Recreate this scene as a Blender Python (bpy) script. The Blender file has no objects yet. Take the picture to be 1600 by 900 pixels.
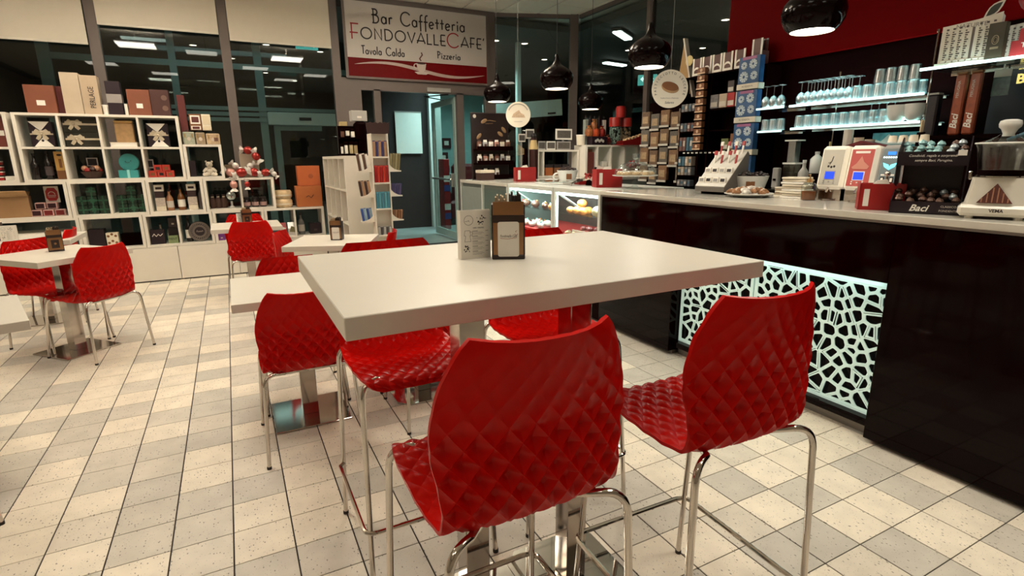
import bpy, math, random
from mathutils import Vector, Matrix
random.seed(7)
SC = bpy.context.scene
COL = SC.collection
PI = math.pi

# ------------------------------------------------------------------ camera
CAM_H = 1.3587
cam_d = bpy.data.cameras.new('camera')
cam_d.sensor_width = 36.0
cam_d.lens = 36.0 * 839.57 / 1600.0
cam_d.clip_start = 0.02
cam_d.clip_end = 200
cam = bpy.data.objects.new('camera', cam_d)
COL.objects.link(cam)
SC.camera = cam
_yaw, _pitch, _roll = 0.47542, 0.23737, -0.00869
_fw = Vector((math.sin(_yaw) * math.cos(_pitch), math.cos(_yaw) * math.cos(_pitch), -math.sin(_pitch)))
_rt = Vector((math.cos(_yaw), -math.sin(_yaw), 0))
_up = _rt.cross(_fw)
_r = _rt * math.cos(_roll) + _up * math.sin(_roll)
_u = -_rt * math.sin(_roll) + _up * math.cos(_roll)
cam.matrix_world = Matrix(((_r.x, _u.x, -_fw.x, 0), (_r.y, _u.y, -_fw.y, 0), (_r.z, _u.z, -_fw.z, CAM_H), (0, 0, 0, 1)))

# ------------------------------------------------------------------ world and exposure
wd = bpy.data.worlds.new('night')
SC.world = wd
wd.use_nodes = True
wd.node_tree.nodes['Background'].inputs[0].default_value = (0.006, 0.002, 0.002, 1)
wd.node_tree.nodes['Background'].inputs[1].default_value = 1.0
vs = SC.view_settings
vs.view_transform = 'Standard'
vs.look = 'None'
vs.gamma = 1
vs.use_curve_mapping = False
vs.exposure = 0.27

LAMP_WARM = (1.0, 0.905, 0.765)
LAMP_COOL = (0.72, 1.0, 0.97)


def area(name, loc, sx, sy, power, color, rot=(0, 0, 0), spread=None):
    d = bpy.data.lights.new(name, 'AREA')
    d.shape = 'RECTANGLE'
    d.size, d.size_y = sx, sy
    d.energy = power
    d.color = color
    if spread is not None:
        d.spread = spread
    o = bpy.data.objects.new(name, d)
    o.location = loc
    o.rotation_euler = rot
    COL.objects.link(o)
    return o


CEIL_LIGHTS = [(-2.3, 0.62, 8), (-1.15, -0.55, 2.5), (1.75, -0.55, 3), (0.9, 1.3, 4.5), (2.4, 0.62, 7), (-0.2, 3.0, 13), (-1.15, 4.97, 14), (1.3, 4.6, 16), (-2.6, 6.2, 13), (-0.6, 6.6, 14), (2.4, 6.0, 16)]  # some placed from their reflections, others added to light floor, table and shelves
for _x, _y, _p in CEIL_LIGHTS:
    if _y > 4:   # unseen uplights added over the far panels to brighten the ceiling
        area('ceiling_panel_and_fill_light', (_x, _y, 3.365), 0.5, 0.5, _p * (3.0 if _x > 2 else 1.4), LAMP_WARM, rot=(PI, 0, 0))
    area('ceiling_panel_and_fill_light', (_x, _y, 3.295 if _y > 4 else 3.545), 0.56, 0.56, _p, LAMP_WARM, spread=(1.5 if _y < 2 else 2.3 if _y < 4 else 3.14))
# concourse lamps behind the glass
area('concourse_light', (4.1, 9.7, 3.2), 1.2, 1.2, 46, (0.62, 1.0, 0.97), spread=2.2)
area('concourse_light', (0.2, 10.0, 3.2), 2.0, 0.5, 4, (0.62, 1.0, 0.97))
area('concourse_light', (8.5, 6.5, 3.2), 1.2, 1.2, 6, (0.62, 1.0, 0.97))
area('concourse_light', (-1.5, 14.0, 3.2), 3, 1.2, 3, (0.7, 1.0, 0.97))


# ------------------------------------------------------------------ materials
def lin(h):
    h = h.lstrip('#')
    v = [int(h[i:i + 2], 16) / 255 for i in (0, 2, 4)]
    return tuple(((c + 0.055) / 1.055) ** 2.4 if c > 0.04045 else c / 12.92 for c in v) + (1,)


MATS = {}


def M(name, col, rough=0.5, metal=0.0, var=0.08, vscale=14.0, bump=0.0, bscale=60.0, spec=0.5, coat=0.0):
    if name in MATS:
        return MATS[name]
    m = bpy.data.materials.new(name)
    m.use_nodes = True
    nt = m.node_tree
    b = nt.nodes['Principled BSDF']
    c = lin(col) if isinstance(col, str) else tuple(col) + (1,)
    b.inputs['Roughness'].default_value = rough
    b.inputs['Metallic'].default_value = metal
    b.inputs['Specular IOR Level'].default_value = spec
    b.inputs['Coat Weight'].default_value = coat
    tc = nt.nodes.new('ShaderNodeTexCoord')
    n = nt.nodes.new('ShaderNodeTexNoise')
    n.inputs['Scale'].default_value = vscale
    n.inputs['Detail'].default_value = 3
    nt.links.new(tc.outputs['Object'], n.inputs['Vector'])
    mx = nt.nodes.new('ShaderNodeMix')
    mx.data_type = 'RGBA'
    mx.inputs[6].default_value = tuple(max(0, k * (1 - var)) for k in c[:3]) + (1,)
    mx.inputs[7].default_value = tuple(min(1, k * (1 + var)) for k in c[:3]) + (1,)
    nt.links.new(n.outputs['Fac'], mx.inputs[0])
    nt.links.new(mx.outputs[2], b.inputs['Base Color'])
    if bump:
        n2 = nt.nodes.new('ShaderNodeTexNoise')
        n2.inputs['Scale'].default_value = bscale
        nt.links.new(tc.outputs['Object'], n2.inputs['Vector'])
        bp = nt.nodes.new('ShaderNodeBump')
        bp.inputs['Strength'].default_value = bump
        bp.inputs['Distance'].default_value = 0.002
        nt.links.new(n2.outputs['Fac'], bp.inputs['Height'])
        nt.links.new(bp.outputs['Normal'], b.inputs['Normal'])
    MATS[name] = m
    return m


def EM(name, col, strength, base=None):
    if name in MATS:
        return MATS[name]
    m = bpy.data.materials.new(name)
    m.use_nodes = True
    b = m.node_tree.nodes['Principled BSDF']
    c = lin(col) if isinstance(col, str) else tuple(col) + (1,)
    b.inputs['Base Color'].default_value = lin(base) if base else c
    b.inputs['Emission Color'].default_value = c
    b.inputs['Emission Strength'].default_value = strength
    b.inputs['Roughness'].default_value = 0.4
    MATS[name] = m
    return m


def GLASS(name, tint, rough=0.0, fres=1.45, gmix=1.0, base=0.0):
    """thin pane: clear in transmission, mirrors by Fresnel"""
    if name in MATS:
        return MATS[name]
    m = bpy.data.materials.new(name)
    m.use_nodes = True
    nt = m.node_tree
    for x in list(nt.nodes):
        nt.nodes.remove(x)
    out = nt.nodes.new('ShaderNodeOutputMaterial')
    tr = nt.nodes.new('ShaderNodeBsdfTransparent')
    tr.inputs[0].default_value = tuple(tint) + (1,)
    gl = nt.nodes.new('ShaderNodeBsdfGlossy')
    gl.inputs['Roughness'].default_value = rough
    # Schlick term from the facing angle, the same from either side of the pane
    ge = nt.nodes.new('ShaderNodeNewGeometry')
    dp = nt.nodes.new('ShaderNodeVectorMath')
    dp.operation = 'DOT_PRODUCT'
    nt.links.new(ge.outputs['Incoming'], dp.inputs[0])
    nt.links.new(ge.outputs['Normal'], dp.inputs[1])
    ab = nt.nodes.new('ShaderNodeMath')
    ab.operation = 'ABSOLUTE'
    nt.links.new(dp.outputs['Value'], ab.inputs[0])
    iv = nt.nodes.new('ShaderNodeMath')
    iv.operation = 'SUBTRACT'
    iv.inputs[0].default_value = 1.0
    nt.links.new(ab.outputs[0], iv.inputs[1])
    pw = nt.nodes.new('ShaderNodeMath')
    pw.operation = 'POWER'
    pw.inputs[1].default_value = 5.0
    nt.links.new(iv.outputs[0], pw.inputs[0])
    f0 = ((fres - 1) / (fres + 1)) ** 2
    fr = nt.nodes.new('ShaderNodeMath')
    fr.operation = 'MULTIPLY_ADD'
    fr.inputs[1].default_value = 1 - f0
    fr.inputs[2].default_value = f0
    nt.links.new(pw.outputs[0], fr.inputs[0])
    mt = nt.nodes.new('ShaderNodeMath')
    mt.operation = 'MULTIPLY_ADD'
    mt.inputs[1].default_value = gmix
    mt.inputs[2].default_value = base
    nt.links.new(fr.outputs[0], mt.inputs[0])
    mx = nt.nodes.new('ShaderNodeMixShader')
    nt.links.new(mt.outputs[0], mx.inputs[0])
    nt.links.new(tr.outputs[0], mx.inputs[1])
    nt.links.new(gl.outputs[0], mx.inputs[2])
    nt.links.new(mx.outputs[0], out.inputs[0])
    MATS[name] = m
    return m


WHITE = M('white_laminate', (0.78, 0.74, 0.66), 0.35, var=0.03)
TABLE = M('white_table_laminate', (0.67, 0.625, 0.54), 0.32, var=0.02, bump=0.08, bscale=900)
CHROME = M('chrome', (0.62, 0.57, 0.52), 0.08, 1.0, var=0.03)
STEEL = M('polished_steel', (0.46, 0.41, 0.37), 0.09, 1.0, var=0.06, vscale=5)
MIRROR = M('mirror_steel', (0.52, 0.52, 0.50), 0.04, 1.0, var=0.05)
BLACK = M('black_gloss', (0.0035, 0.0001, 0.0001), 0.07, var=0.1, spec=0.10)
BLACKM = M('black_matt', (0.0042, 0.0002, 0.0002), 0.6, var=0.2, spec=0.02)
RUBBER = M('rubber', (0.02, 0.012, 0.01), 0.7)
RED = M('red_plastic', (0.50, 0.0028, 0.0010), 0.27, var=0.04, vscale=6, spec=0.13)
FRAME = M('frame_grey', (0.125, 0.098, 0.088), 0.5, var=0.05)
GREYP = M('grey_paint', (0.30, 0.29, 0.27), 0.5)
TEAL = M('teal_paint', (0.20, 0.29, 0.28), 0.5, var=0.06)
PAPER = M('paper', (0.80, 0.76, 0.68), 0.6, var=0.03)
CREAM = M('cream_card', (0.72, 0.64, 0.50), 0.6, var=0.05)
BROWN = M('brown_card', (0.20, 0.075, 0.022), 0.65)
GOLD = M('gold_foil', (0.75, 0.50, 0.22), 0.25, 0.9)
REDG = M('red_card', (0.33, 0.006, 0.006), 0.4)
INK = M('ink', (0.012, 0.006, 0.006), 0.6)
REDINK = M('red_ink', (0.30, 0.006, 0.008), 0.5)
CLEAR = GLASS('clear_glass', (0.93, 0.97, 0.96), 0.02, 1.5, 1.0, 0.02)
TUMBLER = GLASS('tumbler_glass', (0.60, 0.76, 0.78), 0.25, 1.5, 0.9, 0.42)
PANE = GLASS('window_glass', (0.80, 0.84, 0.82), 0.0, 1.5, 1.1, 0.0)


# ------------------------------------------------------------------ mesh building
class MB:
    def __init__(self):
        self.v, self.f, self.m = [], [], []
        self.T = Matrix.Identity(4)
        self.mi = 0

    def add(self, vs, fs, mi=None):
        o = len(self.v)
        self.v += [tuple(self.T @ Vector(p)) for p in vs]
        self.f += [tuple(i + o for i in f) for f in fs]
        self.m += [self.mi if mi is None else mi] * len(fs)
        return self

    def box(self, x0, x1, y0, y1, z0, z1, b=0.0):
        x0, x1 = min(x0, x1), max(x0, x1)
        y0, y1 = min(y0, y1), max(y0, y1)
        z0, z1 = min(z0, z1), max(z0, z1)
        if b <= 0 or min(x1 - x0, y1 - y0, z1 - z0) < 2.2 * b:
            vs = [(x, y, z) for x in (x0, x1) for y in (y0, y1) for z in (z0, z1)]
            return self.add(vs, [(0, 1, 3, 2), (4, 6, 7, 5), (0, 4, 5, 1), (2, 3, 7, 6), (0, 2, 6, 4), (1, 5, 7, 3)])
        # chamfered box: 24 verts
        vs, ix = [], {}
        for i, x in enumerate((x0, x1)):
            for j, y in enumerate((y0, y1)):
                for k, z in enumerate((z0, z1)):
                    sx, sy, sz = (b, -b)[i], (b, -b)[j], (b, -b)[k]
                    for a, p in enumerate(((x, y + sy, z + sz), (x + sx, y, z + sz), (x + sx, y + sy, z))):
                        ix[i, j, k, a] = len(vs)
                        vs.append(p)
        F = []
        for i in (0, 1):
            q = [ix[i, 0, 0, 0], ix[i, 1, 0, 0], ix[i, 1, 1, 0], ix[i, 0, 1, 0]]
            F.append(q if i else q[::-1])
            q = [ix[0, i, 0, 1], ix[1, i, 0, 1], ix[1, i, 1, 1], ix[0, i, 1, 1]]
            F.append(q[::-1] if i else q)
            q = [ix[0, 0, i, 2], ix[1, 0, i, 2], ix[1, 1, i, 2], ix[0, 1, i, 2]]
            F.append(q if i else q[::-1])
        for i in (0, 1):
            for j in (0, 1):
                F.append([ix[i, j, 0, 0], ix[i, j, 1, 0], ix[i, j, 1, 1], ix[i, j, 0, 1]][::(1 if (i + j) % 2 else -1)])
                F.append([ix[i, 0, j, 0], ix[i, 1, j, 0], ix[i, 1, j, 2], ix[i, 0, j, 2]][::(-1 if (i + j) % 2 else 1)])
                F.append([ix[0, i, j, 1], ix[1, i, j, 1], ix[1, i, j, 2], ix[0, i, j, 2]][::(1 if (i + j) % 2 else -1)])
                for k in (0, 1):
                    F.append([ix[i, j, k, 0], ix[i, j, k, 1], ix[i, j, k, 2]][::(1 if (i + j + k) % 2 else -1)])
        return self.add(vs, F)

    def lathe(self, prof, n=24, c=(0, 0, 0), cap=True):
        vs, fs = [], []
        for r, z in prof:
            for k in range(n):
                a = 2 * PI * k / n
                vs.append((c[0] + r * math.cos(a), c[1] + r * math.sin(a), c[2] + z))
        for i in range(len(prof) - 1):
            for k in range(n):
                k2 = (k + 1) % n
                fs.append((i * n + k, i * n + k2, (i + 1) * n + k2, (i + 1) * n + k))
        if cap:
            fs.append(tuple(range(n))[::-1])
            fs.append(tuple(range((len(prof) - 1) * n, len(prof) * n)))
        return self.add(vs, fs)

    def cyl(self, x, y, z0, z1, r, n=16, r2=None):
        return self.lathe([(r, z0), (r if r2 is None else r2, z1)], n, (x, y, 0))

    def tube(self, pts, r, n=8, cap=True):
        pts = [Vector(p) for p in pts]
        vs, fs = [], []
        ref = None
        for i, p in enumerate(pts):
            if i == 0:
                d = pts[1] - p
            elif i == len(pts) - 1:
                d = p - pts[i - 1]
            else:
                d = (pts[i + 1] - p).normalized() + (p - pts[i - 1]).normalized()
            d.normalize()
            if ref is None:
                ref = Vector((0, 0, 1)) if abs(d.z) < 0.9 else Vector((1, 0, 0))
            a = d.cross(ref)
            if a.length < 1e-4:
                a = d.cross(Vector((0.3, 1, 0.2)))
            a.normalize()
            b = a.cross(d)
            b.normalize()
            ref = b
            rr = r[i] if isinstance(r, (list, tuple)) else r
            for k in range(n):
                t = 2 * PI * k / n
                vs.append(tuple(p + a * rr * math.cos(t) + b * rr * math.sin(t)))
        for i in range(len(pts) - 1):
            for k in range(n):
                k2 = (k + 1) % n
                fs.append((i * n + k, i * n + k2, (i + 1) * n + k2, (i + 1) * n + k))
        if cap:
            fs.append(tuple(range(n))[::-1])
            fs.append(tuple(range((len(pts) - 1) * n, len(pts) * n)))
        return self.add(vs, fs)

    def prism(self, poly, a0, a1, axis='z'):
        """polygon (2-D) extruded along axis: z -> (x,y), y -> (x,z), x -> (y,z)"""
        n = len(poly)

        def P(p, a):
            return {'z': (p[0], p[1], a), 'y': (p[0], a, p[1]), 'x': (a, p[0], p[1])}[axis]
        vs = [P(p, a0) for p in poly] + [P(p, a1) for p in poly]
        fs = [tuple(range(n))[::-1], tuple(range(n, 2 * n))]
        for i in range(n):
            j = (i + 1) % n
            fs.append((i, j, n + j, n + i))
        return self.add(vs, fs)

    def ball(self, c, r, n=12, sx=1, sy=1, sz=1):
        prof = []
        m = max(4, n // 2)
        for i in range(m + 1):
            a = -PI / 2 + PI * i / m
            prof.append((max(1e-4, r * math.cos(a)), r * math.sin(a)))
        T = self.T
        self.T = T @ Matrix.Translation(c) @ Matrix.Diagonal((sx, sy, sz, 1))
        self.lathe(prof, n, cap=False)
        self.T = T
        return self

    def build(self, name, mat, parent=None, loc=None, smooth=False, rz=0.0):
        me = bpy.data.meshes.new(name)
        me.from_pydata(self.v, [], self.f)
        for mm in (mat if isinstance(mat, (list, tuple)) else [mat]):
            me.materials.append(mm)
        if any(self.m):
            me.polygons.foreach_set('material_index', self.m)
        if smooth:
            me.polygons.foreach_set('use_smooth', [True] * len(me.polygons))
            try:
                me.set_sharp_from_angle(angle=math.radians(smooth if smooth is not True else 40))
            except Exception:
                pass
        me.update()
        o = bpy.data.objects.new(name, me)
        COL.objects.link(o)
        if parent:
            o.parent = parent
        if loc:
            o.location = loc
        if rz:
            o.rotation_euler.z = rz
        return o


def tag(o, label, cat, group=None):
    o['label'] = label
    o['category'] = cat
    if group:
        o['group'] = group
    return o


def thing(name, label, cat, loc=(0, 0, 0), rz=0.0, group=None):
    o = bpy.data.objects.new(name, None)
    o.empty_display_size = 0.1
    COL.objects.link(o)
    o.location = loc
    o.rotation_euler = (0, 0, rz)
    return tag(o, label, cat, group)


def struct(o):
    o['kind'] = 'structure'
    return o


def clone(root, loc, rz=None, label=None, group=None, name=None):
    def cp(o, par):
        c = o.copy()
        COL.objects.link(c)
        c.parent = par
        for ch in KIDS.get(o.name, None) or list(o.children):
            cp(ch, c)
        return c
    r = cp(root, None)
    r.location = loc
    if rz is not None:
        r.rotation_euler.z = rz
    if label:
        r['label'] = label
    if group:
        r['group'] = group
    return r


KIDS = {}


def text(name, s, size, mat, parent, loc, face='-y', ext=0.0006, align='CENTER', shear=0.0, bold=0.0, sx=1.0):
    """printed letters as a real mesh; face = direction the letters look to"""
    cu = bpy.data.curves.new(name, 'FONT')
    cu.body = s
    cu.size = size
    cu.align_x = align
    cu.align_y = 'CENTER'
    cu.extrude = ext
    cu.shear = shear
    cu.offset = bold
    cu.resolution_u = 2
    tmp = bpy.data.objects.new('tmp', cu)
    COL.objects.link(tmp)
    me = bpy.data.meshes.new_from_object(tmp.evaluated_get(bpy.context.evaluated_depsgraph_get()))
    bpy.data.objects.remove(tmp)
    me.name = name
    me.materials.clear()
    me.materials.append(mat)
    o = bpy.data.objects.new(name, me)
    COL.objects.link(o)
    o.parent = parent
    o.location = loc
    o.scale = (sx, 1, 1)
    o.rotation_euler = {'-y': (PI / 2, 0, 0), '-x': (PI / 2, 0, -PI / 2), 'z': (0, 0, 0), '+y': (PI / 2, 0, PI), '+x': (PI / 2, 0, PI / 2)}[face]
    return o


def crate(name, label, cat, x0, x1, y0, y1, z0, z1, mat, group=None, lid=None, band=None, tagm=None, body='body'):
    """card box: body and, where asked, a lid, a band and a pasted label, placed at its base"""
    cx, cy = (x0 + x1) / 2, (y0 + y1) / 2
    w, d, h = (x1 - x0) / 2, (y1 - y0) / 2, z1 - z0
    e = thing(name, label, cat, (cx, cy, z0), 0, group)
    hl = h if not lid else h * 0.72
    MB().box(-w, w, -d, d, 0, hl, 0.002).build(body, mat, e)
    if lid:
        MB().box(-w - 0.003, w + 0.003, -d - 0.003, d + 0.003, hl, h, 0.002).build('lid', lid, e)
    if band:
        MB().box(-w - 0.002, w + 0.002, -d - 0.002, d + 0.002, h * 0.36, h * 0.62).build('band', band, e)
    if tagm:
        MB().box(-w * 0.28, w * 0.28, -d - 0.002, -d, h * 0.28, h * 0.46).build('sticker', tagm, e)
    return e
# ================================================================== FLOOR
TX, TY = 0.2, 0.18828
OX, OY = -0.68245 * 0.2, 10.16896 * 0.2


def floor_material():
    m = bpy.data.materials.new('terrazzo_tile')
    m.use_nodes = True
    nt = m.node_tree
    N, L = nt.nodes, nt.links
    b = N['Principled BSDF']
    geo = N.new('ShaderNodeNewGeometry')
    sub = N.new('ShaderNodeVectorMath')
    sub.operation = 'SUBTRACT'
    sub.inputs[1].default_value = (OX, OY, 0)
    L.new(geo.outputs['Position'], sub.inputs[0])
    dv = N.new('ShaderNodeVectorMath')
    dv.operation = 'DIVIDE'
    dv.inputs[1].default_value = (TX, TY, 1)
    L.new(sub.outputs[0], dv.inputs[0])
    fl = N.new('ShaderNodeVectorMath')
    fl.operation = 'FLOOR'
    L.new(dv.outputs[0], fl.inputs[0])
    ml = N.new('ShaderNodeVectorMath')
    ml.operation = 'MULTIPLY'
    ml.inputs[1].default_value = (1, 1, 0)
    L.new(fl.outputs[0], ml.inputs[0])
    wn = N.new('ShaderNodeTexWhiteNoise')
    wn.noise_dimensions = '2D'
    L.new(ml.outputs[0], wn.inputs['Vector'])
    cr = N.new('ShaderNodeValToRGB')
    cr.color_ramp.interpolation = 'LINEAR'
    e = cr.color_ramp.elements
    e[0].position, e[0].color = 0.0, (0.54, 0.51, 0.445, 1)
    e[1].position, e[1].color = 1.0, (0.83, 0.755, 0.62, 1)
    x = e.new(0.45)
    x.color = (0.62, 0.575, 0.49, 1)
    x = e.new(0.62)
    x.color = (0.79, 0.715, 0.585, 1)
    L.new(wn.outputs['Value'], cr.inputs[0])
    n = N.new('ShaderNodeTexNoise')
    n.inputs['Scale'].default_value = 9
    n.inputs['Detail'].default_value = 5
    L.new(geo.outputs['Position'], n.inputs['Vector'])
    mr = N.new('ShaderNodeMapRange')
    mr.inputs[1].default_value, mr.inputs[2].default_value = 0.3, 0.7
    mr.inputs[3].default_value, mr.inputs[4].default_value = 0.88, 1.05
    L.new(n.outputs['Fac'], mr.inputs[0])
    mm = N.new('ShaderNodeVectorMath')
    mm.operation = 'SCALE'
    L.new(cr.outputs[0], mm.inputs[0])
    L.new(mr.outputs[0], mm.inputs['Scale'])
    # dark chips
    last = mm.outputs[0]
    for sc, thr, seed in ((85, 0.20, 0), (190, 0.17, 3)):
        vo = N.new('ShaderNodeTexVoronoi')
        vo.inputs['Scale'].default_value = sc
        vo.inputs['Randomness'].default_value = 1.0
        mp = N.new('ShaderNodeMapping')
        mp.inputs['Scale'].default_value = (1, 0.6, 1)
        mp.inputs['Location'].default_value = (seed, seed, 0)
        L.new(geo.outputs['Position'], mp.inputs[0])
        L.new(mp.outputs[0], vo.inputs['Vector'])
        lt = N.new('ShaderNodeMath')
        lt.operation = 'LESS_THAN'
        lt.inputs[1].default_value = thr
        L.new(vo.outputs['Distance'], lt.inputs[0])
        sep = N.new('ShaderNodeSeparateColor')
        L.new(vo.outputs['Color'], sep.inputs[0])
        gt = N.new('ShaderNodeMath')
        gt.operation = 'GREATER_THAN'
        gt.inputs[1].default_value = 0.55
        L.new(sep.outputs[0], gt.inputs[0])
        mu = N.new('ShaderNodeMath')
        mu.operation = 'MULTIPLY'
        L.new(lt.outputs[0], mu.inputs[0])
        L.new(gt.outputs[0], mu.inputs[1])
        m2 = N.new('ShaderNodeMath')
        m2.operation = 'MULTIPLY'
        m2.inputs[1].default_value = 0.72
        L.new(mu.outputs[0], m2.inputs[0])
        mx = N.new('ShaderNodeMix')
        mx.data_type = 'RGBA'
        L.new(m2.outputs[0], mx.inputs[0])
        L.new(last, mx.inputs[6])
        mx.inputs[7].default_value = (0.10, 0.085, 0.06, 1)
        last = mx.outputs[2]
    L.new(last, b.inputs['Base Color'])
    b.inputs['Roughness'].default_value = 0.38
    b.inputs['Specular IOR Level'].default_value = 0.4
    return m


TILE = floor_material()
GROUT = M('dark_grout', (0.018, 0.010, 0.008), 0.8)
floor = struct(MB().box(-4.6, 5.6, -3.2, 8.46, -0.12, -0.0035).build('floor', GROUT))
_tm = MB().box(0.0026, TX - 0.0026, 0.0017, TY - 0.0017, -0.006, 0.0, 0.0008)
cells = []
for i in range(-20, 29):
    for j in range(-26, 35):
        x, y = OX + i * TX, OY + j * TY
        if x < -4.5 or x + TX > 5.5 or y < -3.1 or y + TY > 8.42:
            continue
        c = Vector((x + TX / 2, y + TY / 2, 0)) - Vector((0, 0, CAM_H))
        z = c.dot(_fw)
        vis = False
        if z > 0.3:
            px, py = 800 + 839.57 * c.dot(_r) / z, 450 - 839.57 * c.dot(_u) / z
            vis = -60 < px < 1660 and 0 < py < 960
            if x > 2.55 and y < 6.5:
                vis = False
        cells.append(((z * z * z if vis else 1e6 + c.length), x, y))
cells.sort()
_first = None
for k, (_, x, y) in enumerate(cells[:300]):
    if _first is None:
        _first = _tm.build('tile', TILE, floor, (x, y, 0))
    else:
        o = bpy.data.objects.new('tile', _first.data)
        COL.objects.link(o)
        o.parent = floor
        o.location = (x, y, 0)
mb = MB()
for _, x, y in cells[300:]:
    mb.box(x + 0.0026, x + TX - 0.0026, y + 0.0017, y + TY - 0.0017, -0.006, 0.0)
o = mb.build('tile_field', TILE, floor)
o['kind'] = 'stuff'

# ================================================================== CEILING
CZ = 3.6
CEIL = M('ceiling_board', (0.84, 0.79, 0.70), 0.8, var=0.04, bump=0.3, bscale=200)
TBAR = M('ceiling_grid', (0.10, 0.085, 0.07), 0.6)
ceil = struct(MB().box(-4.6, 5.6, -3.2, 8.46, CZ + 0.012, CZ + 0.1).build('ceiling', TBAR))
cx0, cy0 = 4.089 - 0.6 * 15, 8.121 - 0.59 * 20
near, rest, vents = [], [], []
for i in range(0, 18):
    for j in range(0, 21):
        x, y = cx0 + i * 0.6, cy0 + j * 0.59
        if x < -4.7 or x > 5.3 or y < -3.2 or y > 8.3:
            continue
        (near if (x > 1.5 and y > 4.6) else rest).append((x, y))
tm = MB().box(0.010, 0.590, 0.010, 0.580, -0.004, 0.011, 0.003)
f = None
for x, y in near:
    if f is None:
        f = tm.build('ceiling_tile', CEIL, ceil, (x, y, CZ))
    else:
        o = bpy.data.objects.new('ceiling_tile', f.data)
        COL.objects.link(o)
        o.parent = ceil
        o.location = (x, y, CZ)
mb = MB()
for x, y in rest:
    mb.box(x + 0.006, x + 0.594, y + 0.006, y + 0.584, CZ - 0.004, CZ + 0.011)
o = mb.build('ceiling_tile_field', CEIL, ceil)
o['kind'] = 'stuff'
LPAN = EM('lamp_panel', (1.0, 0.93, 0.80), 5.0)
for k, (x, y, _p) in enumerate(CEIL_LIGHTS):
    hang = y > 4  # far panels hung lower to make room for the added uplights
    e = thing('ceiling_light', ('square light panel over the far seating, hung with an added uplight for the ceiling' if hang else 'square recessed ceiling light panel above the near seating, out of direct view'), 'ceiling light', (x, y, CZ - (0.29 if hang else 0.04)), 0, 'hanging light panels' if hang else 'recessed ceiling panels')
    if hang:
        MB().cyl(0, 0, 0.05, 0.29, 0.008, 8).build('rod', GREYP, e)
    MB().box(-0.3, 0.3, -0.3, -0.285, 0, 0.035).box(-0.3, 0.3, 0.285, 0.3, 0, 0.035).box(-0.3, -0.285, -0.285, 0.285, 0, 0.035).box(0.285, 0.3, -0.285, 0.285, 0, 0.035).build('frame', WHITE, e)
    MB().box(-0.285, 0.285, -0.285, 0.285, 0.012, 0.03).build('diffuser', LPAN, e)
# round air outlet near the sign
e = thing('ceiling_vent', 'round white ceiling air vent with concentric rings near the cafe sign', 'ceiling vent', (3.62, 7.62, CZ - 0.03))
MB().lathe([(0.20, 0.026), (0.20, 0.012), (0.17, 0.0), (0.155, 0.0), (0.155, 0.026)], 32, cap=False).build('frame', CEIL, e, smooth=True)
MB().lathe([(0.13, 0.022), (0.13, 0.006), (0.11, 0.0), (0.11, 0.022)], 32, cap=False).build('ring', CEIL, e, smooth=True)
MB().lathe([(0.08, 0.022), (0.08, 0.006), (0.03, -0.002), (0.001, -0.002)], 32, cap=False).build('cone', CEIL, e, smooth=True)

# ================================================================== WALLS
WALL = M('cream_wall', (0.60, 0.55, 0.47), 0.7)
struct(MB().box(-4.72, -4.6, -3.2, 8.46, 0, CZ + 0.1).build('wall_left', WALL))
struct(MB().box(-4.72, 5.7, -3.32, -3.2, 0, CZ + 0.1).build('wall_rear', WALL))
REDW = M('red_wall_paint', (0.085, 0.0003, 0.0003), 0.6, var=0.05, spec=0.02)
struct(MB().box(4.25, 4.40, -3.2, 3.8, 0, 2.13).build('wall_right', BLACKM))
e = struct(MB().box(4.2, 4.40, -3.2, 3.8, 2.13, CZ).build('trim_1', REDW))
e['label'] = 'dark red bulkhead above the back bar'
# glazed front: mullions, rails and panes
GY = 8.40
MUL = [-3.98, -2.60, -1.22, 0.16, 1.54]
for n, (xa, xb) in enumerate(zip([-4.6] + MUL[:-1], MUL)):
    w = struct(MB().box(xb - 0.055, xb + 0.055, GY - 0.05, GY + 0.05, 0, CZ).build('window_%d' % (n + 1), FRAME))
    MB().box(xa + 0.055, xb - 0.055, GY - 0.03, GY + 0.03, 0, 0.10).build('bottom_rail', FRAME, w)
    MB().box(xa + 0.055, xb - 0.055, GY - 0.005, GY + 0.003, 0.10, CZ - 0.03).build('pane', PANE, w)
    MB().box(xa + 0.055, xb - 0.055, GY - 0.03, GY + 0.03, CZ - 0.03, CZ).build('top_rail', FRAME, w)
# door bay under the sign
d = struct(MB().box(1.595, 1.86, GY - 0.05, GY + 0.05, 0, 2.50).build('door_1', FRAME))
for nm, a in (('jamb', (2.04, 2.14, 0, 2.36)), ('jamb', (3.35, 3.46, 0, 2.36)), ('jamb', (3.85, 4.03, 0, CZ)), ('door_head', (1.86, 3.85, 2.34, 2.50)), ('top_rail', (1.54, 3.85, 3.53, CZ))):
    MB().box(a[0], a[1], GY - 0.05, GY + 0.05, a[2], a[3]).build(nm, FRAME, d)
MB().box(1.86, 2.04, GY - 0.004, GY + 0.004, 0.1, 2.34).build('pane', PANE, d)
MB().box(3.46, 3.85, GY - 0.004, GY + 0.004, 0.1, 2.34).build('pane', PANE, d)
MB().box(1.86, 2.04, GY - 0.03, GY + 0.03, 0, 0.1).build('bottom_rail', FRAME, d)
MB().box(3.46, 3.85, GY - 0.03, GY + 0.03, 0, 0.1).build('bottom_rail', FRAME, d)
MB().box(2.86, 3.24, GY - 0.075, GY - 0.05, 2.36, 2.42).build('closer_box', GREYP, d)
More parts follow.
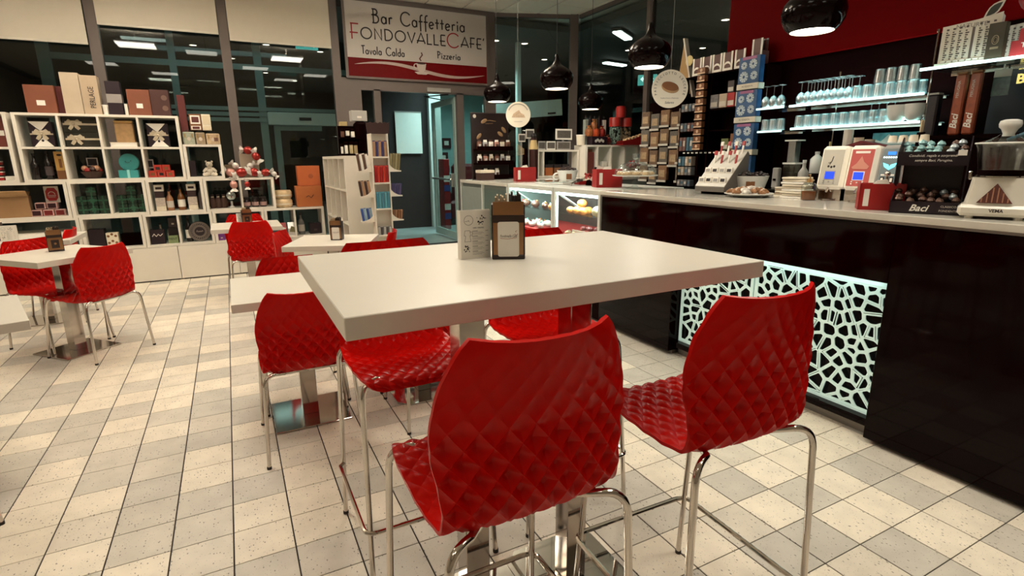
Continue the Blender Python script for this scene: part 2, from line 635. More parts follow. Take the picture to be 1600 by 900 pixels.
# open leaf, swung outwards
lf = struct(MB().box(3.33, 3.37, GY + 0.03, GY + 0.12, 0.02, 2.31).box(3.33, 3.37, GY + 1.06, GY + 1.15, 0.02, 2.31).box(3.33, 3.37, GY + 0.12, GY + 1.06, 0.02, 0.14).box(3.33, 3.37, GY + 0.12, GY + 1.06, 2.22, 2.31).build('door_2', M('leaf_teal', (0.34, 0.47, 0.44), 0.5)))
MB().box(3.346, 3.354, GY + 0.12, GY + 1.06, 0.14, 2.22).build('pane', PANE, lf)
mb = MB()
mb.tube([(3.33, GY + 0.10, 1.02), (3.26, GY + 0.12, 1.02), (3.26, GY + 1.02, 1.02), (3.33, GY + 1.06, 1.02)], 0.016, 10)
mb.build('push_bar', M('pale_metal', (0.6, 0.62, 0.6), 0.25, 0.8), lf, smooth=True)
MB().box(3.26, 3.33, GY + 0.07, GY + 0.15, 0.9, 1.12, 0.01).build('latch_case', M('pale_metal', (0.6, 0.62, 0.6), 0.25, 0.8), lf)
# door closer arms
MB().tube([(3.2, GY - 0.06, 2.33), (2.95, GY + 0.35, 2.33), (3.34, GY + 0.5, 2.30)], 0.010, 6).build('closer_arm', INK, lf)
# angled bay and right-hand glazing
P0, P1 = Vector((4.03, GY, 0)), Vector((5.30, 7.94, 0))
dd = (P1 - P0)
ang = math.atan2(dd.y, dd.x)
ln = dd.length
w = struct(MB().box(ln - 0.10, ln + 0.03, -0.05, 0.05, 0, CZ).build('window_6', FRAME, None, tuple(P0), rz=ang))
MB().box(0, ln - 0.1, -0.03, 0.03, CZ - 0.06, CZ).build('top_rail', FRAME, w)
MB().box(0, ln - 0.1, -0.03, 0.03, 0, 0.1).build('bottom_rail', FRAME, w)
MB().box(0, ln - 0.1, -0.004, 0.004, 0.1, CZ - 0.06).build('pane', PANE, w)
XR = 5.36
for n, (ya, yb) in enumerate(((6.20, 7.94), (4.4, 6.20), (2.6, 4.4))):
    w = struct(MB().box(XR - 0.05, XR + 0.05, ya - 0.04, ya + 0.04, 0, CZ).build('window_%d' % (n + 7), FRAME))
    MB().box(XR - 0.03, XR + 0.03, ya + 0.04, yb - 0.04, CZ - 0.06, CZ).build('top_rail', FRAME, w)
    MB().box(XR - 0.03, XR + 0.03, ya + 0.04, yb - 0.04, 0, 0.1).build('bottom_rail', FRAME, w)
    MB().box(XR - 0.004, XR + 0.004, ya + 0.04, yb - 0.04, 0.1, CZ - 0.06).build('pane', PANE, w)
struct(MB().box(4.40, 5.5, 2.48, 2.6, 0, CZ).build('wall_service', BLACKM))
# roller blinds
BL = M('blind_cloth', (0.60, 0.55, 0.46), 0.75, var=0.03)
names = ['leftmost', 'second', 'third', 'rightmost']
for k, (xa, xb, zb) in enumerate(((-2.54, -1.28, 2.69), (-1.16, 0.10, 2.92), (0.22, 1.48, 2.86))):
    e = thing('roller_blind', 'cream roller blind half lowered over the window, %s' % ('leftmost of the three', 'middle one of the three, hanging shortest', 'beside the cafe sign')[k], 'roller blind', ((xa + xb) / 2, GY - 0.09, zb), 0, 'cream roller blinds')
    w2 = (xb - xa) / 2
    MB().box(-w2, w2, -0.003, 0.003, 0.02, CZ - zb - 0.08).build('cloth', BL, e)
    MB().box(-w2, w2, -0.012, 0.012, 0, 0.024, 0.003).build('bottom_bar', M('blind_bar', (0.62, 0.58, 0.5), 0.4), e)
    MB().box(-w2, w2, -0.04, 0.04, CZ - zb - 0.08, CZ - zb - 0.01, 0.01).build('cassette', WHITE, e)

# ================================================================== CONCOURSE outside the glass
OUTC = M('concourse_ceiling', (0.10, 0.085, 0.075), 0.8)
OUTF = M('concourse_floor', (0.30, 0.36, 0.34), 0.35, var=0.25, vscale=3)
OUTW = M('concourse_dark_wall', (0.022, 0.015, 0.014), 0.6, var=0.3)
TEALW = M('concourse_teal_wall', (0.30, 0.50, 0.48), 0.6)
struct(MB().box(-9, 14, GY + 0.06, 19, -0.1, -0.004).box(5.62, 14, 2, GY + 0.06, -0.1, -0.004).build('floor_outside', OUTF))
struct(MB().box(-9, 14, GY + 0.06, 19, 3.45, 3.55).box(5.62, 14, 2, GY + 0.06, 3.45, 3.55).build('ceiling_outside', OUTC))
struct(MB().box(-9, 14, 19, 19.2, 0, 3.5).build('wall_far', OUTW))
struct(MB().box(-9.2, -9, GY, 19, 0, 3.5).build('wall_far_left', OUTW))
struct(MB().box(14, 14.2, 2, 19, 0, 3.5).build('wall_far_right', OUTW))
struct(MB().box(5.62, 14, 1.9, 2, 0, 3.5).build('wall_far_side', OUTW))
FY = 10.6
fac = struct(MB().box(-2.27, -2.12, FY, FY + 0.1, 0, 3.45).build('window_10', TEAL))
for x, wd_ in ((-0.58, 0.10), (0.66, 0.12), (2.3, 0.10)):
    MB().box(x - wd_ / 2, x + wd_ / 2, FY, FY + 0.1, 0, 3.45).build('mullion', TEAL, fac)
MB().box(-2.12, 2.3, FY + 0.02, FY + 0.08, 2.84, 2.93).build('transom', TEAL, fac)
for z in (2.0, 2.09, 2.18):
    MB().box(-1.6, 2.3, FY - 0.02, FY, z, z + 0.06).build('louvre', TEAL, fac)
MB().box(0.72, 2.25, FY - 0.14, FY - 0.02, 1.95, 2.16, 0.01).build('door_operator', M('pale_teal', (0.62, 0.72, 0.68), 0.5), fac)
MB().box(1.22, 1.42, FY - 0.16, FY - 0.14, 2.03, 2.08).build('sensor', INK, fac)
MB().box(0.80, 0.90, FY - 0.06, FY - 0.02, 0, 1.95).build('door_stile', TEAL, fac)
MB().box(0.90, 1.6, FY - 0.05, FY - 0.03, 1.86, 1.95).build('door_rail', TEAL, fac)
MB().box(-2.12, 2.3, FY + 0.045, FY + 0.05, 0, 3.4).build('pane', PANE, fac)
struct(MB().box(3.62, 3.86, FY - 0.1, FY + 0.3, 0, 3.0).build('trim_2', M('pale_teal', (0.62, 0.72, 0.68), 0.5)))
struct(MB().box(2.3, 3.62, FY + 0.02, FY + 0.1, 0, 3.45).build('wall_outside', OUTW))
struct(MB().box(3.86, 5.30, 11.4, 11.5, 0, 3.0).build('wall_teal', TEALW))
struct(MB().box(5.02, 5.10, 9.46, 9.54, 0, 3.44).build('trim_3', M('pale_teal', (0.62, 0.72, 0.68), 0.5)))
bm_ = struct(MB().box(-0.75, 0.72, -0.04, 0.04, -0.14, 0.14).build('trim_4', M('pale_teal', (0.62, 0.72, 0.68), 0.5), None, (5.0, 9.2, 2.22)))
bm_.rotation_euler = (0, -0.06, -0.5)
MB().box(0.45, 0.6, -0.05, -0.04, -0.11, -0.08).build('sensor', INK, bm_)
# hanging sheet on the far wall
e = thing('poster', 'large blank pale poster sheet hanging outside the open glass door', 'poster', (3.22, FY - 0.01, 1.46))
MB().box(-0.26, 0.26, -0.008, 0, 0, 0.78).build('sheet', M('pale_sheet', (0.85, 0.90, 0.84), 0.6, var=0.04), e)
MB().box(-0.265, 0.265, -0.014, 0.0, 0.775, 0.79).build('rail', GREYP, e)
# small frames and red machine seen through the leaf
for k, (x, z) in enumerate(((4.28, 1.68), (4.60, 1.66), (4.60, 1.40), (4.56, 1.16), (4.20, 1.38))):
    e = thing('wall_plate', 'small dark framed plate on the teal wall outside, %s' % ('top left one', 'top right one', 'middle one below the top right', 'lowest and reddish one', 'small one at the left')[k], 'wall plate', (x, 11.38, z - 0.1), 0, 'dark plates on the teal wall')
    MB().box(-0.11, 0.11, -0.02, 0.02, 0, 0.21, 0.004).build('frame', M('plate_dark', (0.05, 0.01, 0.012), 0.4) if k != 3 else REDG, e)
    MB().box(-0.05, 0.05, -0.024, -0.02, 0.06, 0.15).build('symbol', PAPER, e)
e = thing('armchair', 'dark red high-backed massage chair standing outside behind the glass door', 'armchair', (4.45, 10.75, 0), -0.5)
MB().box(-0.32, 0.32, 0.1, 0.3, 0.3, 1.25, 0.06).build('backrest', M('dark_red_leather', (0.10, 0.006, 0.008), 0.4), e)
MB().box(-0.32, 0.32, -0.35, 0.12, 0.12, 0.5, 0.05).build('seat', M('dark_red_leather', (0.10, 0.006, 0.008), 0.4), e)
for s in (-1, 1):
    MB().box(s * 0.33, s * 0.45, -0.35, 0.25, 0.0, 0.66, 0.04).build('armrest', M('dark_red_leather', (0.10, 0.006, 0.008), 0.4), e)
e = thing('vending_column', 'narrow red and blue vending column standing just outside the door', 'vending machine', (3.75, 10.15, 0))
MB().box(-0.06, 0.06, -0.15, 0.15, 0, 1.35, 0.01).build('body', REDG, e)
for k in range(6):
    MB().box(-0.062, 0.062, -0.156, -0.15, 0.2 + k * 0.18, 0.32 + k * 0.18).build('label_plate', [M('blue_print', (0.04, 0.06, 0.25), 0.4), PAPER, REDINK][k % 3], e)
# concourse downlights
DL = EM('downlight_glow', (1.0, 0.82, 0.66), 9.0)
spots = [(-0.3, 12.2), (0.35, 13.4), (0.9, 11.6), (1.5, 13.0), (1.9, 11.9), (2.4, 14.2), (3.0, 12.8), (1.1, 15.2), (1.9, 16.4), (-0.8, 14.6), (4.6, 9.5), (5.2, 9.5), (6.4, 10.8), (7.4, 9.2), (8.6, 8.4), (7.2, 6.6), (9.4, 7.2), (9.7, 6.9), (6.9, 5.2), (8.4, 5.0)]
dl0 = None
for x, y in spots:
    if dl0 is None:
        dl0 = thing('downlight', 'small round warm downlight in the dark concourse ceiling beyond the glass', 'downlight', (x, y, 3.43), 0, 'concourse downlights')
        MB().lathe([(0.075, 0.018), (0.075, 0.0), (0.06, 0.0), (0.06, 0.018)], 16, cap=False).build('rim', GREYP, dl0)
        MB().cyl(0, 0, 0.004, 0.016, 0.058, 16).build('lens', DL, dl0)
    else:
        clone(dl0, (x, y, 3.43))
TUBE = EM('strip_glow', (0.85, 1.0, 0.94), 6.0)
for k, (x, y, rz) in enumerate(((-1.0, 9.6, 0), (6.3, 8.0, 0.6), (8.0, 10.4, 0.2))):
    e = thing('strip_light', ('bright strip light just outside the glass beside the middle blind', 'bright ceiling strip seen through the angled pane', 'far ceiling strip beyond the pendant lamps')[k], 'ceiling light', (x, y, 3.37), rz, 'concourse strip lights')
    MB().box(-0.36, 0.36, -0.09, 0.09, 0.03, 0.08, 0.01).build('housing', GREYP, e)
    MB().box(-0.34, 0.34, -0.075, 0.075, 0, 0.03, 0.012).build('diffuser', TUBE, e)
# exit signs
EXG = EM('exit_green', (0.10, 0.55, 0.50), 0.6)
EXW = EM('exit_white', (0.75, 1.0, 0.95), 1.2)
for k, (x, y, z, rz, lab) in enumerate(((1.28, 9.2, 2.98, 0.0, 'hanging exit sign with arrow and running figure beyond the third blind'), (6.55, 7.6, 2.55, -0.8, 'green exit sign with an arrow seen through the right-hand glass'))):
    e = thing('exit_sign', lab, 'exit sign', (x, y, z), rz)
    MB().box(-0.16, 0.16, -0.015, 0.015, 0, 0.17, 0.004).build('panel', EXG, e)
    MB().prism([(-0.12, 0.10), (-0.07, 0.145), (-0.07, 0.115), (-0.01, 0.115), (-0.01, 0.085), (-0.07, 0.085), (-0.07, 0.055)] if k else [(-0.03, 0.03), (-0.075, 0.08), (-0.045, 0.08), (-0.045, 0.14), (-0.015, 0.14), (-0.015, 0.08), (0.015, 0.08)], -0.018, -0.015, 'y').build('arrow', EXW, e)
    mb = MB().ball((0.075, -0.016, 0.145), 0.012, 8)
    mb.tube([(0.075, -0.017, 0.13), (0.065, -0.017, 0.09), (0.045, -0.017, 0.06), (0.03, -0.017, 0.035)], 0.008, 5)
    mb.tube([(0.065, -0.017, 0.09), (0.09, -0.017, 0.065), (0.10, -0.017, 0.03)], 0.008, 5)
    mb.tube([(0.04, -0.017, 0.10), (0.072, -0.017, 0.12), (0.105, -0.017, 0.095)], 0.006, 5)
    mb.build('figure', EXW, e)
    MB().tube([(0, 0, 0.17), (0, 0, 3.44 - z)], 0.006, 6).build('rod', GREYP, e)
# ================================================================== CAFE SIGN
def A(cx, cy, rx, ry, a0, a1, n=14):
    return [(cx + rx * math.cos(math.radians(a0 + (a1 - a0) * i / n)), cy + ry * math.sin(math.radians(a0 + (a1 - a0) * i / n))) for i in range(n + 1)]


GL = {
    'B': (0.62, [[(0.1, 0), (0.1, 1)], [(0.0, 0.98)] + A(0.22, 0.78, 0.2, 0.2, 90, -90, 10) + [(-0.04, 0.56)], [(0.2, 0.56)] + A(0.24, 0.28, 0.28, 0.28, 80, -90, 12) + [(0.0, 0.0)]]),
    'C': (0.86, [A(0.46, 0.5, 0.44, 0.5, 40, 320, 24)]),
    'T': (0.50, [[(0, 0.97), (0.52, 1.0)], [(0.24, 0.98), (0.24, 0)]]),
    'P': (0.52, [[(0.1, 0), (0.1, 1)], [(0.0, 0.98)] + A(0.2, 0.74, 0.24, 0.24, 90, -90, 10) + [(0.02, 0.5)]]),
    'F': (0.50, [[(0.08, 0), (0.08, 1)], [(0.02, 1), (0.5, 1)], [(-0.04, 0.42), (0.44, 0.42)]]),
    'E': (0.50, [[(0.08, 0), (0.08, 1)], [(0.08, 1), (0.5, 1)], [(-0.04, 0.42), (0.46, 0.42)], [(0.08, 0), (0.52, 0)]]),
    'O': (0.98, [A(0.47, 0.5, 0.45, 0.5, 0, 360, 28)]),
    'N': (0.72, [[(0.06, 0), (0.06, 1), (0.62, 0), (0.62, 1)]]),
    'D': (0.78, [[(0.06, 0), (0.06, 1), (0.25, 1)] + A(0.25, 0.5, 0.45, 0.5, 90, -90, 18) + [(0.06, 0)]]),
    'V': (0.68, [[(0.0, 1), (0.34, 0), (0.68, 1)]]),
    'A': (0.74, [[(0.0, 0), (0.38, 1), (0.74, 0)], [(-0.02, 0.25), (0.64, 0.25)]]),
    'L': (0.48, [[(0.06, 1), (0.06, 0), (0.48, 0)]]),
    "'": (0.14, [[(0.10, 1.08), (0.03, 0.84)]]),
    'a': (0.48, [A(0.2, 0.24, 0.19, 0.24, 0, 360, 18), [(0.39, 0.48), (0.39, 0.0)]]),
    'r': (0.34, [[(0.05, 0.48), (0.05, 0)], A(0.2, 0.3, 0.15, 0.17, 180, 50, 8)]),
    'f': (0.32, [[(0.12, -0.28), (0.12, 0.72)] + A(0.26, 0.72, 0.14, 0.2, 180, 60, 8), [(-0.03, 0.44), (0.32, 0.44)]]),
    'e': (0.46, [[(0.02, 0.2), (0.38, 0.3)] + A(0.2, 0.24, 0.19, 0.24, 18, 320, 18)]),
    't': (0.32, [[(0.13, 0.75), (0.13, 0.0)], [(-0.03, 0.46), (0.3, 0.46)]]),
    'i': (0.18, [[(0.07, 0.48), (0.07, 0)], A(0.07, 0.68, 0.02, 0.02, 0, 360, 6)]),
    'v': (0.40, [[(0.0, 0.48), (0.18, 0), (0.36, 0.48)]]),
    'o': (0.46, [A(0.21, 0.24, 0.2, 0.24, 0, 360, 18)]),
    'l': (0.17, [[(0.06, 1), (0.06, 0)]]),
    'd': (0.48, [A(0.2, 0.24, 0.19, 0.24, 0, 360, 18), [(0.39, 1.0), (0.39, 0.0)]]),
    'z': (0.36, [[(0.02, 0.46), (0.32, 0.46), (0.0, 0.0), (0.34, 0.0)]]),
    ' ': (0.42, []),
}


def ribbon(mb, pts, w, y0, y1):
    P = [Vector(p) for p in pts]
    L, R = [], []
    n = len(P)
    for i in range(n):
        a = (P[i] - P[i - 1]) if i else (P[1] - P[0])
        b = (P[i + 1] - P[i]) if i < n - 1 else a
        if a.length < 1e-7:
            a = b
        a, b = a.normalized(), b.normalized()
        t = a + b
        if t.length < 0.2:
            t = a
        t.normalize()
        nn = Vector((-t.y, t.x))
        k = 1 / max(0.55, nn.dot(Vector((-a.y, a.x))))
        L.append(P[i] + nn * w / 2 * k)
        R.append(P[i] - nn * w / 2 * k)
    vs = []
    for i in range(n):
        vs += [(L[i].x, y0, L[i].y), (R[i].x, y0, R[i].y), (L[i].x, y1, L[i].y), (R[i].x, y1, R[i].y)]
    fs = []
    for i in range(n - 1):
        a, b = 4 * i, 4 * i + 4
        fs += [(a, a + 1, b + 1, b), (a, b, b + 2, a + 2), (a + 1, a + 3, b + 3, b + 1)]
    fs += [(0, 2, 3, 1), (4 * n - 4, 4 * n - 3, 4 * n - 1, 4 * n - 2)]
    mb.add(vs, fs)


def deco(name, s, x0, x1, z, h, mat, parent, y, w, caps=(), capmat=None, gap=0.12, slope=0.0):
    tot = sum(GL[c][0] * (1.4 if k in caps else 1) + gap for k, c in enumerate(s)) - gap
    k_ = (x1 - x0) / tot
    x = x0
    mb, mcs = MB(), []
    for k, c in enumerate(s):
        sc = 1.4 if k in caps else 1.0
        if k in caps:
            mcs.append(MB())
        if c == ' ':
            mb.build(name, mat, parent)
            mb = MB()
        for st in GL[c][1]:
            ribbon(mcs[-1] if k in caps else mb, [(x + p[0] * k_ * sc, z + (x - x0) * slope + p[1] * h * sc - (0.12 * h if k in caps else 0)) for p in st], w, y - 0.003, y)
        x += (GL[c][0] * sc + gap) * k_
    mb.build(name, mat, parent)
    for mc in mcs:
        mc.build('red_letter', capmat, parent)


sg = thing('cafe_sign', 'wide cafe sign with thin dark lettering, red band and coffee cup above the door', 'sign', (2.78, GY - 0.06, 2.50))
SGM = M('sign_white', (0.50, 0.46, 0.43), 0.5, var=0.04, vscale=2)
MB().box(-1.085, 1.085, -0.012, 0.05, 0.275, 1.02).build('panel', SGM, sg)
MB().box(-1.085, 1.085, -0.013, 0.05, 0.02, 0.275).build('red_band', M('sign_red', (0.12, 0.001, 0.002), 0.5, spec=.1), sg)
MB().box(-1.12, 1.12, -0.03, 0.012, 1.02, 1.05).box(-1.12, 1.12, -0.03, 0.012, -0.01, 0.02).box(-1.12, -1.085, -0.03, 0.012, 0.02, 1.02).box(1.085, 1.12, -0.03, 0.012, 0.02, 1.02).build('frame', FRAME, sg)
SX = -2.78
deco('lettering', 'Bar Caffetteria', 2.08 + SX, 3.51 + SX, 0.755, 0.185, INK, sg, -0.013, 0.019)
deco('lettering', "FONDOVALLECAFE'", 1.76 + SX, 3.83 + SX, 0.535, 0.145, INK, sg, -0.013, 0.018, caps=(0, 10), capmat=REDINK, gap=0.16)
deco('lettering', 'Tavola Calda', 1.90 + SX, 2.53 + SX, 0.33, 0.11, INK, sg, -0.013, 0.014)
deco('lettering', 'Pizzeria', 3.04 + SX, 3.42 + SX, 0.345, 0.10, INK, sg, -0.013, 0.014)
# swoosh: two bands tapering to points, crossing under the cup
SW = M('sign_swoosh', (0.42, 0.33, 0.30), 0.5)
mb = MB()
n = 40
for i in range(n):
    t0, t1 = i / n, (i + 1) / n
    q = []
    for t in (t0, t1):
        x = -1.0 + 2.05 * t
        zc = 0.175 + 0.06 * math.sin(t * 2 * PI * 0.98 + 0.15) - 0.035 * t
        hw = 0.024 * math.sin(PI * min(1, max(0, t))) ** 0.7
        q.append((x, zc, hw))
    (xa, za, ha), (xb, zb_, hb) = q
    mb.add([(xa, -0.0145, za - ha), (xb, -0.0145, zb_ - hb), (xb, -0.0145, zb_ + hb), (xa, -0.0145, za + ha)], [(0, 1, 2, 3)])
mb.build('swoosh', SW, sg)
mb = MB()
mb.T = Matrix.Translation((0.0, -0.015, 0.13))
mb.prism([(-0.075, 0.125), (-0.06, 0.04), (-0.03, 0.005), (0.03, 0.005), (0.06, 0.04), (0.075, 0.125)], -0.004, 0, 'y')
mb.prism([(-0.11, 0.0), (-0.06, -0.03), (0.07, -0.03), (0.13, 0.0), (0.05, 0.008), (-0.05, 0.008)], -0.003, 0, 'y')
mb.build('cup', M('sign_cup', (0.55, 0.47, 0.42), 0.5), sg)
mb = MB()
ribbon(mb, A(-0.085, 0.215, 0.03, 0.03, 60, 300, 10), 0.012, -0.019, -0.015)
mb.build('cup_handle', M('sign_cup', (0.55, 0.47, 0.42), 0.5), sg)
MB().prism(A(0, 0.255, 0.07, 0.014, 0, 360, 18)[:-1], -0.021, -0.018, 'y').build('coffee', M('sign_coffee', (0.03, 0.004, 0.003), 0.4), sg)
mb = MB()
ribbon(mb, [(0.0, 0.29), (-0.022, 0.32), (0.0, 0.35), (0.022, 0.375), (0.008, 0.41)], 0.018, -0.017, -0.013)
mb.build('steam', M('sign_steam', (0.11, 0.03, 0.02), 0.5), sg)

# ================================================================== CHAIRS
PROF = [(.208, -.024), (.203, -.008), (.18, .003), (.13, .007), (.05, .002), (-.03, -.003), (-.09, -.006), (-.135, -.005), (-.168, .004), (-.190, .026), (-.200, .058), (-.204, .10), (-.206, .15), (-.207, .21), (-.211, .27), (-.219, .32), (-.228, .370)]


def shell_mesh():
    pts = [Vector((0, a, b)) for a, b in PROF]
    # resample by arc length with Catmull-Rom
    dense = []
    for i in range(len(pts) - 1):
        p0, p1, p2, p3 = pts[max(0, i - 1)], pts[i], pts[i + 1], pts[min(len(pts) - 1, i + 2)]
        for k in range(12):
            t = k / 12
            dense.append(0.5 * ((2 * p1) + (p2 - p0) * t + (2 * p0 - 5 * p1 + 4 * p2 - p3) * t * t + (3 * p1 - p0 - 3 * p2 + p3) * t ** 3))
    dense.append(pts[-1])
    S = [0]
    for a, b in zip(dense, dense[1:]):
        S.append(S[-1] + (b - a).length)
    tot = S[-1]
    NV, NU = 96, 64
    cen, tan = [], []
    j = 0
    for i in range(NV + 1):
        s = tot * i / NV
        while j < len(S) - 2 and S[j + 1] < s:
            j += 1
        t = (s - S[j]) / max(1e-9, S[j + 1] - S[j])
        cen.append(dense[j].lerp(dense[j + 1], t))
        tan.append((dense[j + 1] - dense[j]).normalized())
    tb = tot * 0.595   # arc position of the rear bend

    def interp(tab, s, lin_=False):
        for (a, va), (b, vb) in zip(tab, tab[1:]):
            if s <= b:
                t = (s - a) / (b - a)
                if not lin_:
                    t = t * t * (3 - 2 * t)
                return va + (vb - va) * t
        return tab[-1][1]
    W = [(0, .135), (.006, .152), (.015, .166), (.03, .179), (.05, .188), (.09, .196), (.14, .200), (.28, .200), (tb - .06, .192), (tb - .01, .190), (tb + .05, .196), (tb + .10, .204), (tb + .14, .205), (tot - .14, .201), (tot - .11, .193), (tot - .08, .183), (tot - .05, .170), (tot - .03, .160), (tot - .015, .151), (tot, .138)]
    WG = [(0, 0.0), (.05, .008), (.2, .012), (tb - .08, .014), (tb, .030), (tb + .1, .046), (tb + .2, .048), (tot, .042)]
    top, bot = [], []
    for i in range(NV + 1):
        s = tot * i / NV
        w, c = interp(W, s, True), interp(WG, s)
        rb = interp([(0, .004), (tb - .06, .007), (tb + .02, .016), (tb + .11, .014), (tb + .18, .0040), (tot - .08, .0022), (tot, .0012)], s)
        ed = interp([(0, .5), (.03, 1), (tot - .05, 1), (tot, .35)], s)
        t = tan[i]
        nrm = Vector((0, -t.z, t.y)) * -1
        if nrm.z < 0 and s < tb:
            nrm = -nrm
        # normal towards the sitter: up on the seat, forward on the back
        nrm = Vector((0, t.z, -t.y))
        if nrm.z < 0 and i < NV * 0.5:
            nrm = -nrm
        if nrm.y < 0 and i >= NV * 0.5:
            nrm = -nrm
        for k in range(NU + 1):
            u = -1 + 2 * k / NU
            x = u * w
            cu = abs(u) ** 2.4
            p, q = (k - 32) / 8, i / 8
            f = abs(math.sin(PI * (p + q)) * math.sin(PI * (p - q))) ** 0.75 * ed * (1 - .5 * max(0, (abs(u) - .88) / .12))
            base = cen[i] + Vector((x, 0, 0)) + nrm * (c * cu)
            top.append(base + nrm * (0.0060 * f))
            bot.append(base - nrm * 0.0085 + nrm * (rb * f))
    n = NU + 1
    vs = [tuple(p) for p in top] + [tuple(p) for p in bot]
    off = len(top)
    fs = []
    for i in range(NV):
        for k in range(NU):
            a = i * n + k
            quad = (a, a + n, a + n + 1, a + 1)
            d1, d2 = (i + k - 32) % 8, (i - k + 32) % 8
            if d2 in (0,) or (d1 not in (7,) and (d2 in (1, 7)) ):
                tris = ((quad[0], quad[1], quad[2]), (quad[0], quad[2], quad[3]))
            else:
                tris = ((quad[0], quad[1], quad[3]), (quad[1], quad[2], quad[3]))
            for t_ in tris:
                fs.append(t_)
                fs.append(tuple(off + v_ for v_ in t_[::-1]))
    for i in range(NV):
        a, b = i * n, (i + 1) * n
        fs.append((a, off + a, off + b, b))
        a, b = a + NU, b + NU
        fs.append((a, b, off + b, off + a))
    for k in range(NU):
        fs.append((k, k + 1, off + k + 1, off + k))
        a = NV * n + k
        fs.append((a, off + a, off + a + 1, a + 1))
    me = bpy.data.meshes.new('shell')
    me.from_pydata(vs, [], fs)
    me.polygons.foreach_set('use_smooth', [True] * len(fs))
    me.set_sharp_from_angle(angle=math.radians(22))
    me.materials.append(RED)
    return me


SHELL = shell_mesh()


def arc3(p, q, r_, n=6):
    """rounded corner helper: quadratic bend p -> q through r_"""
    p, q, r_ = Vector(p), Vector(q), Vector(r_)
    return [tuple(p * (1 - t) ** 2 + r_ * 2 * t * (1 - t) + q * t * t) for t in [i / n for i in range(n + 1)]]


def make_chair(name, label, cat, seat, group, rest=False):
    e = thing(name, label, cat, (0, 0, 0), 0, group)
    s = bpy.data.objects.new('seat_shell', SHELL)
    COL.objects.link(s)
    s.parent = e
    s.location = (0, 0, seat - 0.036)
    rad = 0.0088
    for sx in (-1, 1):
        for sy in (-1, 1):
            foot = (sx * 0.215, sy * 0.235, 0.0)
            kx, ky = (sx * 0.193, sy * (0.185 if sy > 0 else 0.205))
            top = seat - 0.030 - (0.0 if sy > 0 else 0.004)
            pts = [(sx * 0.10, sy * 0.13, top - .022), (kx - sx * 0.05, ky - sy * 0.02, top)] + arc3((kx - sx * 0.045, ky - sy * 0.018, top), (kx + sx * 0.002, ky + sy * 0.003, top - 0.055), (kx, ky, top), 7) + [foot]
            lg = MB().tube(pts, rad, 10).build('leg', CHROME, e, smooth=True)
            MB().cyl(foot[0], foot[1], 0.0, 0.012, rad + 0.0015, 10).build('foot_cap', RUBBER, lg)
    for ya, yb in ((-0.14, -0.10), (0.10, 0.14)):
        MB().box(-0.10, 0.10, ya, yb, seat - 0.062, seat - 0.048, 0.004).build('seat_frame', CHROME, e)
    if rest:
        z = 0.225

        def lp(sx, sy):
            t = z / (seat - 0.09)
            ky = sy * (0.185 if sy > 0 else 0.205)
            return Vector((sx * (0.215 - 0.02 * t), sy * 0.235 + (ky - sy * 0.235) * t, z))
        a, b, c, d = lp(-1, -1), lp(-1, 1), lp(1, 1), lp(1, -1)
        o_ = 0.016
        P = [a + Vector((0, 0.004, 0)), a + Vector((-o_, 0.02, 0)), a + Vector((-o_, 0.04, 0)), b + Vector((-o_, -0.03, 0))] + [Vector(v) for v in arc3(b + Vector((-o_, -0.02, 0)), b + Vector((0.03, o_, 0)), b + Vector((-o_, o_, 0)), 6)]
        P += [Vector(v) for v in arc3(c + Vector((-0.03, o_, 0)), c + Vector((o_, -0.02, 0)), c + Vector((o_, o_, 0)), 6)] + [c + Vector((o_, -0.03, 0)), d + Vector((o_, 0.04, 0)), d + Vector((o_, 0.02, 0)), d + Vector((0, 0.004, 0))]
        MB().tube(P, 0.0075, 8).build('footrest', CHROME, e, smooth=True)
    return e


GS = 'red bar stools around the high table'
st = make_chair('bar_stool', 'nearest red quilted bar stool, its back to us, left of the other near stool', 'bar stool', 0.735, GS, True)
bpy.context.view_layer.update()
st.location = (0.452, 0.955, 0)
clone(st, (1.035, 0.95, 0), -0.03, 'red quilted bar stool at the near right, in front of the glowing patterned panel')
clone(st, (0.475, 1.72, 0), PI, 'red bar stool under the far left of the high table, its quilted seat towards us')
clone(st, (1.055, 1.725, 0), PI - 0.04, 'red bar stool under the far right of the high table, behind a steel column')
GC = 'red cafe chairs around the low tables'
ch = make_chair('cafe_chair', 'red quilted chair with its back to us at the low table touching the high table', 'chair', 0.460, GC)
bpy.context.view_layer.update()
ch.location = (0.228, 2.672, 0)
T3C, T3A = Vector((0.695, 4.48, 0)), math.radians(-22)
T4C = Vector((-1.14, 4.85, 0))


def rotv(x, y, a):
    return Vector((x * math.cos(a) - y * math.sin(a), x * math.sin(a) + y * math.cos(a), 0))


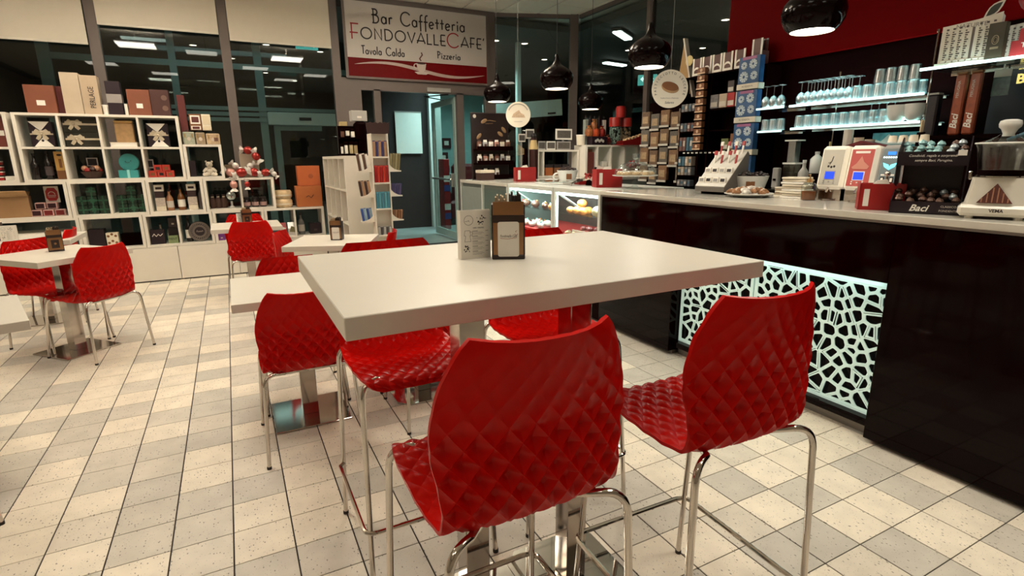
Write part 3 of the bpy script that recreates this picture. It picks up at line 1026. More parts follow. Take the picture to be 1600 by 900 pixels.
for (p, rz, lab) in (
    (Vector((0.88, 2.68, 0)), 0.0, 'red chair hidden behind the high table, only its chrome legs showing beneath'),
    (Vector((0.26, 3.235, 0)), PI, 'red chair facing us across the low table beside the high table'),
    (Vector((0.88, 3.235, 0)), PI, 'red chair facing us beyond the high table, mostly hidden by it'),
    (Vector((0.13, 5.86, 0)), 0.0, 'red chair with its back to us at the small table by the shelves'),
    (Vector((0.10, 6.27, 0)), PI, 'red chair on the shelf side of the small table, only its back top showing'),
    (T3C + rotv(-0.24, 0.05, T3A), T3A - PI / 2, 'orange-red chair seen side-on at the left of the turned middle table'),
    (T3C + rotv(0.27, -0.02, T3A), T3A + PI / 2, 'red chair at the right of the turned middle table, tip of its back showing'),
    (Vector((-0.965, 4.71, 0)), math.radians(45), 'red chair at the turned left table, its back to us and nearest the aisle'),
    (Vector((-1.27, 5.08, 0)), math.radians(-135), 'red chair behind the turned left table at the left edge of the view'),
    (Vector((-1.47, 5.90, 0)), PI / 2, 'red chair seen side-on between the two left tables'),
    (Vector((-1.215, 2.66, 0)), math.radians(20), 'red chair at the near left edge, only its dark legs in view'),
):
    clone(ch, p, rz if lab.find('behind the turned left') < 0 else math.radians(-135), lab)


# ================================================================== TABLES
def chamfer_plate(mb, cx, cy, hw, cut, z0, z1):
    a, b = hw, hw - cut
    mb.prism([(cx - b, cy - a), (cx + b, cy - a), (cx + a, cy - b), (cx + a, cy + b), (cx + b, cy + a), (cx - b, cy + a), (cx - a, cy + b), (cx - a, cy - b)], z0, z1)
    return mb


ht = thing('high_table', 'large white high table with thick top on two steel columns in the foreground', 'table', (0.69, 1.285, 0))
MB().box(-0.54, 0.54, -0.352, 0.352, 1.046, 1.09, 0.0018).build('tabletop', TABLE, ht)
for sx in (-0.172, 0.172):
    MB().box(sx - 0.036, sx + 0.036, -0.05, 0.022, 0.014, 1.046, 0.002).build('column', STEEL, ht)
    chamfer_plate(MB(), sx + 0.0 * sx, -0.014, 0.171, 0.05, 0.001, 0.013).build('base_plate', MIRROR, ht)
    MB().box(sx - 0.11, sx + 0.11, -0.12, 0.09, 1.040, 1.046).build('mounting_plate', STEEL, ht)


def low_table(x, y, rz, label, hw=0.312, mirror=False, cut=0.0, wx=0.0):
    e = thing('low_table', label, 'table', (x, y, 0), rz, 'white low tables')
    MB().box(-hw - wx, hw + wx, -hw, hw, 0.690, 0.73, 0.0018).build('tabletop', TABLE, e)
    MB().box(-0.04, 0.04, -0.04, 0.04, 0.01, 0.69, 0.002).build('column', STEEL, e)
    if cut:
        chamfer_plate(MB(), 0, 0, 0.19, cut, 0.001, 0.010).build('base_plate', MIRROR, e)
    else:
        MB().box(-0.19, 0.19, -0.19, 0.19, 0.001, 0.010, 0.002).build('base_plate', STEEL, e)
    MB().box(-0.12, 0.12, -0.12, 0.12, 0.684, 0.690).build('mounting_plate', STEEL, e)
    return e


low_table(0.255, 2.945, 0, 'white low table left of the high table with a steel column and dark square base')
low_table(0.90, 2.945, 0, 'white low table hidden behind the high table, its mirror base showing below', cut=0.06)
low_table(T3C.x, T3C.y, T3A, 'white low table turned askew in the middle, napkin holder on it')
low_table(T4C.x, T4C.y, math.radians(43), 'white low table turned corner-on at the left, between the aisle chairs')
low_table(-1.54, 5.93, 0, 'white low table at the far left, menu card standing on it')
low_table(-1.185 - .14 * math.cos(math.radians(18)), 2.985 - .14 * math.sin(math.radians(18)), math.radians(18), 'white low table cut by the left edge of the view, nearest on that side', wx=.14)
low_table(0.105, 6.03, 0, 'white low table nearest the shelves, behind the chair with its back to us')


# ================================================================== NAPKIN HOLDERS AND MENUS
HOLD = M('holder_dark', (0.022, 0.009, 0.006), 0.35)
BRONZE = M('bronze_foil', (0.32, 0.17, 0.075), 0.28, 0.7)
NAPK = M('kraft_napkin', (0.42, 0.30, 0.17), 0.7)


def napkin_holder(loc, rz, label, s=1.0, card=True):
    e = thing('napkin_holder', label, 'napkin holder', loc, rz, 'napkin holders on the tables')
    w, d, h = 0.045 * s, 0.034 * s, 0.128 * s
    MB().box(-w, w, -d, d, 0, 0.012, 0.002).build('base', HOLD, e)
    MB().box(-w + .004, w - .004, -d + .003, d - .003, 0.012, h * .92).build('body', BRONZE, e)
    for sx in (-1, 1):
        MB().box(sx * w, sx * (w - .0035), -d, d, 0.012, h + .02).build('side_plate', HOLD, e)
    MB().box(-w, w, -d - .001, d + .001, h * .78, h * .94, 0.001).build('band', HOLD, e)
    MB().box(-w + .004, w - .004, -d - .0015, -d + .001, h * .94, h * 1.22).build('bronze_rim', BRONZE, e)
    if card:
        mb = MB()
        a, b, z0, z1, r = -w * .64, w * .64, 0.008, h * .80, .006
        poly = A(b - r, z1 - r, r, r, 0, 90, 4) + A(a + r, z1 - r, r, r, 90, 180, 4) + A(a + r, z0 + r, r, r, 180, 270, 4) + A(b - r, z0 + r, r, r, 270, 360, 4)
        c = mb.prism(poly, -d - .0025, -d + .001, 'y').build('card', PAPER, e)
        text('lettering', 'Fondovalle Cafè', 0.0098 * s, INK, c, (0, -d - .0027, h * .50), '-y', 0.0002, shear=0.35, sx=0.72)
        mb = MB()
        ribbon(mb, [(-.022, h * .455), (-.002, h * .44), (.022, h * .462)], .0009, -d - .0029, -d - .0025)
        ribbon(mb, A(.021, h * .55, .004, .0035, 180, 360, 6), .0009, -d - .0029, -d - .0025)
        ribbon(mb, [(.021, h * .58), (.019, h * .60), (.023, h * .62)], .0009, -d - .0029, -d - .0025)
        mb.build('cup_mark', REDINK, c)
    else:
        c = MB().box(-w * .5, w * .5, -d - .002, -d + .001, h * .2, h * .66).build('card', HOLD, e)
        MB().ball((0, -d - .002, h * .45), .008, 8, sy=.2).build('emblem', BRONZE, c)
    mb = MB()
    for k in range(7):
        x = -w + .010 + k * .0048
        mb.box(x, x + .0035, -d + .006, d - .005, h * .7, h * (1.30 + .06 * math.sin(k * 2.3)))
    mb.build('napkins', NAPK, e)
    mb = MB()
    for k in range(6):
        x = .003 + k * .0055
        mb.box(x, x + .004, -d + .006, d - .005, h * .7, h * (1.36 + .05 * math.sin(k * 1.9)))
    mb.build('dark_napkins', HOLD, e)
    return e


def menu_card(loc, rz, label, h=0.115, w=0.052):
    e = thing('menu_card', label, 'menu', loc, rz, 'standing menu cards')
    MB().box(-w, w, -0.0008, 0.0008, 0, h).build('front_leaf', PAPER, e)
    o = MB().box(-w, w, -0.0008, 0.0008, 0, h).build('rear_leaf', PAPER, e, (0.006, 0.028, 0))
    o.rotation_euler.x = 0.05
    MB().box(-w, -w + 0.002, 0, 0.028, 0, h).build('fold', PAPER, e)
    mb = MB()
    ribbon(mb, A(-.024 * w / .052, h * .80, .013, .013, 0, 360, 18), .0008, -.0012, -.0009)
    ribbon(mb, [(-.030, h * .78), (-.022, h * .785), (-.020, h * .80), (-.018, h * .77)], .0008, -.0012, -.0009)
    for (cx, cz, rr, nn) in ((.020 * w / .052, h * .80, .015, 22), (-.030 * w / .052, h * .22, .010, 16)):
        for k in range(nn):
            a_, q = random.random() * 6.28, rr * random.random() ** .6
            mb.ball((cx + q * math.cos(a_), -.0009, cz + q * math.sin(a_)), .0011 + random.random() * .0012, 5, sy=.15)
    # moka pot sketch
    px, pz = -.028 * w / .052, h * .50
    ribbon(mb, [(px - .008, pz + .012), (px - .010, pz - .002), (px - .006, pz - .002), (px - .009, pz - .018), (px + .009, pz - .018), (px + .006, pz - .002), (px + .009, pz - .002), (px + .006, pz + .012), (px - .008, pz + .012)], .0008, -.0012, -.0009)
    ribbon(mb, [(px + .007, pz + .009), (px + .014, pz + .007), (px + .012, pz - .004)], .0008, -.0012, -.0009)
    mb.build('drawings', INK, e)
    text('heading', 'COFFEE - FONDOVALLE', 0.0052, INK, e, (.010 * w / .052, -.0011, h * .64), '-y', .0001, sx=.7 * w / .052)
    mb = MB()
    for k in range(5):
        z = h * (.57 - .105 * k)
        mb.box(-.010, .006, -.0011, -.0009, z, z + .0016)
        mb.box(.034 * w / .052, .044 * w / .052, -.0011, -.0009, z, z + .0012)
        for j in (1, 2, 3):
            mb.box(-.010, .016 + (j * 37 % 11) * .001, -.0011, -.0009, z - .0028 * j, z - .0028 * j + .0006)
    mb.build('print', M('grey_ink', (.22, .19, .17), .7), e)
    return e


napkin_holder((0.668, 1.318, 1.09), -0.45, 'dark and bronze napkin holder with a white card, on the high table')
menu_card((0.582, 1.345, 1.09), -0.05, 'white folded menu card standing beside the holder on the high table', 0.132, 0.043)
napkin_holder((T3C.x + 0.03, T3C.y + 0.0, 0.73), -0.45, 'napkin holder on the turned middle table, white card to the left', 1.0)
napkin_holder((T4C.x - 0.03, T4C.y + 0.10, 0.73), 0.25, 'napkin holder with dark card on the turned left table', 1.0, False)
napkin_holder((0.115, 6.02, 0.73), 0.10, 'napkin holder on the small table by the shelves', 1.0, False)
menu_card((0.055, 6.03, 0.73), 0.4, 'narrow white menu card beside the holder on the table by the shelves', 0.115, 0.022)
napkin_holder((-1.76, 5.88, 0.73), 0.0, 'napkin holder on the far left table, behind its menu card', 1.0, False)
menu_card((-1.66, 5.80, 0.73), 0.1, 'white menu card standing on the far left table', 0.125)
# ================================================================== DISPLAY SHELVES ALONG THE GLASS
SY0, SY1 = 7.28, 7.66
SHW = M('shelf_white', (0.74, 0.69, 0.60), 0.42, var=0.03)
BT = 0.03


def cube_unit(label, x0, x1, z0, z1, xs=(), zs=(), top=True, group='white cube shelves along the glass', y0=SY0, y1=SY1, name='cube_shelf', t=BT):
    e = thing(name, label, 'shelf', ((x0 + x1) / 2, (y0 + y1) / 2, z0), 0, group)
    w, d, h = (x1 - x0) / 2, (y1 - y0) / 2, z1 - z0
    cx = (x0 + x1) / 2
    MB().box(-w, w, -d, d, 0, t * .8).build('board', SHW, e)
    if top:
        MB().box(-w, w, -d, d, h - t * .8, h).build('board', SHW, e)
    for s in (-1, 1):
        MB().box(s * w, s * (w - t), -d + .001, d, t * .8, h - (t * .8 if top else 0)).build('side_board', SHW, e)
    for x in xs:
        MB().box(x - cx - t * .35, x - cx + t * .35, -d + .002, d, t * .8, h - t * .8).build('divider', SHW, e)
    for z in zs:
        MB().box(-w + t, w - t, -d + .003, d, z - z0 - t * .35, z - z0 + t * .35).build('shelf_board', SHW, e)
    return e


# base cabinets
for k, (xa, xb) in enumerate(((-2.48, -1.86), (-1.86, -1.24), (-1.24, -0.62), (-0.62, 0.0), (0.0, 0.52), (0.52, 1.04))):
    e = thing('base_cabinet', 'long white base cabinet under the cube shelves, %s' % ('at the left edge', 'behind the far left chairs', 'behind the aisle chair', 'with bare floor in front', 'behind the chair with its back to us', 'beside the white partition shelf')[k], 'cabinet', ((xa + xb) / 2, 7.47, 0), 0, 'white base cabinets')
    w = (xb - xa) / 2
    MB().box(-w + .002, w - .002, -.165, .19, 0.02, 0.398).build('body', SHW, e)
    MB().box(-w + .003, w - .003, -.19, -.167, 0.015, 0.396, .001).build('door', SHW, e)
    MB().box(-w + .02, w - .02, -.15, .17, 0, 0.02).build('plinth', INK, e)
Z1, Z2, Z3, Z4, Z5 = 0.400, 0.775, 1.155, 1.50, 1.845
cube_unit('wide open white cubby behind the turned left table, bottom row', -1.48, -0.915, Z1, Z2)
cube_unit('white double cubby with wine and a round tin, bottom row', -0.91, -0.225, Z1, Z2, (-0.575,))
cube_unit('single white cubby behind the small table, bottom row', -0.22, 0.335, Z1, Z2)
cube_unit('white double cubby holding coffee bags, right end of bottom row', 0.34, 1.04, Z1, Z2, (0.685,))
cube_unit('white cubby at the left edge, bottom row with a middle board', -2.46, -1.485, Z1, Z2, (), (0.62,))
cube_unit('wide white cubby with carton and jars, left of second row', -2.46, -1.53, Z2, Z3)
cube_unit('white double cubby full of green gift parcels', -1.525, -0.835, Z2, Z3, (-1.18,))
cube_unit('white cubby with striped towers of treats and bottles', -0.83, -0.275, Z2, Z3)
cube_unit('white double cubby under the wrapped candies', -0.27, 0.485, Z2, Z3, (0.115,))
cube_unit('tall white eight-hole cube shelf with bow-tied gift boxes', -1.86, -0.425, Z3, Z5, (-1.50, -1.16, -0.81), (Z4,))
cube_unit('single white cube holding the teddy bear', -0.42, -0.035, Z3, 1.54)
cube_unit('white cube shelf cut by the left edge, red bottle box inside', -2.5, -1.90, Z3, Z5, (), (Z4,), True)

YF = 7.37   # fronts of things in the cubbies
RIB = M('ribbon_cream', (0.50, 0.42, 0.30), 0.35)
DKB = M('night_card', (0.016, 0.006, 0.010), 0.4)
SILV = M('silver_card', (0.62, 0.60, 0.58), 0.3, 0.5)
LAB = M('label_print', (0.55, 0.50, 0.44), 0.6)


def bow(parent, x, y, z, r, mat=RIB):
    """ribbon bow: loops and tails as folded strips, one part"""
    mb = MB()
    for a, l in ((12, 1.0), (168, 1.0), (40, .85), (140, .85), (-50, .9), (-128, .9), (88, .5)):
        ca, sa = math.cos(math.radians(a)), math.sin(math.radians(a))
        w = .20 * r
        p = [(0, 0, 0), (l * r * .5, .0, .10 * r), (l * r, 0, .02 * r)]
        vs = []
        for t, (q, _, hgt) in enumerate(p):
            ww = w * (.35 if t == 0 else 1.15 if t == 1 else .95)
            for s in (-1, 1):
                vs.append((x + q * ca - s * ww * sa, y - .003 - hgt, z + q * sa + s * ww * ca))
        mb.add(vs, [(0, 1, 3, 2), (2, 3, 5, 4)])
        mb.add([(vx, vy + .002, vz) for vx, vy, vz in vs], [(0, 2, 3, 1), (2, 4, 5, 3)])
    mb.ball((x, y - .012, z), .16 * r, 8)
    return mb.build('bow', mat, parent)


def gift_tri(x0, x1, z0, z1, label):
    e = thing('gift_box', label, 'gift box', ((x0 + x1) / 2, YF + .06, z0), 0, 'dark gift boxes with bows')
    w, h = (x1 - x0) / 2 + .01, z1 - z0
    MB().box(-w, w, -.06, .06, 0, h, .002).build('box', DKB, e)
    MB().prism([(-w, h), (w * .8, h), (-w * .05, h * .62)], -.063, -.06, 'y').build('top_triangle', PAPER, e)
    MB().prism([(-w * .8, 0), (w * .9, 0), (w * .05, h * .38)], -.063, -.06, 'y').build('bottom_triangle', PAPER, e)
    MB().box(-w, w, -.064, -.061, h * .47, h * .53).build('ribbon', RIB, e)
    MB().ball((0, -.064, h * .24), .012, 8, sy=.3).build('seal', INK, e)
    bow(e, 0, -.064, h * .50, w * .80)
    return e


gift_tri(-1.75, -1.58, Z4 + .015, 1.765, 'dark square gift box with white triangles and cream bow, left one')
gift_tri(-0.735, -0.555, Z4 + .015, 1.765, 'dark square gift box with white triangles and cream bow, right one')
for k, z in enumerate((Z4 + .012, 1.664)):
    e = thing('gift_box', 'flat dark gift box with a cream bow, %s of the stacked pair' % ('lower', 'upper')[k], 'gift box', (-1.33, YF + .07, z), 0, 'dark gift boxes with bows')
    MB().box(-.148, .148, -.07, .07, 0, .150, .002).build('box', M('olive_black', (.018, .016, .008), .4), e)
    MB().box(-.149, .149, -.073, -.07, .07, .09).build('ribbon', RIB, e)
    bow(e, -.055, -.073, .08, .075)
# row 1, third cube
e = thing('book', 'cream book lying flat under the golden tin', 'book', (-0.975, YF + .07, Z4 + .012))
MB().box(-.12, .12, -.08, .08, .004, .044).build('pages', PAPER, e)
MB().box(-.125, .125, -.084, .084, .044, .05).build('cover', CREAM, e)
MB().box(-.125, .125, -.084, .084, 0, .004).build('cover', CREAM, e)
e = thing('golden_tin', 'golden embossed square tin standing on a cream book', 'tin', (-0.955, YF + .07, Z4 + .063))
GT = M('gold_emboss', (.62, .40, .20), .35, .6, var=.3, vscale=22)
MB().box(-.085, .085, -.06, .06, 0, .205, .008).build('body', GT, e)
MB().box(-.087, .087, -.062, .062, .205, .228, .006).build('lid', GOLD, e)


def bottle(x, z, h, r, mat, label, group='bottles on the cube shelves', capm=INK, lab=None, y=None, cat='bottle', n=12, neck=.34):
    e = thing('bottle', label, cat, (x, (YF + .05) if y is None else y, z), 0, group)
    hb = h * (1 - neck)
    MB().lathe([(r * .92, 0), (r, .006), (r, hb * .86), (r * .72, hb), (r * .36, hb + h * .09), (r * .32, h * .93), (r * .36, h * .95)], n).build('body', mat, e, smooth=50)
    MB().cyl(0, 0, h * .90, h, r * .38, n).build('cap', capm, e)
    if lab:
        MB().lathe([(r * 1.02, hb * .22), (r * 1.02, hb * .70)], n, cap=False).build('label_wrap', lab, e, smooth=True)
    return e


DGL = M('dark_bottle', (.010, .006, .005), .08)
AMB = M('amber_bottle', (.20, .07, .015), .1)
CLB = M('pale_liquid', (.45, .42, .34), .12)
bottle(-1.785, Z3 + .0245, .27, .038, DGL, 'dark wine bottle in the cube below the left bow box, left one')
bottle(-1.675, Z3 + .0245, .29, .036, DGL, 'dark wine bottle in the cube below the left bow box, right one', lab=M('dim_label', (.07, .05, .05), .5))
e = thing('bottle_tube', 'yellow and dark upright bottle tube in an upper-left cube', 'box', (-1.562, YF + .05, Z3 + .0245), 0)
MB().box(-.045, .045, -.04, .04, 0, .09, .002).build('base', BROWN, e)
MB().box(-.045, .045, -.04, .04, .09, .285, .002).build('sleeve', M('ochre_card', (.52, .30, .08), .5), e)
MB().ball((0, -.041, .25), .022, 10, sy=.1, sz=.5).build('emblem', INK, e)
MB().box(-.012, .012, -.042, -.04, .12, .21).build('lettering_strip', BROWN, e)
e = thing('gift_basket', 'round dark red treat basket beneath the stacked bow boxes', 'basket', (-1.31, YF + .06, Z3 + .0245))
MB().lathe([(.06, 0), (.10, .06), (.11, .075), (.1, .075), (.06, .03)], 16).build('bowl', M('wicker', (.05, .02, .012), .7), e)
for k in range(9):
    a = k * .7
    MB().ball((.065 * math.cos(a), .05 * math.sin(a), .085 + .012 * (k % 3)), .032, 8).build('treat', [REDG, M('treat_dark', (.05, .02, .015), .4), M('treat_peach', (.62, .33, .2), .5)][k % 3], e)
e = thing('picture_frame', 'small framed screen-like card behind the treat basket', 'picture frame', (-1.31, YF + .14, Z3 + .0245))
MB().box(-.05, .05, -.005, .005, 0.13, .22).build('frame', SILV, e)
MB().box(-.04, .04, -.007, -.005, .14, .21).build('picture', DKB, e)
MB().box(-.008, .008, 0, .03, 0, .14).build('stand', DKB, e)
TQ = M('turquoise_tin', (.05, .30, .30), .35)
e = thing('gift_box', 'turquoise square box under the round turquoise tin', 'gift box', (-0.98, YF + .06, Z3 + .0245))
MB().box(-.092, .092, -.06, .06, 0, .085, .002).build('box', TQ, e)
MB().box(-.012, .012, -.062, .062, 0, .087).build('ribbon', M('pale_turq', (.3, .62, .6), .4), e)
e = thing('round_tin', 'round turquoise tin with a smiling print standing on edge', 'tin', (-0.965, YF + .06, Z3 + .098))
mb = MB()
mb.T = Matrix.Translation((0, 0, .095)) @ Matrix.Rotation(PI / 2, 4, 'X')
mb.lathe([(.088, -.03), (.094, -.025), (.094, .025), (.088, .03)], 28)
mb.build('tin', TQ, e, smooth=30)
mb = MB()
ribbon(mb, A(-.01, .10, .02, .008, 200, 340, 8), .004, -.033, -.031)
mb.ball((-.03, -.031, .105), .005, 6, sy=.3).ball((.02, -.031, .11), .005, 6, sy=.3)
mb.build('print', INK, e)
k = 0
for x, z in ((-.755, Z3 + .0245), (-.672, Z3 + .0245), (-.588, Z3 + .0245), (-.70, Z3 + .088), (-.62, Z3 + .088)):
    e = thing('gift_box', ('small red box, left end of the pyramid in the upper right cube', 'small red box, middle of the pyramid bottom', 'small red box, right end of the pyramid bottom', 'small red box, left one on top of the pyramid', 'small red box, right one on top of the pyramid')[k], 'gift box', (x, YF + .05, z), 0, 'small red boxes in a pyramid')
    MB().box(-.039, .039, -.04, .04, 0, .074, .002).build('box', M('coral_card', (.45, .035, .02), .45), e)
    MB().box(-.02, .02, -.042, -.04, .02, .05).build('print', INK if k % 2 else BROWN, e)
    k += 1
e = thing('picture_frame', 'small pale framed card behind the red box pyramid', 'picture frame', (-.775, YF + .15, Z3 + .0245))
MB().box(-.03, .03, -.005, .005, .10, .20).build('frame', SILV, e)
MB().box(-.02, .02, -.007, -.005, .115, .185).build('picture', DKB, e)
MB().box(-.005, .005, 0, .03, 0, .12).build('stand', DKB, e)
# teddy bear
FUR = M('teddy_fur', (.62, .55, .44), .9, bump=.6, bscale=300)
e = thing('teddy_bear', 'small cream teddy bear sitting in the single cube', 'teddy bear', (-.185, YF + .03, Z3 + .0245))
MB().ball((0, 0, .062), .045, 14, sz=1.15).build('body', FUR, e, smooth=True)
h_ = MB().ball((0, -.008, .135), .034, 14, sx=1.1).ball((-.03, 0, .168), .013, 8).ball((.03, 0, .168), .013, 8).ball((0, -.038, .128), .014, 8).build('head', FUR, e, smooth=True)
MB().ball((-.012, -.040, .142), .004, 6).ball((.012, -.040, .142), .004, 6).ball((0, -.052, .130), .005, 6).build('face', INK, h_)
for s in (-1, 1):
    MB().tube([(s * .03, -.01, .09), (s * .055, -.03, .065), (s * .065, -.04, .05)], [.017, .016, .012], 8).build('arm', FUR, e, smooth=True)
    MB().tube([(s * .02, -.01, .025), (s * .05, -.06, .022), (s * .062, -.075, .026)], [.024, .022, .02], 8).build('leg', FUR, e, smooth=True)
bow(e, 0, -.036, .10, .022)
crate('card_box', 'narrow black box with white print beside the teddy bear', 'box', -.40, -.325, YF, YF + .08, Z3 + .0245, 1.36, DKB)
crate('card_box', 'small white box at the left edge, under a pile of red tins', 'box', -2.03, -1.955, YF, YF + .06, Z3 + .0245, 1.22, PAPER, tagm=CREAM)
for k in range(4):
    crate('red_tin', 'small red tin at the left edge, %s of the four stacked' % ('bottom', 'second', 'third', 'top')[k], 'tin', -2.13, -2.045, YF, YF + .08, Z3 + .0245 + k * .052, Z3 + .06 + k * .052, REDG, 'red tins at the left edge', lid=PAPER)
e = thing('bottle_box', 'tall brown-red bottle box with a white label at the left edge', 'box', (-1.982, YF + .05, Z4 + .012))
MB().box(-.045, .045, -.045, .045, 0, .30, .002).build('box', M('maroon_card', (.16, .035, .025), .4), e)
MB().box(-.03, .02, -.047, -.045, .11, .16).build('sticker', PAPER, e)
crate('bottle_box', 'dark bottle box beside the brown-red one at the left edge', 'box', -2.13, -2.045, YF, YF + .09, Z4 + .012, 1.80, DKB)
# things on top of the tall unit
TZ = Z5 + .001
RUST = M('rust_card', (.19, .055, .024), .6)
RUSTD = M('rust_dark', (.10, .012, .010), .6)
crate('carton', 'square rust-brown box with a small label at the left, on the tall shelf', 'box', -1.735, -1.49, YF - .03, YF + .12, TZ, 2.12, RUST, 'boxes on top of the tall shelf', tagm=PAPER)
crate('carton', 'dark red box half hidden between the rust box and beige wine boxes', 'box', -1.485, -1.40, YF + .02, YF + .15, TZ, 2.12, RUSTD, 'boxes on top of the tall shelf')
crate('wine_carton', 'tall plain beige wine carton on the tall shelf', 'box', -1.425, -1.27, YF - .03, YF + .12, TZ, 2.255, M('beige_card', (.46, .37, .27), .7), 'boxes on top of the tall shelf')
e = crate('wine_carton', 'tall beige wine carton with dark sideways lettering on the tall shelf', 'box', -1.265, -1.115, YF - .03, YF + .12, TZ, 2.235, M('tan_card', (.42, .32, .22), .7), 'boxes on top of the tall shelf')
t_ = text('lettering', 'PERLAGE', .068, INK, e, (.012, -.077, .17), '-y', .0004, sx=.8)
t_.rotation_euler = (PI / 2, -PI / 2, 0)
e = thing('paper_cup', 'small white cup between the wine cartons and the black box', 'cup', (-1.085, YF, TZ), 0)
MB().lathe([(.022, 0), (.027, .085), (.030, .09), (.028, .09), (.02, .004)], 12).build('cup', PAPER, e, smooth=30)
MB().cyl(0, 0, .085, .1, .031, 12).build('lid', PAPER, e)
e = crate('bottle_box', 'black upright box with a pale middle band on the tall shelf', 'box', -1.055, -.925, YF - .02, YF + .1, TZ, 2.19, DKB, 'boxes on top of the tall shelf', band=M('pale_band', (.28, .25, .23), .5))
crate('card_box', 'small white upright pack beside the black banded box', 'box', -.915, -.885, YF, YF + .04, TZ, 1.965, PAPER)
crate('carton', 'rust-brown box with a small label in the middle of the tall shelf', 'box', -.875, -.665, YF - .03, YF + .12, TZ, 2.115, RUST, 'boxes on top of the tall shelf', tagm=PAPER)
e = crate('carton', 'dark brown box with two round medallions on the tall shelf', 'box', -.66, -.485, YF - .05, YF + .1, TZ, 2.12, M('dark_brown_card', (.055, .016, .012), .5), 'boxes on top of the tall shelf')
for z in (.08, .19):
    m_ = MB()
    m_.T = Matrix.Translation((.04, -.077, z)) @ Matrix.Rotation(PI / 2, 4, 'X')
    m_.lathe([(.028, -.002), (.028, .002)], 16).build('medallion', M('medal', (.14, .08, .06), .4), e)
crate('carton', 'tall dark red carton standing on the teddy bear cube', 'box', -.418, -.345, YF + .03, YF + .16, 1.541, 2.08, RUSTD, 'boxes on top of the tall shelf')
for k, (xa, xb, za, zb_, mm) in enumerate(((-.325, -.205, 1.701, 1.755, BROWN), (-.20, -.11, 1.701, 1.755, CREAM), (-.325, -.205, 1.756, 1.88, BROWN), (-.20, -.11, 1.756, 1.88, CREAM))):
    e = crate('square_box', 'small flat square box above the little suitcases, %s' % ('brown lower one', 'cream lower one', 'brown upper one with dark print', 'cream upper one')[k], 'box', xa, xb, YF + .04, YF + .12, za, zb_, mm, 'square boxes over the suitcases')
    w, h = (xb - xa) / 2, zb_ - za
    MB().box(-w * .8, w * .8, -.043, -.04, h * .12, h * .88).build('print', PAPER if mm is BROWN else M('cream_print', (.66, .55, .38), .5), e)
    if mm is BROWN:
        MB().box(-w * .6, w * .6, -.045, -.043, h * .25, h * .75).build('motif', M('motif_brown', (.10, .02, .015), .5), e)
for k, (xa, xb, zt) in enumerate(((-.412, -.29, 1.70), (-.285, -.185, 1.695), (-.18, -.035, 1.685))):
    e = thing('toy_suitcase', 'small patterned cardboard suitcase on the teddy cube, %s' % ('left one, pale green', 'middle one, brown', 'right one with a hanging tag')[k], 'suitcase', ((xa + xb) / 2, YF + .04, 1.541), 0, 'patterned cardboard suitcases')
    w, h = (xb - xa) / 2 - .002, zt - 1.541 - .02
    MB().box(-w, w, -.05, .05, 0, h, .008).build('body', M('case_%s' % 'abc'[k], ((.32, .33, .25), (.26, .19, .12), (.42, .30, .18))[k], .7, var=.45, vscale=40), e)
    MB().tube([(-w * .4, -.01, h), (-w * .35, -.01, h + .018), (w * .35, -.01, h + .018), (w * .4, -.01, h)], .004, 6).build('handle', INK, e)
    for s in (-.6, .6):
        MB().box(w * s - .008, w * s + .008, -.052, -.05, h * .55, h * .85).build('clasp', M('brass', (.4, .28, .12), .4, .8), e)
    MB().ball((0, -.05, h * .45), .02, 10, sy=.08).build('rosette', M('rosette', (.5, .42, .34), .6), e)
    if k == 2:
        MB().box(.01, .05, -.06, -.054, h * .3, h * .62).build('price_tag', M('tag_brown', (.12, .05, .03), .5), e)
# row 3
e = thing('carton', 'open kraft cardboard carton lying at the left edge of the second row', 'box', (-2.02, YF + .06, Z2 + .0245), 0.12)
KR = M('kraft', (.34, .19, .085), .7)
MB().box(-.13, .13, -.1, .1, 0, .21, .003).build('body', KR, e)
o = MB().box(-.13, .13, -.11, 0, 0, .004).build('flap', M('kraft_light', (.44, .27, .13), .7), e, (0, -.1, .21))
o.rotation_euler.x = -0.6
o = MB().box(-.13, .13, 0, .11, 0, .004).build('flap', M('kraft_light', (.44, .27, .13), .7), e, (0, -.02, .215))
o.rotation_euler.x = .35
crate('jar_label_box', 'white rounded pack at the very left edge of the second row', 'box', -2.20, -2.155, YF, YF + .05, Z2 + .0245, .93, PAPER)
k = 0
for row, n_, x0 in ((0, 3, -1.84), (1, 2, -1.80)):
    for i in range(n_):
        x, z = x0 + i * .098, Z2 + .0245 + row * .074
        e = thing('jar', 'small square-labelled preserve jar, %s' % ('bottom left of the pile', 'bottom middle of the pile', 'bottom right of the pile', 'upper left of the pile', 'upper right of the pile')[k], 'jar', (x, YF + .03, z), 0, 'preserve jars piled under the red emblem')
        MB().box(-.044, .044, -.035, .035, 0, .068, .006).build('body', M('jar_label', (.55, .33, .30), .5), e)
        MB().box(-.034, .034, -.038, -.035, .010, .058).build('window', M('jar_dark', (.035, .008, .012), .3) if k not in (1, 2) else M('jar_red', (.16, .012, .012), .3), e)
        k += 1
e = thing('emblem_frame', 'upright card with a large red emblem above the preserve jars', 'card', (-1.70, YF + .07, Z2 + .16))
MB().box(-.062, .062, -.006, .006, 0, .172, .001).build('card', LAB, e)
MB().prism([(-.03, .02), (.03, .02), (.05, .05), (.05, .12), (.03, .155), (-.03, .155), (-.05, .12), (-.05, .05)], -.009, -.006, 'y').build('emblem', REDINK, e)
mb = MB()
ribbon(mb, A(0, .085, .028, .03, 0, 180, 12), .006, -.012, -.009)
ribbon(mb, [(-.035, .075), (.035, .075)], .006, -.012, -.009)
ribbon(mb, [(-.03, .06), (.03, .06)], .004, -.012, -.009)
mb.build('motif', LAB, e)
MB().box(-.05, .05, .006, .03, -.148, .02).build('stand', DKB, e)
GR1 = M('gift_green', (.008, .022, .012), .35, var=.5, vscale=60)
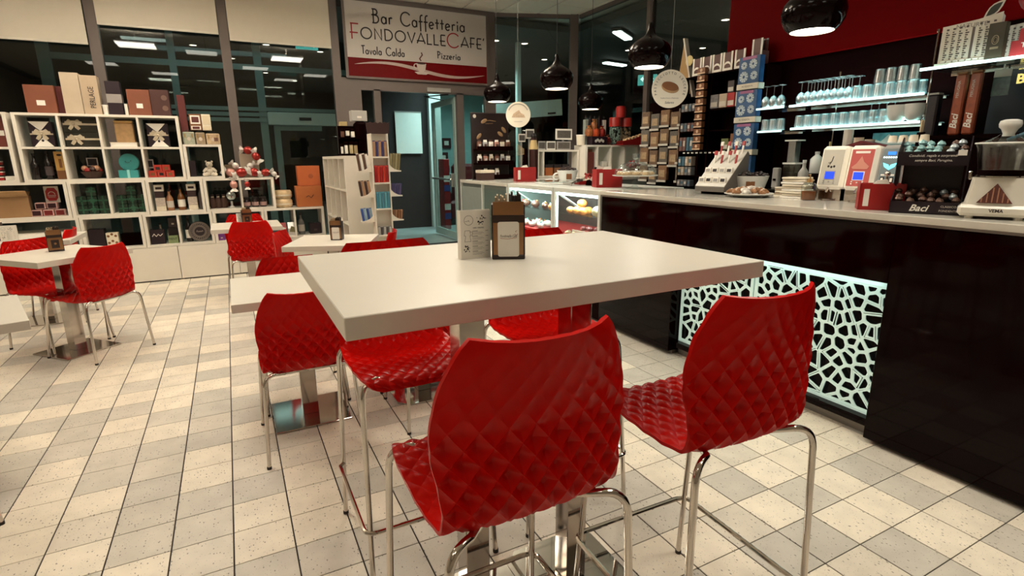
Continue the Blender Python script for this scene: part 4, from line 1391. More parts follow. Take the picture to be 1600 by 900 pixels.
GRB = M('gift_green_ribbon', (.025, .11, .06), .3)
for c_, (xa, nm) in enumerate(((-1.49, 'left'), (-1.13, 'right'))):
    k = 0
    for r_ in range(3):
        for i in range(3 if r_ < 2 else 1):
            x = xa + .045 + i * .095 if r_ < 2 else xa + .14
            z = Z2 + .0245 + r_ * .098
            if r_ == 2 and c_ == 1:
                z = Z2 + .0245 + r_ * .098
            e = thing('gift_parcel', 'green wrapped parcel in the %s green cubby, %s' % (nm, ('bottom left', 'bottom middle', 'bottom right', 'middle-row left', 'middle-row centre', 'middle-row right', 'on top')[k]), 'gift box', (x, YF + .05, z), 0, 'green wrapped parcels')
            MB().box(-.045, .045, -.045, .045, 0, .094, .004).build('box', GR1, e)
            MB().box(-.007, .007, -.047, .047, 0, .096).box(-.047, .047, -.047, -.045, .04, .054).build('ribbon', GRB, e)
            if r_ == 2 or k % 3 == 1:
                bow(e, 0, -.048, .075 if r_ == 2 else .047, .03, GRB)
            k += 1
TWD = M('tower_dark', (.03, .012, .012), .5)


def tower(x, label):
    e = thing('treat_tower', label, 'box', (x, YF + .05, Z2 + .0245), 0, 'striped towers of treats')
    for k, (za, zb_, mm, w) in enumerate(((0, .055, CREAM, .048), (.057, .15, M('tower_print', (.55, .47, .40), .6, var=.4, vscale=60), .048), (.152, .22, TWD, .045), (.222, .295, PAPER, .047))):
        MB().box(-w, w, -.04, .04, za, zb_, .003).build(('bottom_box', 'printed_box', 'dark_box', 'top_box')[k], mm, e)
    MB().box(-.03, .03, -.042, -.04, .245, .27).build('lettering_strip', TWD, e)


tower(-.725, 'tower of cream and dark treat boxes, left one in the bottle cubby')
tower(-.405, 'tower of cream and dark treat boxes, right one in the bottle cubby')
bottle(-.635, Z2 + .0245, .24, .037, M('peach_bottle', (.34, .15, .07), .12), 'peach-coloured bottle between the treat towers', lab=LAB)
bottle(-.52, Z2 + .0245, .265, .038, AMB, 'amber bottle with a white label between the treat towers', lab=PAPER)
bottle(-.315, Z2 + .0245, .30, .034, M('grey_bottle', (.10, .09, .08), .12), 'tall grey bottle right of the second treat tower', lab=M('dim_label', (.07, .05, .05), .5))
# row 3, right unit
e = thing('silver_ornament', 'silver round ornament in the cubby under the candies', 'ornament', (.0, YF + .02, Z2 + .0245))
MB().lathe([(.03, 0), (.035, .01), (.012, .03), (.012, .08)], 14).build('foot', SILV, e, smooth=40)
MB().ball((0, 0, .145), .052, 16, sy=.5).build('disc', M('silver_glass', (.5, .56, .56), .12, .8), e, smooth=True)
for k in range(3):
    e = thing('treat_bag', 'brown netted treat bag in the cubby beside the silver ornament, %s' % ('left', 'middle', 'right')[k], 'bag', (-.20 + k * .06, YF + .1, Z2 + .0245), 0, 'brown treat bags')
    MB().lathe([(.03, 0), (.04, .03), (.035, .10), (.012, .135), (.02, .16)], 10).build('bag', M('bag_brown', (.07, .03, .02), .7), e, smooth=40)
    MB().cyl(0, 0, .128, .138, .016, 8).build('tie', CREAM, e)
for k in range(3):
    e = thing('jar', 'dark round jar with a pink label under the candies, %s' % ('left', 'middle', 'right')[k], 'jar', (.165 + k * .092, YF + .03, Z2 + .0245), 0, 'dark jars with pink labels')
    MB().lathe([(.034, 0), (.040, .008), (.040, .075), (.030, .09), (.030, .10)], 14).build('body', M('jar_black', (.02, .008, .008), .15), e, smooth=40)
    MB().lathe([(.041, .018), (.041, .062)], 14, cap=False).build('label_wrap', M('label_pink', (.36, .22, .20), .5), e, smooth=True)
    MB().cyl(0, 0, .10, .12, .033, 14).build('lid', INK, e)
# wrapped candies on top and hanging
FOILR = M('foil_red', (.30, .018, .012), .22, .35, var=.5, vscale=30, bump=.6, bscale=60)
CELLO = M('cellophane', (.62, .58, .53), .25, .1, var=.35, vscale=40, bump=.8, bscale=80)
PINKF = M('foil_pink', (.55, .27, .22), .25, .3, var=.4, vscale=30)
CT = Z3 + .002


def candy(x, y, z, r, a, label, mat=FOILR, sz=1.0, tilt=0.0):
    e = thing('wrapped_candy', label, 'candy', (x, y, z), 0, 'large wrapped candies')
    MB().ball((0, 0, 0), r, 14, sx=1.15, sz=sz).build('sweet', mat, e, smooth=True)
    for s in (-1, 1):
        mb = MB()
        n = 12
        vs = []
        for k in range(n):
            t = 2 * PI * k / n
            rr = .35
            vs.append((s * r * .95, r * rr * math.cos(t), r * rr * math.sin(t)))
        for k in range(n):
            t = 2 * PI * k / n
            q = .95 + .25 * math.sin(3 * t + s)
            vs.append((s * r * (1.9 + .2 * math.sin(5 * t)), r * q * math.cos(t) * .8, r * q * math.sin(t)))
        fs = [(k, (k + 1) % n, n + (k + 1) % n, n + k) for k in range(n)] + [tuple(range(n, 2 * n))]
        mb.add(vs, fs).build('twist', CELLO, e, smooth=True)
    e.rotation_euler = (0, a, tilt)
    return e


candy(.245, YF - .01, 1.475, .048, .1, 'red foil candy at the top of the candy heap')
candy(.325, YF - .02, 1.405, .046, 1.0, 'dark red foil candy just below the topmost one')
candy(.03, YF - .02, CT + .062, .05, .4, 'pink foil candy at the left end of the heap', PINKF)
candy(.145, YF - .03, CT + .060, .055, -.2, 'red foil candy left of the middle of the heap')
candy(.285, YF - .02, CT + .060, .052, .3, 'red foil candy right of the middle of the heap')
candy(.41, YF - .03, CT + .055, .048, -.1, 'red foil candy at the right end of the heap')
candy(.09, YF - .0, CT + .14, .036, .8, 'clear-wrapped candy on the left of the heap', CELLO)
candy(.25, YF + .02, CT + .135, .036, -.6, 'clear-wrapped candy in the middle of the heap', CELLO)
e = candy(.045, SY0 - .03, Z3 - .075, .042, PI / 2, 'pink heart-tagged candy hanging over the shelf edge', PINKF)
candy(.19, SY0 - .03, Z3 - .075, .032, PI / 2, 'small red candy hanging over the shelf edge')
candy(.50, SY0 + .0, Z3 + .04, .03, .9, 'clear-wrapped candy drooping off the right shelf corner', CELLO)
crate('gift_box', 'plain beige box behind the wrapped candies', 'box', .145, .35, YF + .07, YF + .2, CT, 1.435, M('beige_box', (.38, .30, .22), .6))
crate('gift_box', 'brown box left of the wrapped candies', 'box', -.03, .115, YF + .06, YF + .2, CT, 1.31, M('brown_box2', (.26, .19, .12), .6))
# on the right bottom unit
for k in range(2):
    e = thing('panettone', 'cream wrapped round cake, %s of the two stacked' % ('lower', 'upper')[k], 'cake', (.585, YF + .05, Z2 + .002 + k * .108), 0, 'stacked wrapped cakes')
    MB().lathe([(.085, 0), (.102, .02), (.104, .08), (.09, .105)], 20).build('cake', M('cake_wrap', (.62, .46, .26), .5, var=.5, vscale=18), e, smooth=40)
    MB().lathe([(.105, .035), (.105, .055)], 20, cap=False).build('ribbon', CREAM, e)
OR = M('orange_card', (.42, .12, .03), .5)
e = crate('carton', 'orange box standing lower in the pair beside the partition', 'box', .735, 1.04, YF - .04, YF + .16, Z2 + .002, 1.035, OR, 'orange boxes')
MB().tube([(-.04, -.103, .12), (-.01, -.103, .14), (.02, -.103, .11), (.05, -.103, .15)], .004, 5).build('mark', INK, e)
e = crate('carton', 'orange box stacked on the other beside the partition', 'box', .775, 1.04, YF - .02, YF + .15, 1.037, 1.285, M('orange_card2', (.44, .10, .025), .5), 'orange boxes')
MB().ball((.02, -.086, .12), .03, 12, sy=.06).build('emblem', M('orange_dim', (.30, .07, .02), .5), e)
# bottom row
e = crate('card_box', 'cream box with round brown biscuit print in the bottom row', 'box', -1.285, -1.175, YF - .02, YF + .08, Z1 + .0245, .585, CREAM)
for i in range(3):
    for j in range(2):
        MB().ball((-.034 + i * .034, -.05, .05 + j * .075 + (i % 2) * .02), .014, 8, sy=.12).build('biscuit_print', BROWN, e)
crate('card_box', 'large black box behind the turned left table, left one', 'box', -1.445, -1.30, YF, YF + .14, Z1 + .0245, .63, DKB)
crate('card_box', 'wide black box under the pale machine, bottom row', 'box', -1.16, -.95, YF + .04, YF + .16, Z1 + .0245, .56, BLACKM)
e = crate('gift_bag', 'black gift bag with white script on the bottom row', 'bag', -.875, -.735, YF - .02, YF + .1, Z1 + .0245, .59, DKB)
mb = MB()
ribbon(mb, [(-.05, .09), (-.03, .12), (-.01, .09), (.01, .115), (.03, .095), (.055, .12)], .006, -.064, -.0605)
mb.build('script', PAPER, e)
MB().tube([(-.03, -.05, .165), (-.02, -.05, .2), (.03, -.05, .2), (.04, -.05, .165)], .003, 5).build('handle', INK, e)
e = crate('card_box', 'small pale green box with dark lettering on the bottom row', 'box', -.705, -.605, YF - .02, YF + .06, Z1 + .0245, .51, M('green_label', (.22, .28, .13), .5))
text('lettering', 'MINT', .035, INK, e, (0, -.0415, .05), '-y', .0003)
crate('card_box', 'dark box stacked behind the pale green box, lower one', 'box', -.70, -.60, YF + .07, YF + .15, Z1 + .0245, .60, DKB, tagm=LAB)
crate('card_box', 'dark box stacked behind the pale green box, upper one', 'box', -.69, -.60, YF + .07, YF + .15, .601, .71, M('plum_card', (.05, .03, .03), .5), tagm=LAB)
for k in range(2):
    bottle(-.80 + k * .09 + .02, Z1 + .0245, .23, .03, CLB, 'pale bottle behind the black gift bag, %s' % ('left', 'right')[k], y=YF + .14, lab=PAPER)
bottle(-.49, Z1 + .0245, .31, .037, DGL, 'dark wine bottle with a white label left of the round tin', lab=PAPER)
e = thing('round_tin', 'large round black tin with filigree print standing on edge', 'tin', (-.378, YF + .03, Z1 + .0245))
mb = MB()
mb.T = Matrix.Translation((0, 0, .118)) @ Matrix.Rotation(PI / 2, 4, 'X')
mb.lathe([(.110, -.03), (.117, -.025), (.117, .025), (.110, .03)], 36)
mb.build('tin', DKB, e, smooth=30)
mb = MB()
for rr, w_ in ((.108, .004), (.098, .003), (.062, .003), (.055, .002)):
    ribbon(mb, A(0, .118, rr, rr, 0, 360, 40), w_, -.033, -.031)
for k in range(24):
    a = k * 15
    ribbon(mb, A(.08 * math.cos(math.radians(a)), .118 + .08 * math.sin(math.radians(a)), .012, .012, a, a + 270, 6), .003, -.033, -.031)
mb.build('filigree', M('filigree', (.42, .36, .30), .5), e)
mb = MB()
ribbon(mb, [(-.035, .112), (-.025, .132), (-.018, .110), (-.008, .122), (0, .110), (.008, .124), (.018, .111), (.028, .128), (.036, .114)], .004, -.034, -.031)
mb.build('script', M('filigree', (.42, .36, .30), .5), e)
crate('card_box', 'purple box at the left of the cubby behind the small table', 'box', -.195, -.115, YF - .04, YF + .04, Z1 + .0245, .50, M('purple_card', (.16, .03, .20), .4), tagm=LAB)
for k, (x, mm, lab) in enumerate(((.53, REDG, 'red coffee bag with pale print on the bottom shelf'), (.645, SILV, 'white and silver coffee bag on the bottom shelf'))):
    e = thing('coffee_bag', lab, 'bag', (x, YF, Z1 + .0245), 0, 'coffee bags')
    mb = MB()
    mb.add([(-.05, -.03, 0), (.05, -.03, 0), (.05, .03, 0), (-.05, .03, 0), (-.05, -.034, .09), (.05, -.034, .09), (.05, .03, .09), (-.05, .03, .09), (-.048, -.002, .165), (.048, -.002, .165), (.048, .002, .165), (-.048, .002, .165)],
           [(3, 2, 1, 0), (0, 1, 5, 4), (1, 2, 6, 5), (2, 3, 7, 6), (3, 0, 4, 7), (4, 5, 9, 8), (5, 6, 10, 9), (6, 7, 11, 10), (7, 4, 8, 11), (8, 9, 10, 11)])
    mb.build('bag', mm, e)
    MB().prism([(-.035, .05), (.03, .04), (.04, .10), (-.01, .12)], -.038, -.033, 'y').build('print', PAPER if k == 0 else M('olive_print', (.18, .16, .07), .5), e)
bottle(.765, Z1 + .0245, .27, .04, M('smoke_bottle', (.16, .15, .14), .1), 'clear-grey bottle beside the coffee bags', lab=LAB)
crate('card_box', 'dark box at the far right end of the bottom row', 'box', .86, 1.0, YF, YF + .15, Z1 + .0245, .56, DKB, tagm=M('dim_label', (.07, .05, .05), .5))

# ================================================================== PARTITION SHELF WITH VERTICAL SLOTS
UX0, UX1, UY0, UY1, UH = 1.06, 1.40, 5.75, 7.15, 1.395
e = thing('partition_shelf', 'white partition shelf end-on beside the far tables, red bottles in its side slots', 'shelf', ((UX0 + UX1) / 2, (UY0 + UY1) / 2, 0))
w, d = (UX1 - UX0) / 2, (UY1 - UY0) / 2
MB().box(-w, w, -d, -d + .03, 0, UH).build('end_panel', SHW, e)
MB().box(-w, w, d - .03, d, 0, UH).build('end_panel', SHW, e)
MB().box(-w, w, -d + .03, d - .03, UH - .03, UH).build('board', SHW, e)
MB().box(-w, w, -d + .03, d - .03, 0, .03).build('board', SHW, e)
MB().box(w - .012, w, -d + .03, d - .03, .03, UH - .03).build('back_panel', SHW, e)
for k in (1, 2, 3):
    MB().box(-w, w - .012, -d + k * .35 - .009, -d + k * .35 + .009, .03, UH - .03).build('divider', SHW, e)
    MB().box(-w, w - .012, -d + .03, d - .03, k * .347 - .009, k * .347 + .009).build('shelf_board', SHW, e)
for k, (j, mm) in enumerate(((0, DGL), (1, DGL), (0, REDG), (1, AMB), (2, REDG), (3, DGL))):
    z = .70 if k < 2 else .356
    bottle(UX0 + .10, z, .22 if k < 2 else .27, .034, mm, 'bottle in a side slot of the partition shelf, %s' % ('upper near slot', 'upper second slot', 'lower near slot, red', 'lower second slot, amber', 'lower third slot, red', 'lower far slot')[k], 'bottles in the partition slots', y=UY0 + .2 + j * .35, lab=PAPER if k < 5 else None)
e = thing('spirits_rack', 'black two-tier counter rack of small spirit packs on the partition', 'display rack', (1.18, 5.95, UH + .001))
MB().box(-.12, .13, -.10, .12, 0, .02).build('base', BLACKM, e)
MB().box(-.12, .13, .02, .03, .02, .30).build('back_panel', BLACKM, e)
MB().box(-.12, .13, -.06, .02, .17, .185).build('shelf_board', BLACKM, e)
MB().box(.05, .17, -.05, .10, .02, .35, .03).build('dome_case', BLACKM, e)
for k, (x, w_, h, mm, z) in enumerate(((-.105, .018, .10, PAPER, .02), (-.065, .030, .12, PAPER, .02), (-.015, .034, .125, M('brass_pack', (.5, .40, .22), .4), .02), (.03, .036, .12, M('brass_pack2', (.36, .26, .13), .4), .02), (-.09, .03, .08, M('brown_pack', (.12, .05, .03), .5), .186), (-.04, .034, .07, PAPER, .20), (.012, .034, .08, PAPER, .186))):
    p_ = crate('spirit_pack', 'small pack on the black spirits rack, %s' % ('white, lower far left', 'white, lower second', 'brass-coloured, lower third', 'brass-coloured, lower right', 'brown, upper left', 'white, upper middle', 'white, upper right')[k], 'box', 1.18 + x - w_ / 2, 1.18 + x + w_ / 2, 5.87, 5.91, UH + .001 + z, UH + z + h, mm, 'packs on the spirits rack', lid=BLACKM)
crate('carton', 'white printed carton on top of the black dome case', 'box', 1.20, 1.36, 5.92, 6.03, UH + .352, UH + .455, M('grey_carton', (.42, .40, .37), .6), tagm=PAPER)
crate('card_box', 'small yellowish box above the spirits rack', 'box', 1.09, 1.16, 5.97, 6.05, UH + .302, UH + .345, M('yellow_card', (.48, .36, .16), .6))

# ================================================================== CARDBOARD TREAT TOWER
e = thing('candy_tower', 'white cardboard candy tower with curved side shelves and a zigzag header', 'display stand', (1.345, 5.45, 0))
TC = M('tower_card', (.74, .68, .58), .6, var=.02)
MB().box(-.085, .085, 0.02, .10, 0, 1.60).build('column', TC, e)
for s in (-1, 1):
    MB().box(s * .085, s * .075, -.05, .02, 0, 1.60).build('cheek', TC, e)
poly = [(-.10, 1.60), (.10, 1.60)] + [(.115 - .02 * k, 1.70 + (.012 if k % 2 else 0)) for k in range(0, 12)]
MB().prism([(-.105, 1.60), (.105, 1.60)] + [(.115 - .023 * k, 1.71 - (.012 if k % 2 else 0)) for k in range(11)], -.02, -.008, 'y').build('header', M('tower_header', (.035, .012, .010), .5), e)
for k, z in enumerate((1.37, 1.12, .865, .60)):
    MB().box(-.075, .075, -.06, .02, z, z + .014).build('shelf_board', TC, e)
for k, z in enumerate((1.235, .99, .745)):
    for s in (-1, 1):
        q = [(s * .085, z), (s * .21, z), (s * .21, z + .012)] + [(s * (.21 - .125 * math.sin(t)), z + .012 + .10 * (1 - math.cos(t))) for t in [i * PI / 16 for i in range(1, 9)]] + [(s * .085, z + .112)]
        MB().prism(q if s > 0 else q[::-1], -.01, 0.0, 'y').build('curved_bracket', TC, e)
        MB().box(s * .085, s * .205, 0.0, .09, z, z + .01).build('side_shelf', TC, e)
bars = [(1.384, .0, -.07, [M('bar_tan', (.40, .22, .12), .4), M('bar_navy', (.05, .04, .12), .4)], 'brown and navy', .15), (1.134, 0, -.07, [REDG, M('bar_scarlet', (.50, .03, .015), .35)], 'red', .165), (.879, 0, -.07, [M('bar_blue', (.06, .22, .30), .35), M('bar_teal', (.10, .33, .40), .35)], 'blue', .165), (.614, 0, -.07, [M('bar_grey', (.42, .40, .38), .4), M('bar_dark', (.06, .05, .05), .4)], 'grey', .085)]
for z, x0, y_, mm, nm, hh in bars:
    for i in range(5):
        b_ = thing('candy_bar', '%s candy bar upright in the tower middle, %s' % (nm, ('leftmost', 'second from left', 'centre', 'second from right', 'rightmost')[i]), 'candy bar', (1.345 - .056 + i * .028, 5.415, z), 0, '%s candy bars in the tower' % nm)
        MB().box(-.012, .012, -.008, .008, 0, hh * .94, .002).build('wrapper', mm[i % 2], b_)
        MB().box(-.013, .013, -.002, .002, hh * .94, hh).build('crimp', mm[(i + 1) % 2], b_)
        b_.rotation_euler.x = .06
sides = [(1.246, -1, M('bar_brown', (.10, .05, .03), .4), 'brown-white', PAPER, .17), (1.246, 1, M('bar_olive', (.20, .16, .07), .4), 'olive', M('bar_olive2', (.28, .24, .12), .4), .17), (1.001, -1, M('bar_coffee', (.05, .02, .015), .4), 'dark', M('bar_tan', (.40, .22, .12), .4), .155), (1.001, 1, M('bar_violet', (.06, .05, .14), .4), 'violet', M('bar_navy', (.05, .04, .12), .4), .12), (.756, -1, M('bar_cobalt', (.03, .08, .30), .35), 'cobalt', M('bar_sky', (.25, .38, .5), .4), .13), (.756, 1, M('bar_copper', (.28, .13, .06), .4), 'copper', BROWN, .10)]
for z, s, mm, nm, m2, hh in sides:
    for i in range(4):
        b_ = thing('candy_bar', '%s candy bar on the tower %s side shelf, %s' % (nm, 'left' if s < 0 else 'right', ('outermost', 'second', 'third', 'innermost')[i]), 'candy bar', (1.345 + s * (.19 - i * .028), 5.475, z), 0, '%s candy bars on the tower side' % nm)
        MB().box(-.011, .011, -.012, .012, 0, hh * .95, .002).build('wrapper', mm if i % 2 == 0 else m2, b_)
        MB().box(-.012, .012, -.002, .002, hh * .95, hh).build('crimp', m2 if i % 2 == 0 else mm, b_)
        b_.rotation_euler.y = .12 * (-1 if s < 0 else 1)
crate('card_box', 'flat white leaflet box on the floor side of the candy tower', 'box', 1.10, 1.24, 5.40, 5.50, 0, .60, M('tower_card', (.74, .68, .58), .6), lid=PAPER)
# ================================================================== BAR COUNTER
STONE = M('pale_stone', (0.60, 0.57, 0.50), 0.12, var=0.10, vscale=5)
PLN = M('plinth_metal', (0.22, 0.20, 0.18), 0.35, 0.4)
CX = 2.60
e = thing('bar_worktop', 'long pale stone bar worktop on the black counter', 'worktop', (2.95, 1.0, 1.072))
MB().box(-.37, .37, -2.9, 2.49, 0, .030, .002).build('slab', STONE, e)
MB().box(-.36, .36, -2.9, 2.49, -.012, 0).build('underlay', PLN, e)
e = thing('bar_counter', 'glossy black bar counter with a recessed glowing patterned panel', 'counter', (CX, 1.0, 0))
MB().box(0, .62, 1.67, 2.485, .03, 1.058, .002).build('front_block', BLACK, e)
MB().box(0, .62, .33, 1.67, .79, 1.058, .002).build('front_strip', BLACK, e)
MB().box(0, .62, -.60, .33, .022, 1.058, .002).build('front_block', BLACK, e)
MB().box(0, .62, -2.9, -.602, .022, 1.058, .002).build('front_block', BLACK, e)
MB().box(.11, .62, .33, 1.67, .06, .79).build('recess_back', BLACK, e)
MB().box(.04, .11, .33, 1.67, .062, .10).build('bottom_rail', BLACK, e)
MB().box(.09, .6, .34, 1.66, 0, .058).build('plinth', PLN, e)
MB().box(.05, .6, 1.68, 2.48, 0, .03).build('plinth', PLN, e)
MB().box(.10, .6, -2.9, .32, 0, .022).build('plinth', PLN, e)
GLOWW = EM('lattice_glow', (0.62, 0.88, 0.78), 0.20, '#d8efe6')
random.seed(11)


def clip(poly, a, b, c):
    """keep the side a*x + b*y <= c"""
    out = []
    for i in range(len(poly)):
        p, q = poly[i], poly[(i + 1) % len(poly)]
        dp, dq = a * p[0] + b * p[1] - c, a * q[0] + b * q[1] - c
        if dp <= 0:
            out.append(p)
        if (dp < 0) != (dq < 0) and abs(dp - dq) > 1e-12:
            t = dp / (dp - dq)
            out.append((p[0] + (q[0] - p[0]) * t, p[1] + (q[1] - p[1]) * t))
    return out


def inset(poly, d):
    area2 = sum(p[0] * q[1] - q[0] * p[1] for p, q in zip(poly, poly[1:] + poly[:1]))
    if area2 < 0:
        poly = poly[::-1]
    res = list(poly)
    for p, q in zip(poly, poly[1:] + poly[:1]):
        ex, ey = q[0] - p[0], q[1] - p[1]
        l = math.hypot(ex, ey)
        if l < 1e-6:
            continue
        nx, ny = ey / l, -ex / l
        res = clip(res, nx, ny, nx * p[0] + ny * p[1] - d)
        if len(res) < 3:
            return []
    return res


def rounded(poly, k=3):
    out = []
    n = len(poly)
    for i in range(n):
        p0, p1, p2 = Vector(poly[i - 1]), Vector(poly[i]), Vector(poly[(i + 1) % n])
        r_ = min(.008, (p0 - p1).length * .3, (p2 - p1).length * .3)
        a = p1 + (p0 - p1).normalized() * r_
        b = p1 + (p2 - p1).normalized() * r_
        for j in range(k + 1):
            t = j / k
            out.append(tuple(a * (1 - t) ** 2 + p1 * 2 * t * (1 - t) + b * t * t))
    return out


def lattice(y0, y1, z0, z1, npts):
    """pierced panel: Voronoi web as a plate with real holes, y/z in counter coordinates"""
    pts = []
    tries = 0
    while len(pts) < npts and tries < 20000:
        tries += 1
        p = (random.uniform(y0, y1), random.uniform(z0, z1))
        if all((p[0] - q[0]) ** 2 + (p[1] - q[1]) ** 2 > .036 ** 2 for q in pts):
            pts.append(p)
    mb = MB()
    for p in pts:
        cell = [(y0, z0), (y1, z0), (y1, z1), (y0, z1)]
        for q in pts:
            if q is p or (p[0] - q[0]) ** 2 + (p[1] - q[1]) ** 2 > .09:
                continue
            a, b = q[0] - p[0], q[1] - p[1]
            c = (q[0] ** 2 + q[1] ** 2 - p[0] ** 2 - p[1] ** 2) / 2
            cell = clip(cell, a, b, c)
            if len(cell) < 3:
                break
        if len(cell) < 3:
            continue
        hole = inset(cell, .0080)
        if len(hole) < 3:
            mb.prism(cell, .086, .092, 'x')
            continue
        # drop tiny edges, round the corners
        hh = [hole[i] for i in range(len(hole)) if math.hypot(hole[i][0] - hole[i - 1][0], hole[i][1] - hole[i - 1][1]) > .004]
        if len(hh) < 3:
            mb.prism(cell, .086, .092, 'x')
            continue
        hr = rounded(hh)
        cx = sum(v[0] for v in hr) / len(hr)
        cy = sum(v[1] for v in hr) / len(hr)
        # project every hole vertex outwards on to the cell border
        outer = []
        for v in hr:
            dx, dy = v[0] - cx, v[1] - cy
            tb_ = 1e9
            for a_, b_ in zip(cell, cell[1:] + cell[:1]):
                ex, ey = b_[0] - a_[0], b_[1] - a_[1]
                den = dx * ey - dy * ex
                if abs(den) < 1e-12:
                    continue
                t = ((a_[0] - cx) * ey - (a_[1] - cy) * ex) / den
                s_ = ((a_[0] - cx) * dy - (a_[1] - cy) * dx) / den
                if t > .5 and -1e-6 <= s_ <= 1 + 1e-6:
                    tb_ = min(tb_, t)
            outer.append((cx + dx * tb_, cy + dy * tb_) if tb_ < 50 else v)
        n = len(hr)
        for x in (.086,):
            vs = [(x, v[0], v[1]) for v in hr] + [(x, v[0], v[1]) for v in outer] + [(.093, v[0], v[1]) for v in hr]
            fs = [(i, (i + 1) % n, n + (i + 1) % n, n + i) for i in range(n)] + [(i, 2 * n + i, 2 * n + (i + 1) % n, (i + 1) % n) for i in range(n)]
            mb.add(vs, fs)
        # web between the projected border and the real cell corners
        for c_ in cell:
            best = sorted(range(n), key=lambda i: math.hypot(outer[i][0] - c_[0], outer[i][1] - c_[1]))[:2]
            a_, b_ = outer[best[0]], outer[best[1]]
            mb.add([(.086, a_[0], a_[1]), (.086, b_[0], b_[1]), (.086, c_[0], c_[1])], [(0, 1, 2)])
    return mb


for ya, yb in ((.345, 1.085), (1.095, 1.66)):
    n_ = int((yb - ya) * .68 / .0040)
    lattice(ya + .012, yb - .012, .115, .750, n_).build('pierced_panel', GLOWW, e)
    MB().box(.084, .094, ya, yb, .750, .785).build('panel_border', GLOWW, e)
    MB().box(.084, .094, ya, yb, .100, .115).build('panel_border', GLOWW, e)
    for s0, s1 in ((ya, ya + .012), (yb - .012, yb)):
        MB().box(.084, .094, s0, s1, .115, .750).build('panel_border', GLOWW, e)
area('panel_led', (CX + .055, 2.0, .782), .02, 1.25, .5, LAMP_COOL)

# ================================================================== PASTRY CASES
WFR = M('white_metal', (.62, .64, .60), .3)
CASEG = GLASS('case_glass', (0.90, .95, .94), .0, 1.45, .8, .0)
BUN = M('bun', (.62, .21, .045), .5, var=.3)
BREAD = M('bread', (.62, .42, .24), .6, var=.25)
SUGAR = M('sugared', (.72, .66, .58), .6, var=.15, bump=.8)


def pastry_case(y0, y1, label, k):
    e = thing('pastry_case', label, 'display case', (CX, (y0 + y1) / 2, 0), 0, 'glass pastry cases')
    h = (y1 - y0) / 2
    MB().box(0.02, .66, -h, h, 0.03, .66).build('body', BLACKM, e)
    MB().box(0.08, .60, -h, h, 0.0, .03).build('plinth', PLN, e)
    MB().box(0.0, .62, -h + .02, h - .02, .66, .685, .003).build('red_tray', M('case_red', (.42, .02, .02), .3), e)
    MB().box(-.005, .88, -h, h, 1.06, 1.10, .003).build('top_frame', WFR, e)
    for s in (-1, 1):
        MB().box(-.005, .03, s * h, s * (h - .03), .66, 1.06).build('post', WFR, e)
        MB().prism([(.03, 1.05), (.05, 1.05), (.36, .86), (.34, .86)], s * (h - .018), s * (h - .008), 'y').build('side_strut', WFR, e)
    MB().box(.0, .004, -h + .03, h - .03, .69, 1.06).build('front_glass', CASEG, e)
    MB().box(.60, .64, -h, h, .685, 1.06).build('rear_panel', M('case_dark', (.06, .03, .025), .4), e)
    MB().box(.05, .45, -h + .04, h - .04, .868, .874).build('glass_shelf', CASEG, e)
    MB().box(.02, .05, -h + .04, h - .04, 1.035, 1.06).build('led_tube', EM('case_led', (.80, 1.0, .96), 6.0), e)
    return e


c1 = pastry_case(3.50, 4.205, 'glass pastry case nearest the black counter, buns and bread inside', 0)
c2 = pastry_case(4.215, 5.12, 'glass pastry case farther along, sugared pastries inside', 1)
area('case_led_light', (CX + .06, 3.85, 1.03), .03, .6, 7.0, LAMP_COOL, rot=(0, -.5, 0))
area('case_led_light', (CX + .06, 4.66, 1.03), .03, .8, 8.0, LAMP_COOL, rot=(0, -.5, 0))


def bun(x, y, z, r, label, mat=BUN, grp='round buns in the near case'):
    e = thing('bun', label, 'pastry', (x, y, z), random.random() * 3, grp)
    MB().ball((0, 0, r * .72), r, 14, sz=.78).build('crust', mat, e, smooth=True)
    MB().ball((0, 0, r * 1.28), r * .45, 8, sz=.35).build('glaze', M('bun_glaze', (.70, .30, .08), .25), e, smooth=True)
    return e


for k, (x, y, z, r, n_) in enumerate(((2.70, 3.98, .875, .042, 'front left'), (2.70, 3.88, .875, .042, 'front middle'), (2.78, 4.02, .875, .042, 'back left'), (2.78, 3.92, .875, .042, 'back right'), (2.735, 3.95, .935, .045, 'on top of the heap'), (2.70, 4.08, .875, .038, 'at the left post'))):
    bun(x, y, z, r, 'golden round bun on the glass shelf of the near case, %s' % n_)
bun(2.70, 3.66, .875, .06, 'flat round loaf on a pink tray in the near case', BREAD, None)
for k in range(6):
    e = thing('croissant', 'small pale croissant low in the near case, %s from the left' % ('first', 'second', 'third', 'fourth', 'fifth', 'sixth')[k], 'pastry', (2.68 + (k % 2) * .05, 4.08 - k * .055, .686), random.random(), 'pale croissants')
    MB().tube([(-.03, .015, .012), (-.012, -.004, .018), (.012, -.004, .018), (.03, .015, .012)], [.007, .016, .016, .007], 8).build('crust', SUGAR if k % 2 else BREAD, e, smooth=True)
    MB().tube([(-.01, -.006, .033), (.01, -.006, .033)], .004, 5).build('sugar_ridge', SUGAR, e)
for k in range(4):
    bun(2.69 + .02 * (k % 2), 3.86 - k * .055, .74, .026, 'dark berry muffin low in the near case, %s' % ('first', 'second', 'third', 'fourth')[k], M('berry', (.25, .04, .04), .5), 'dark berry muffins')
e = thing('pastry_basket', 'pale woven basket front low in the near case', 'basket', (2.70, 3.80, .686))
MB().box(-.03, .09, -.20, .20, 0, .006).build('base', CREAM, e)
MB().box(-.035, -.028, -.20, .20, 0, .05).build('front_wall', CREAM, e)
MB().box(-.03, .09, -.205, -.198, 0, .05).build('side_wall', CREAM, e)
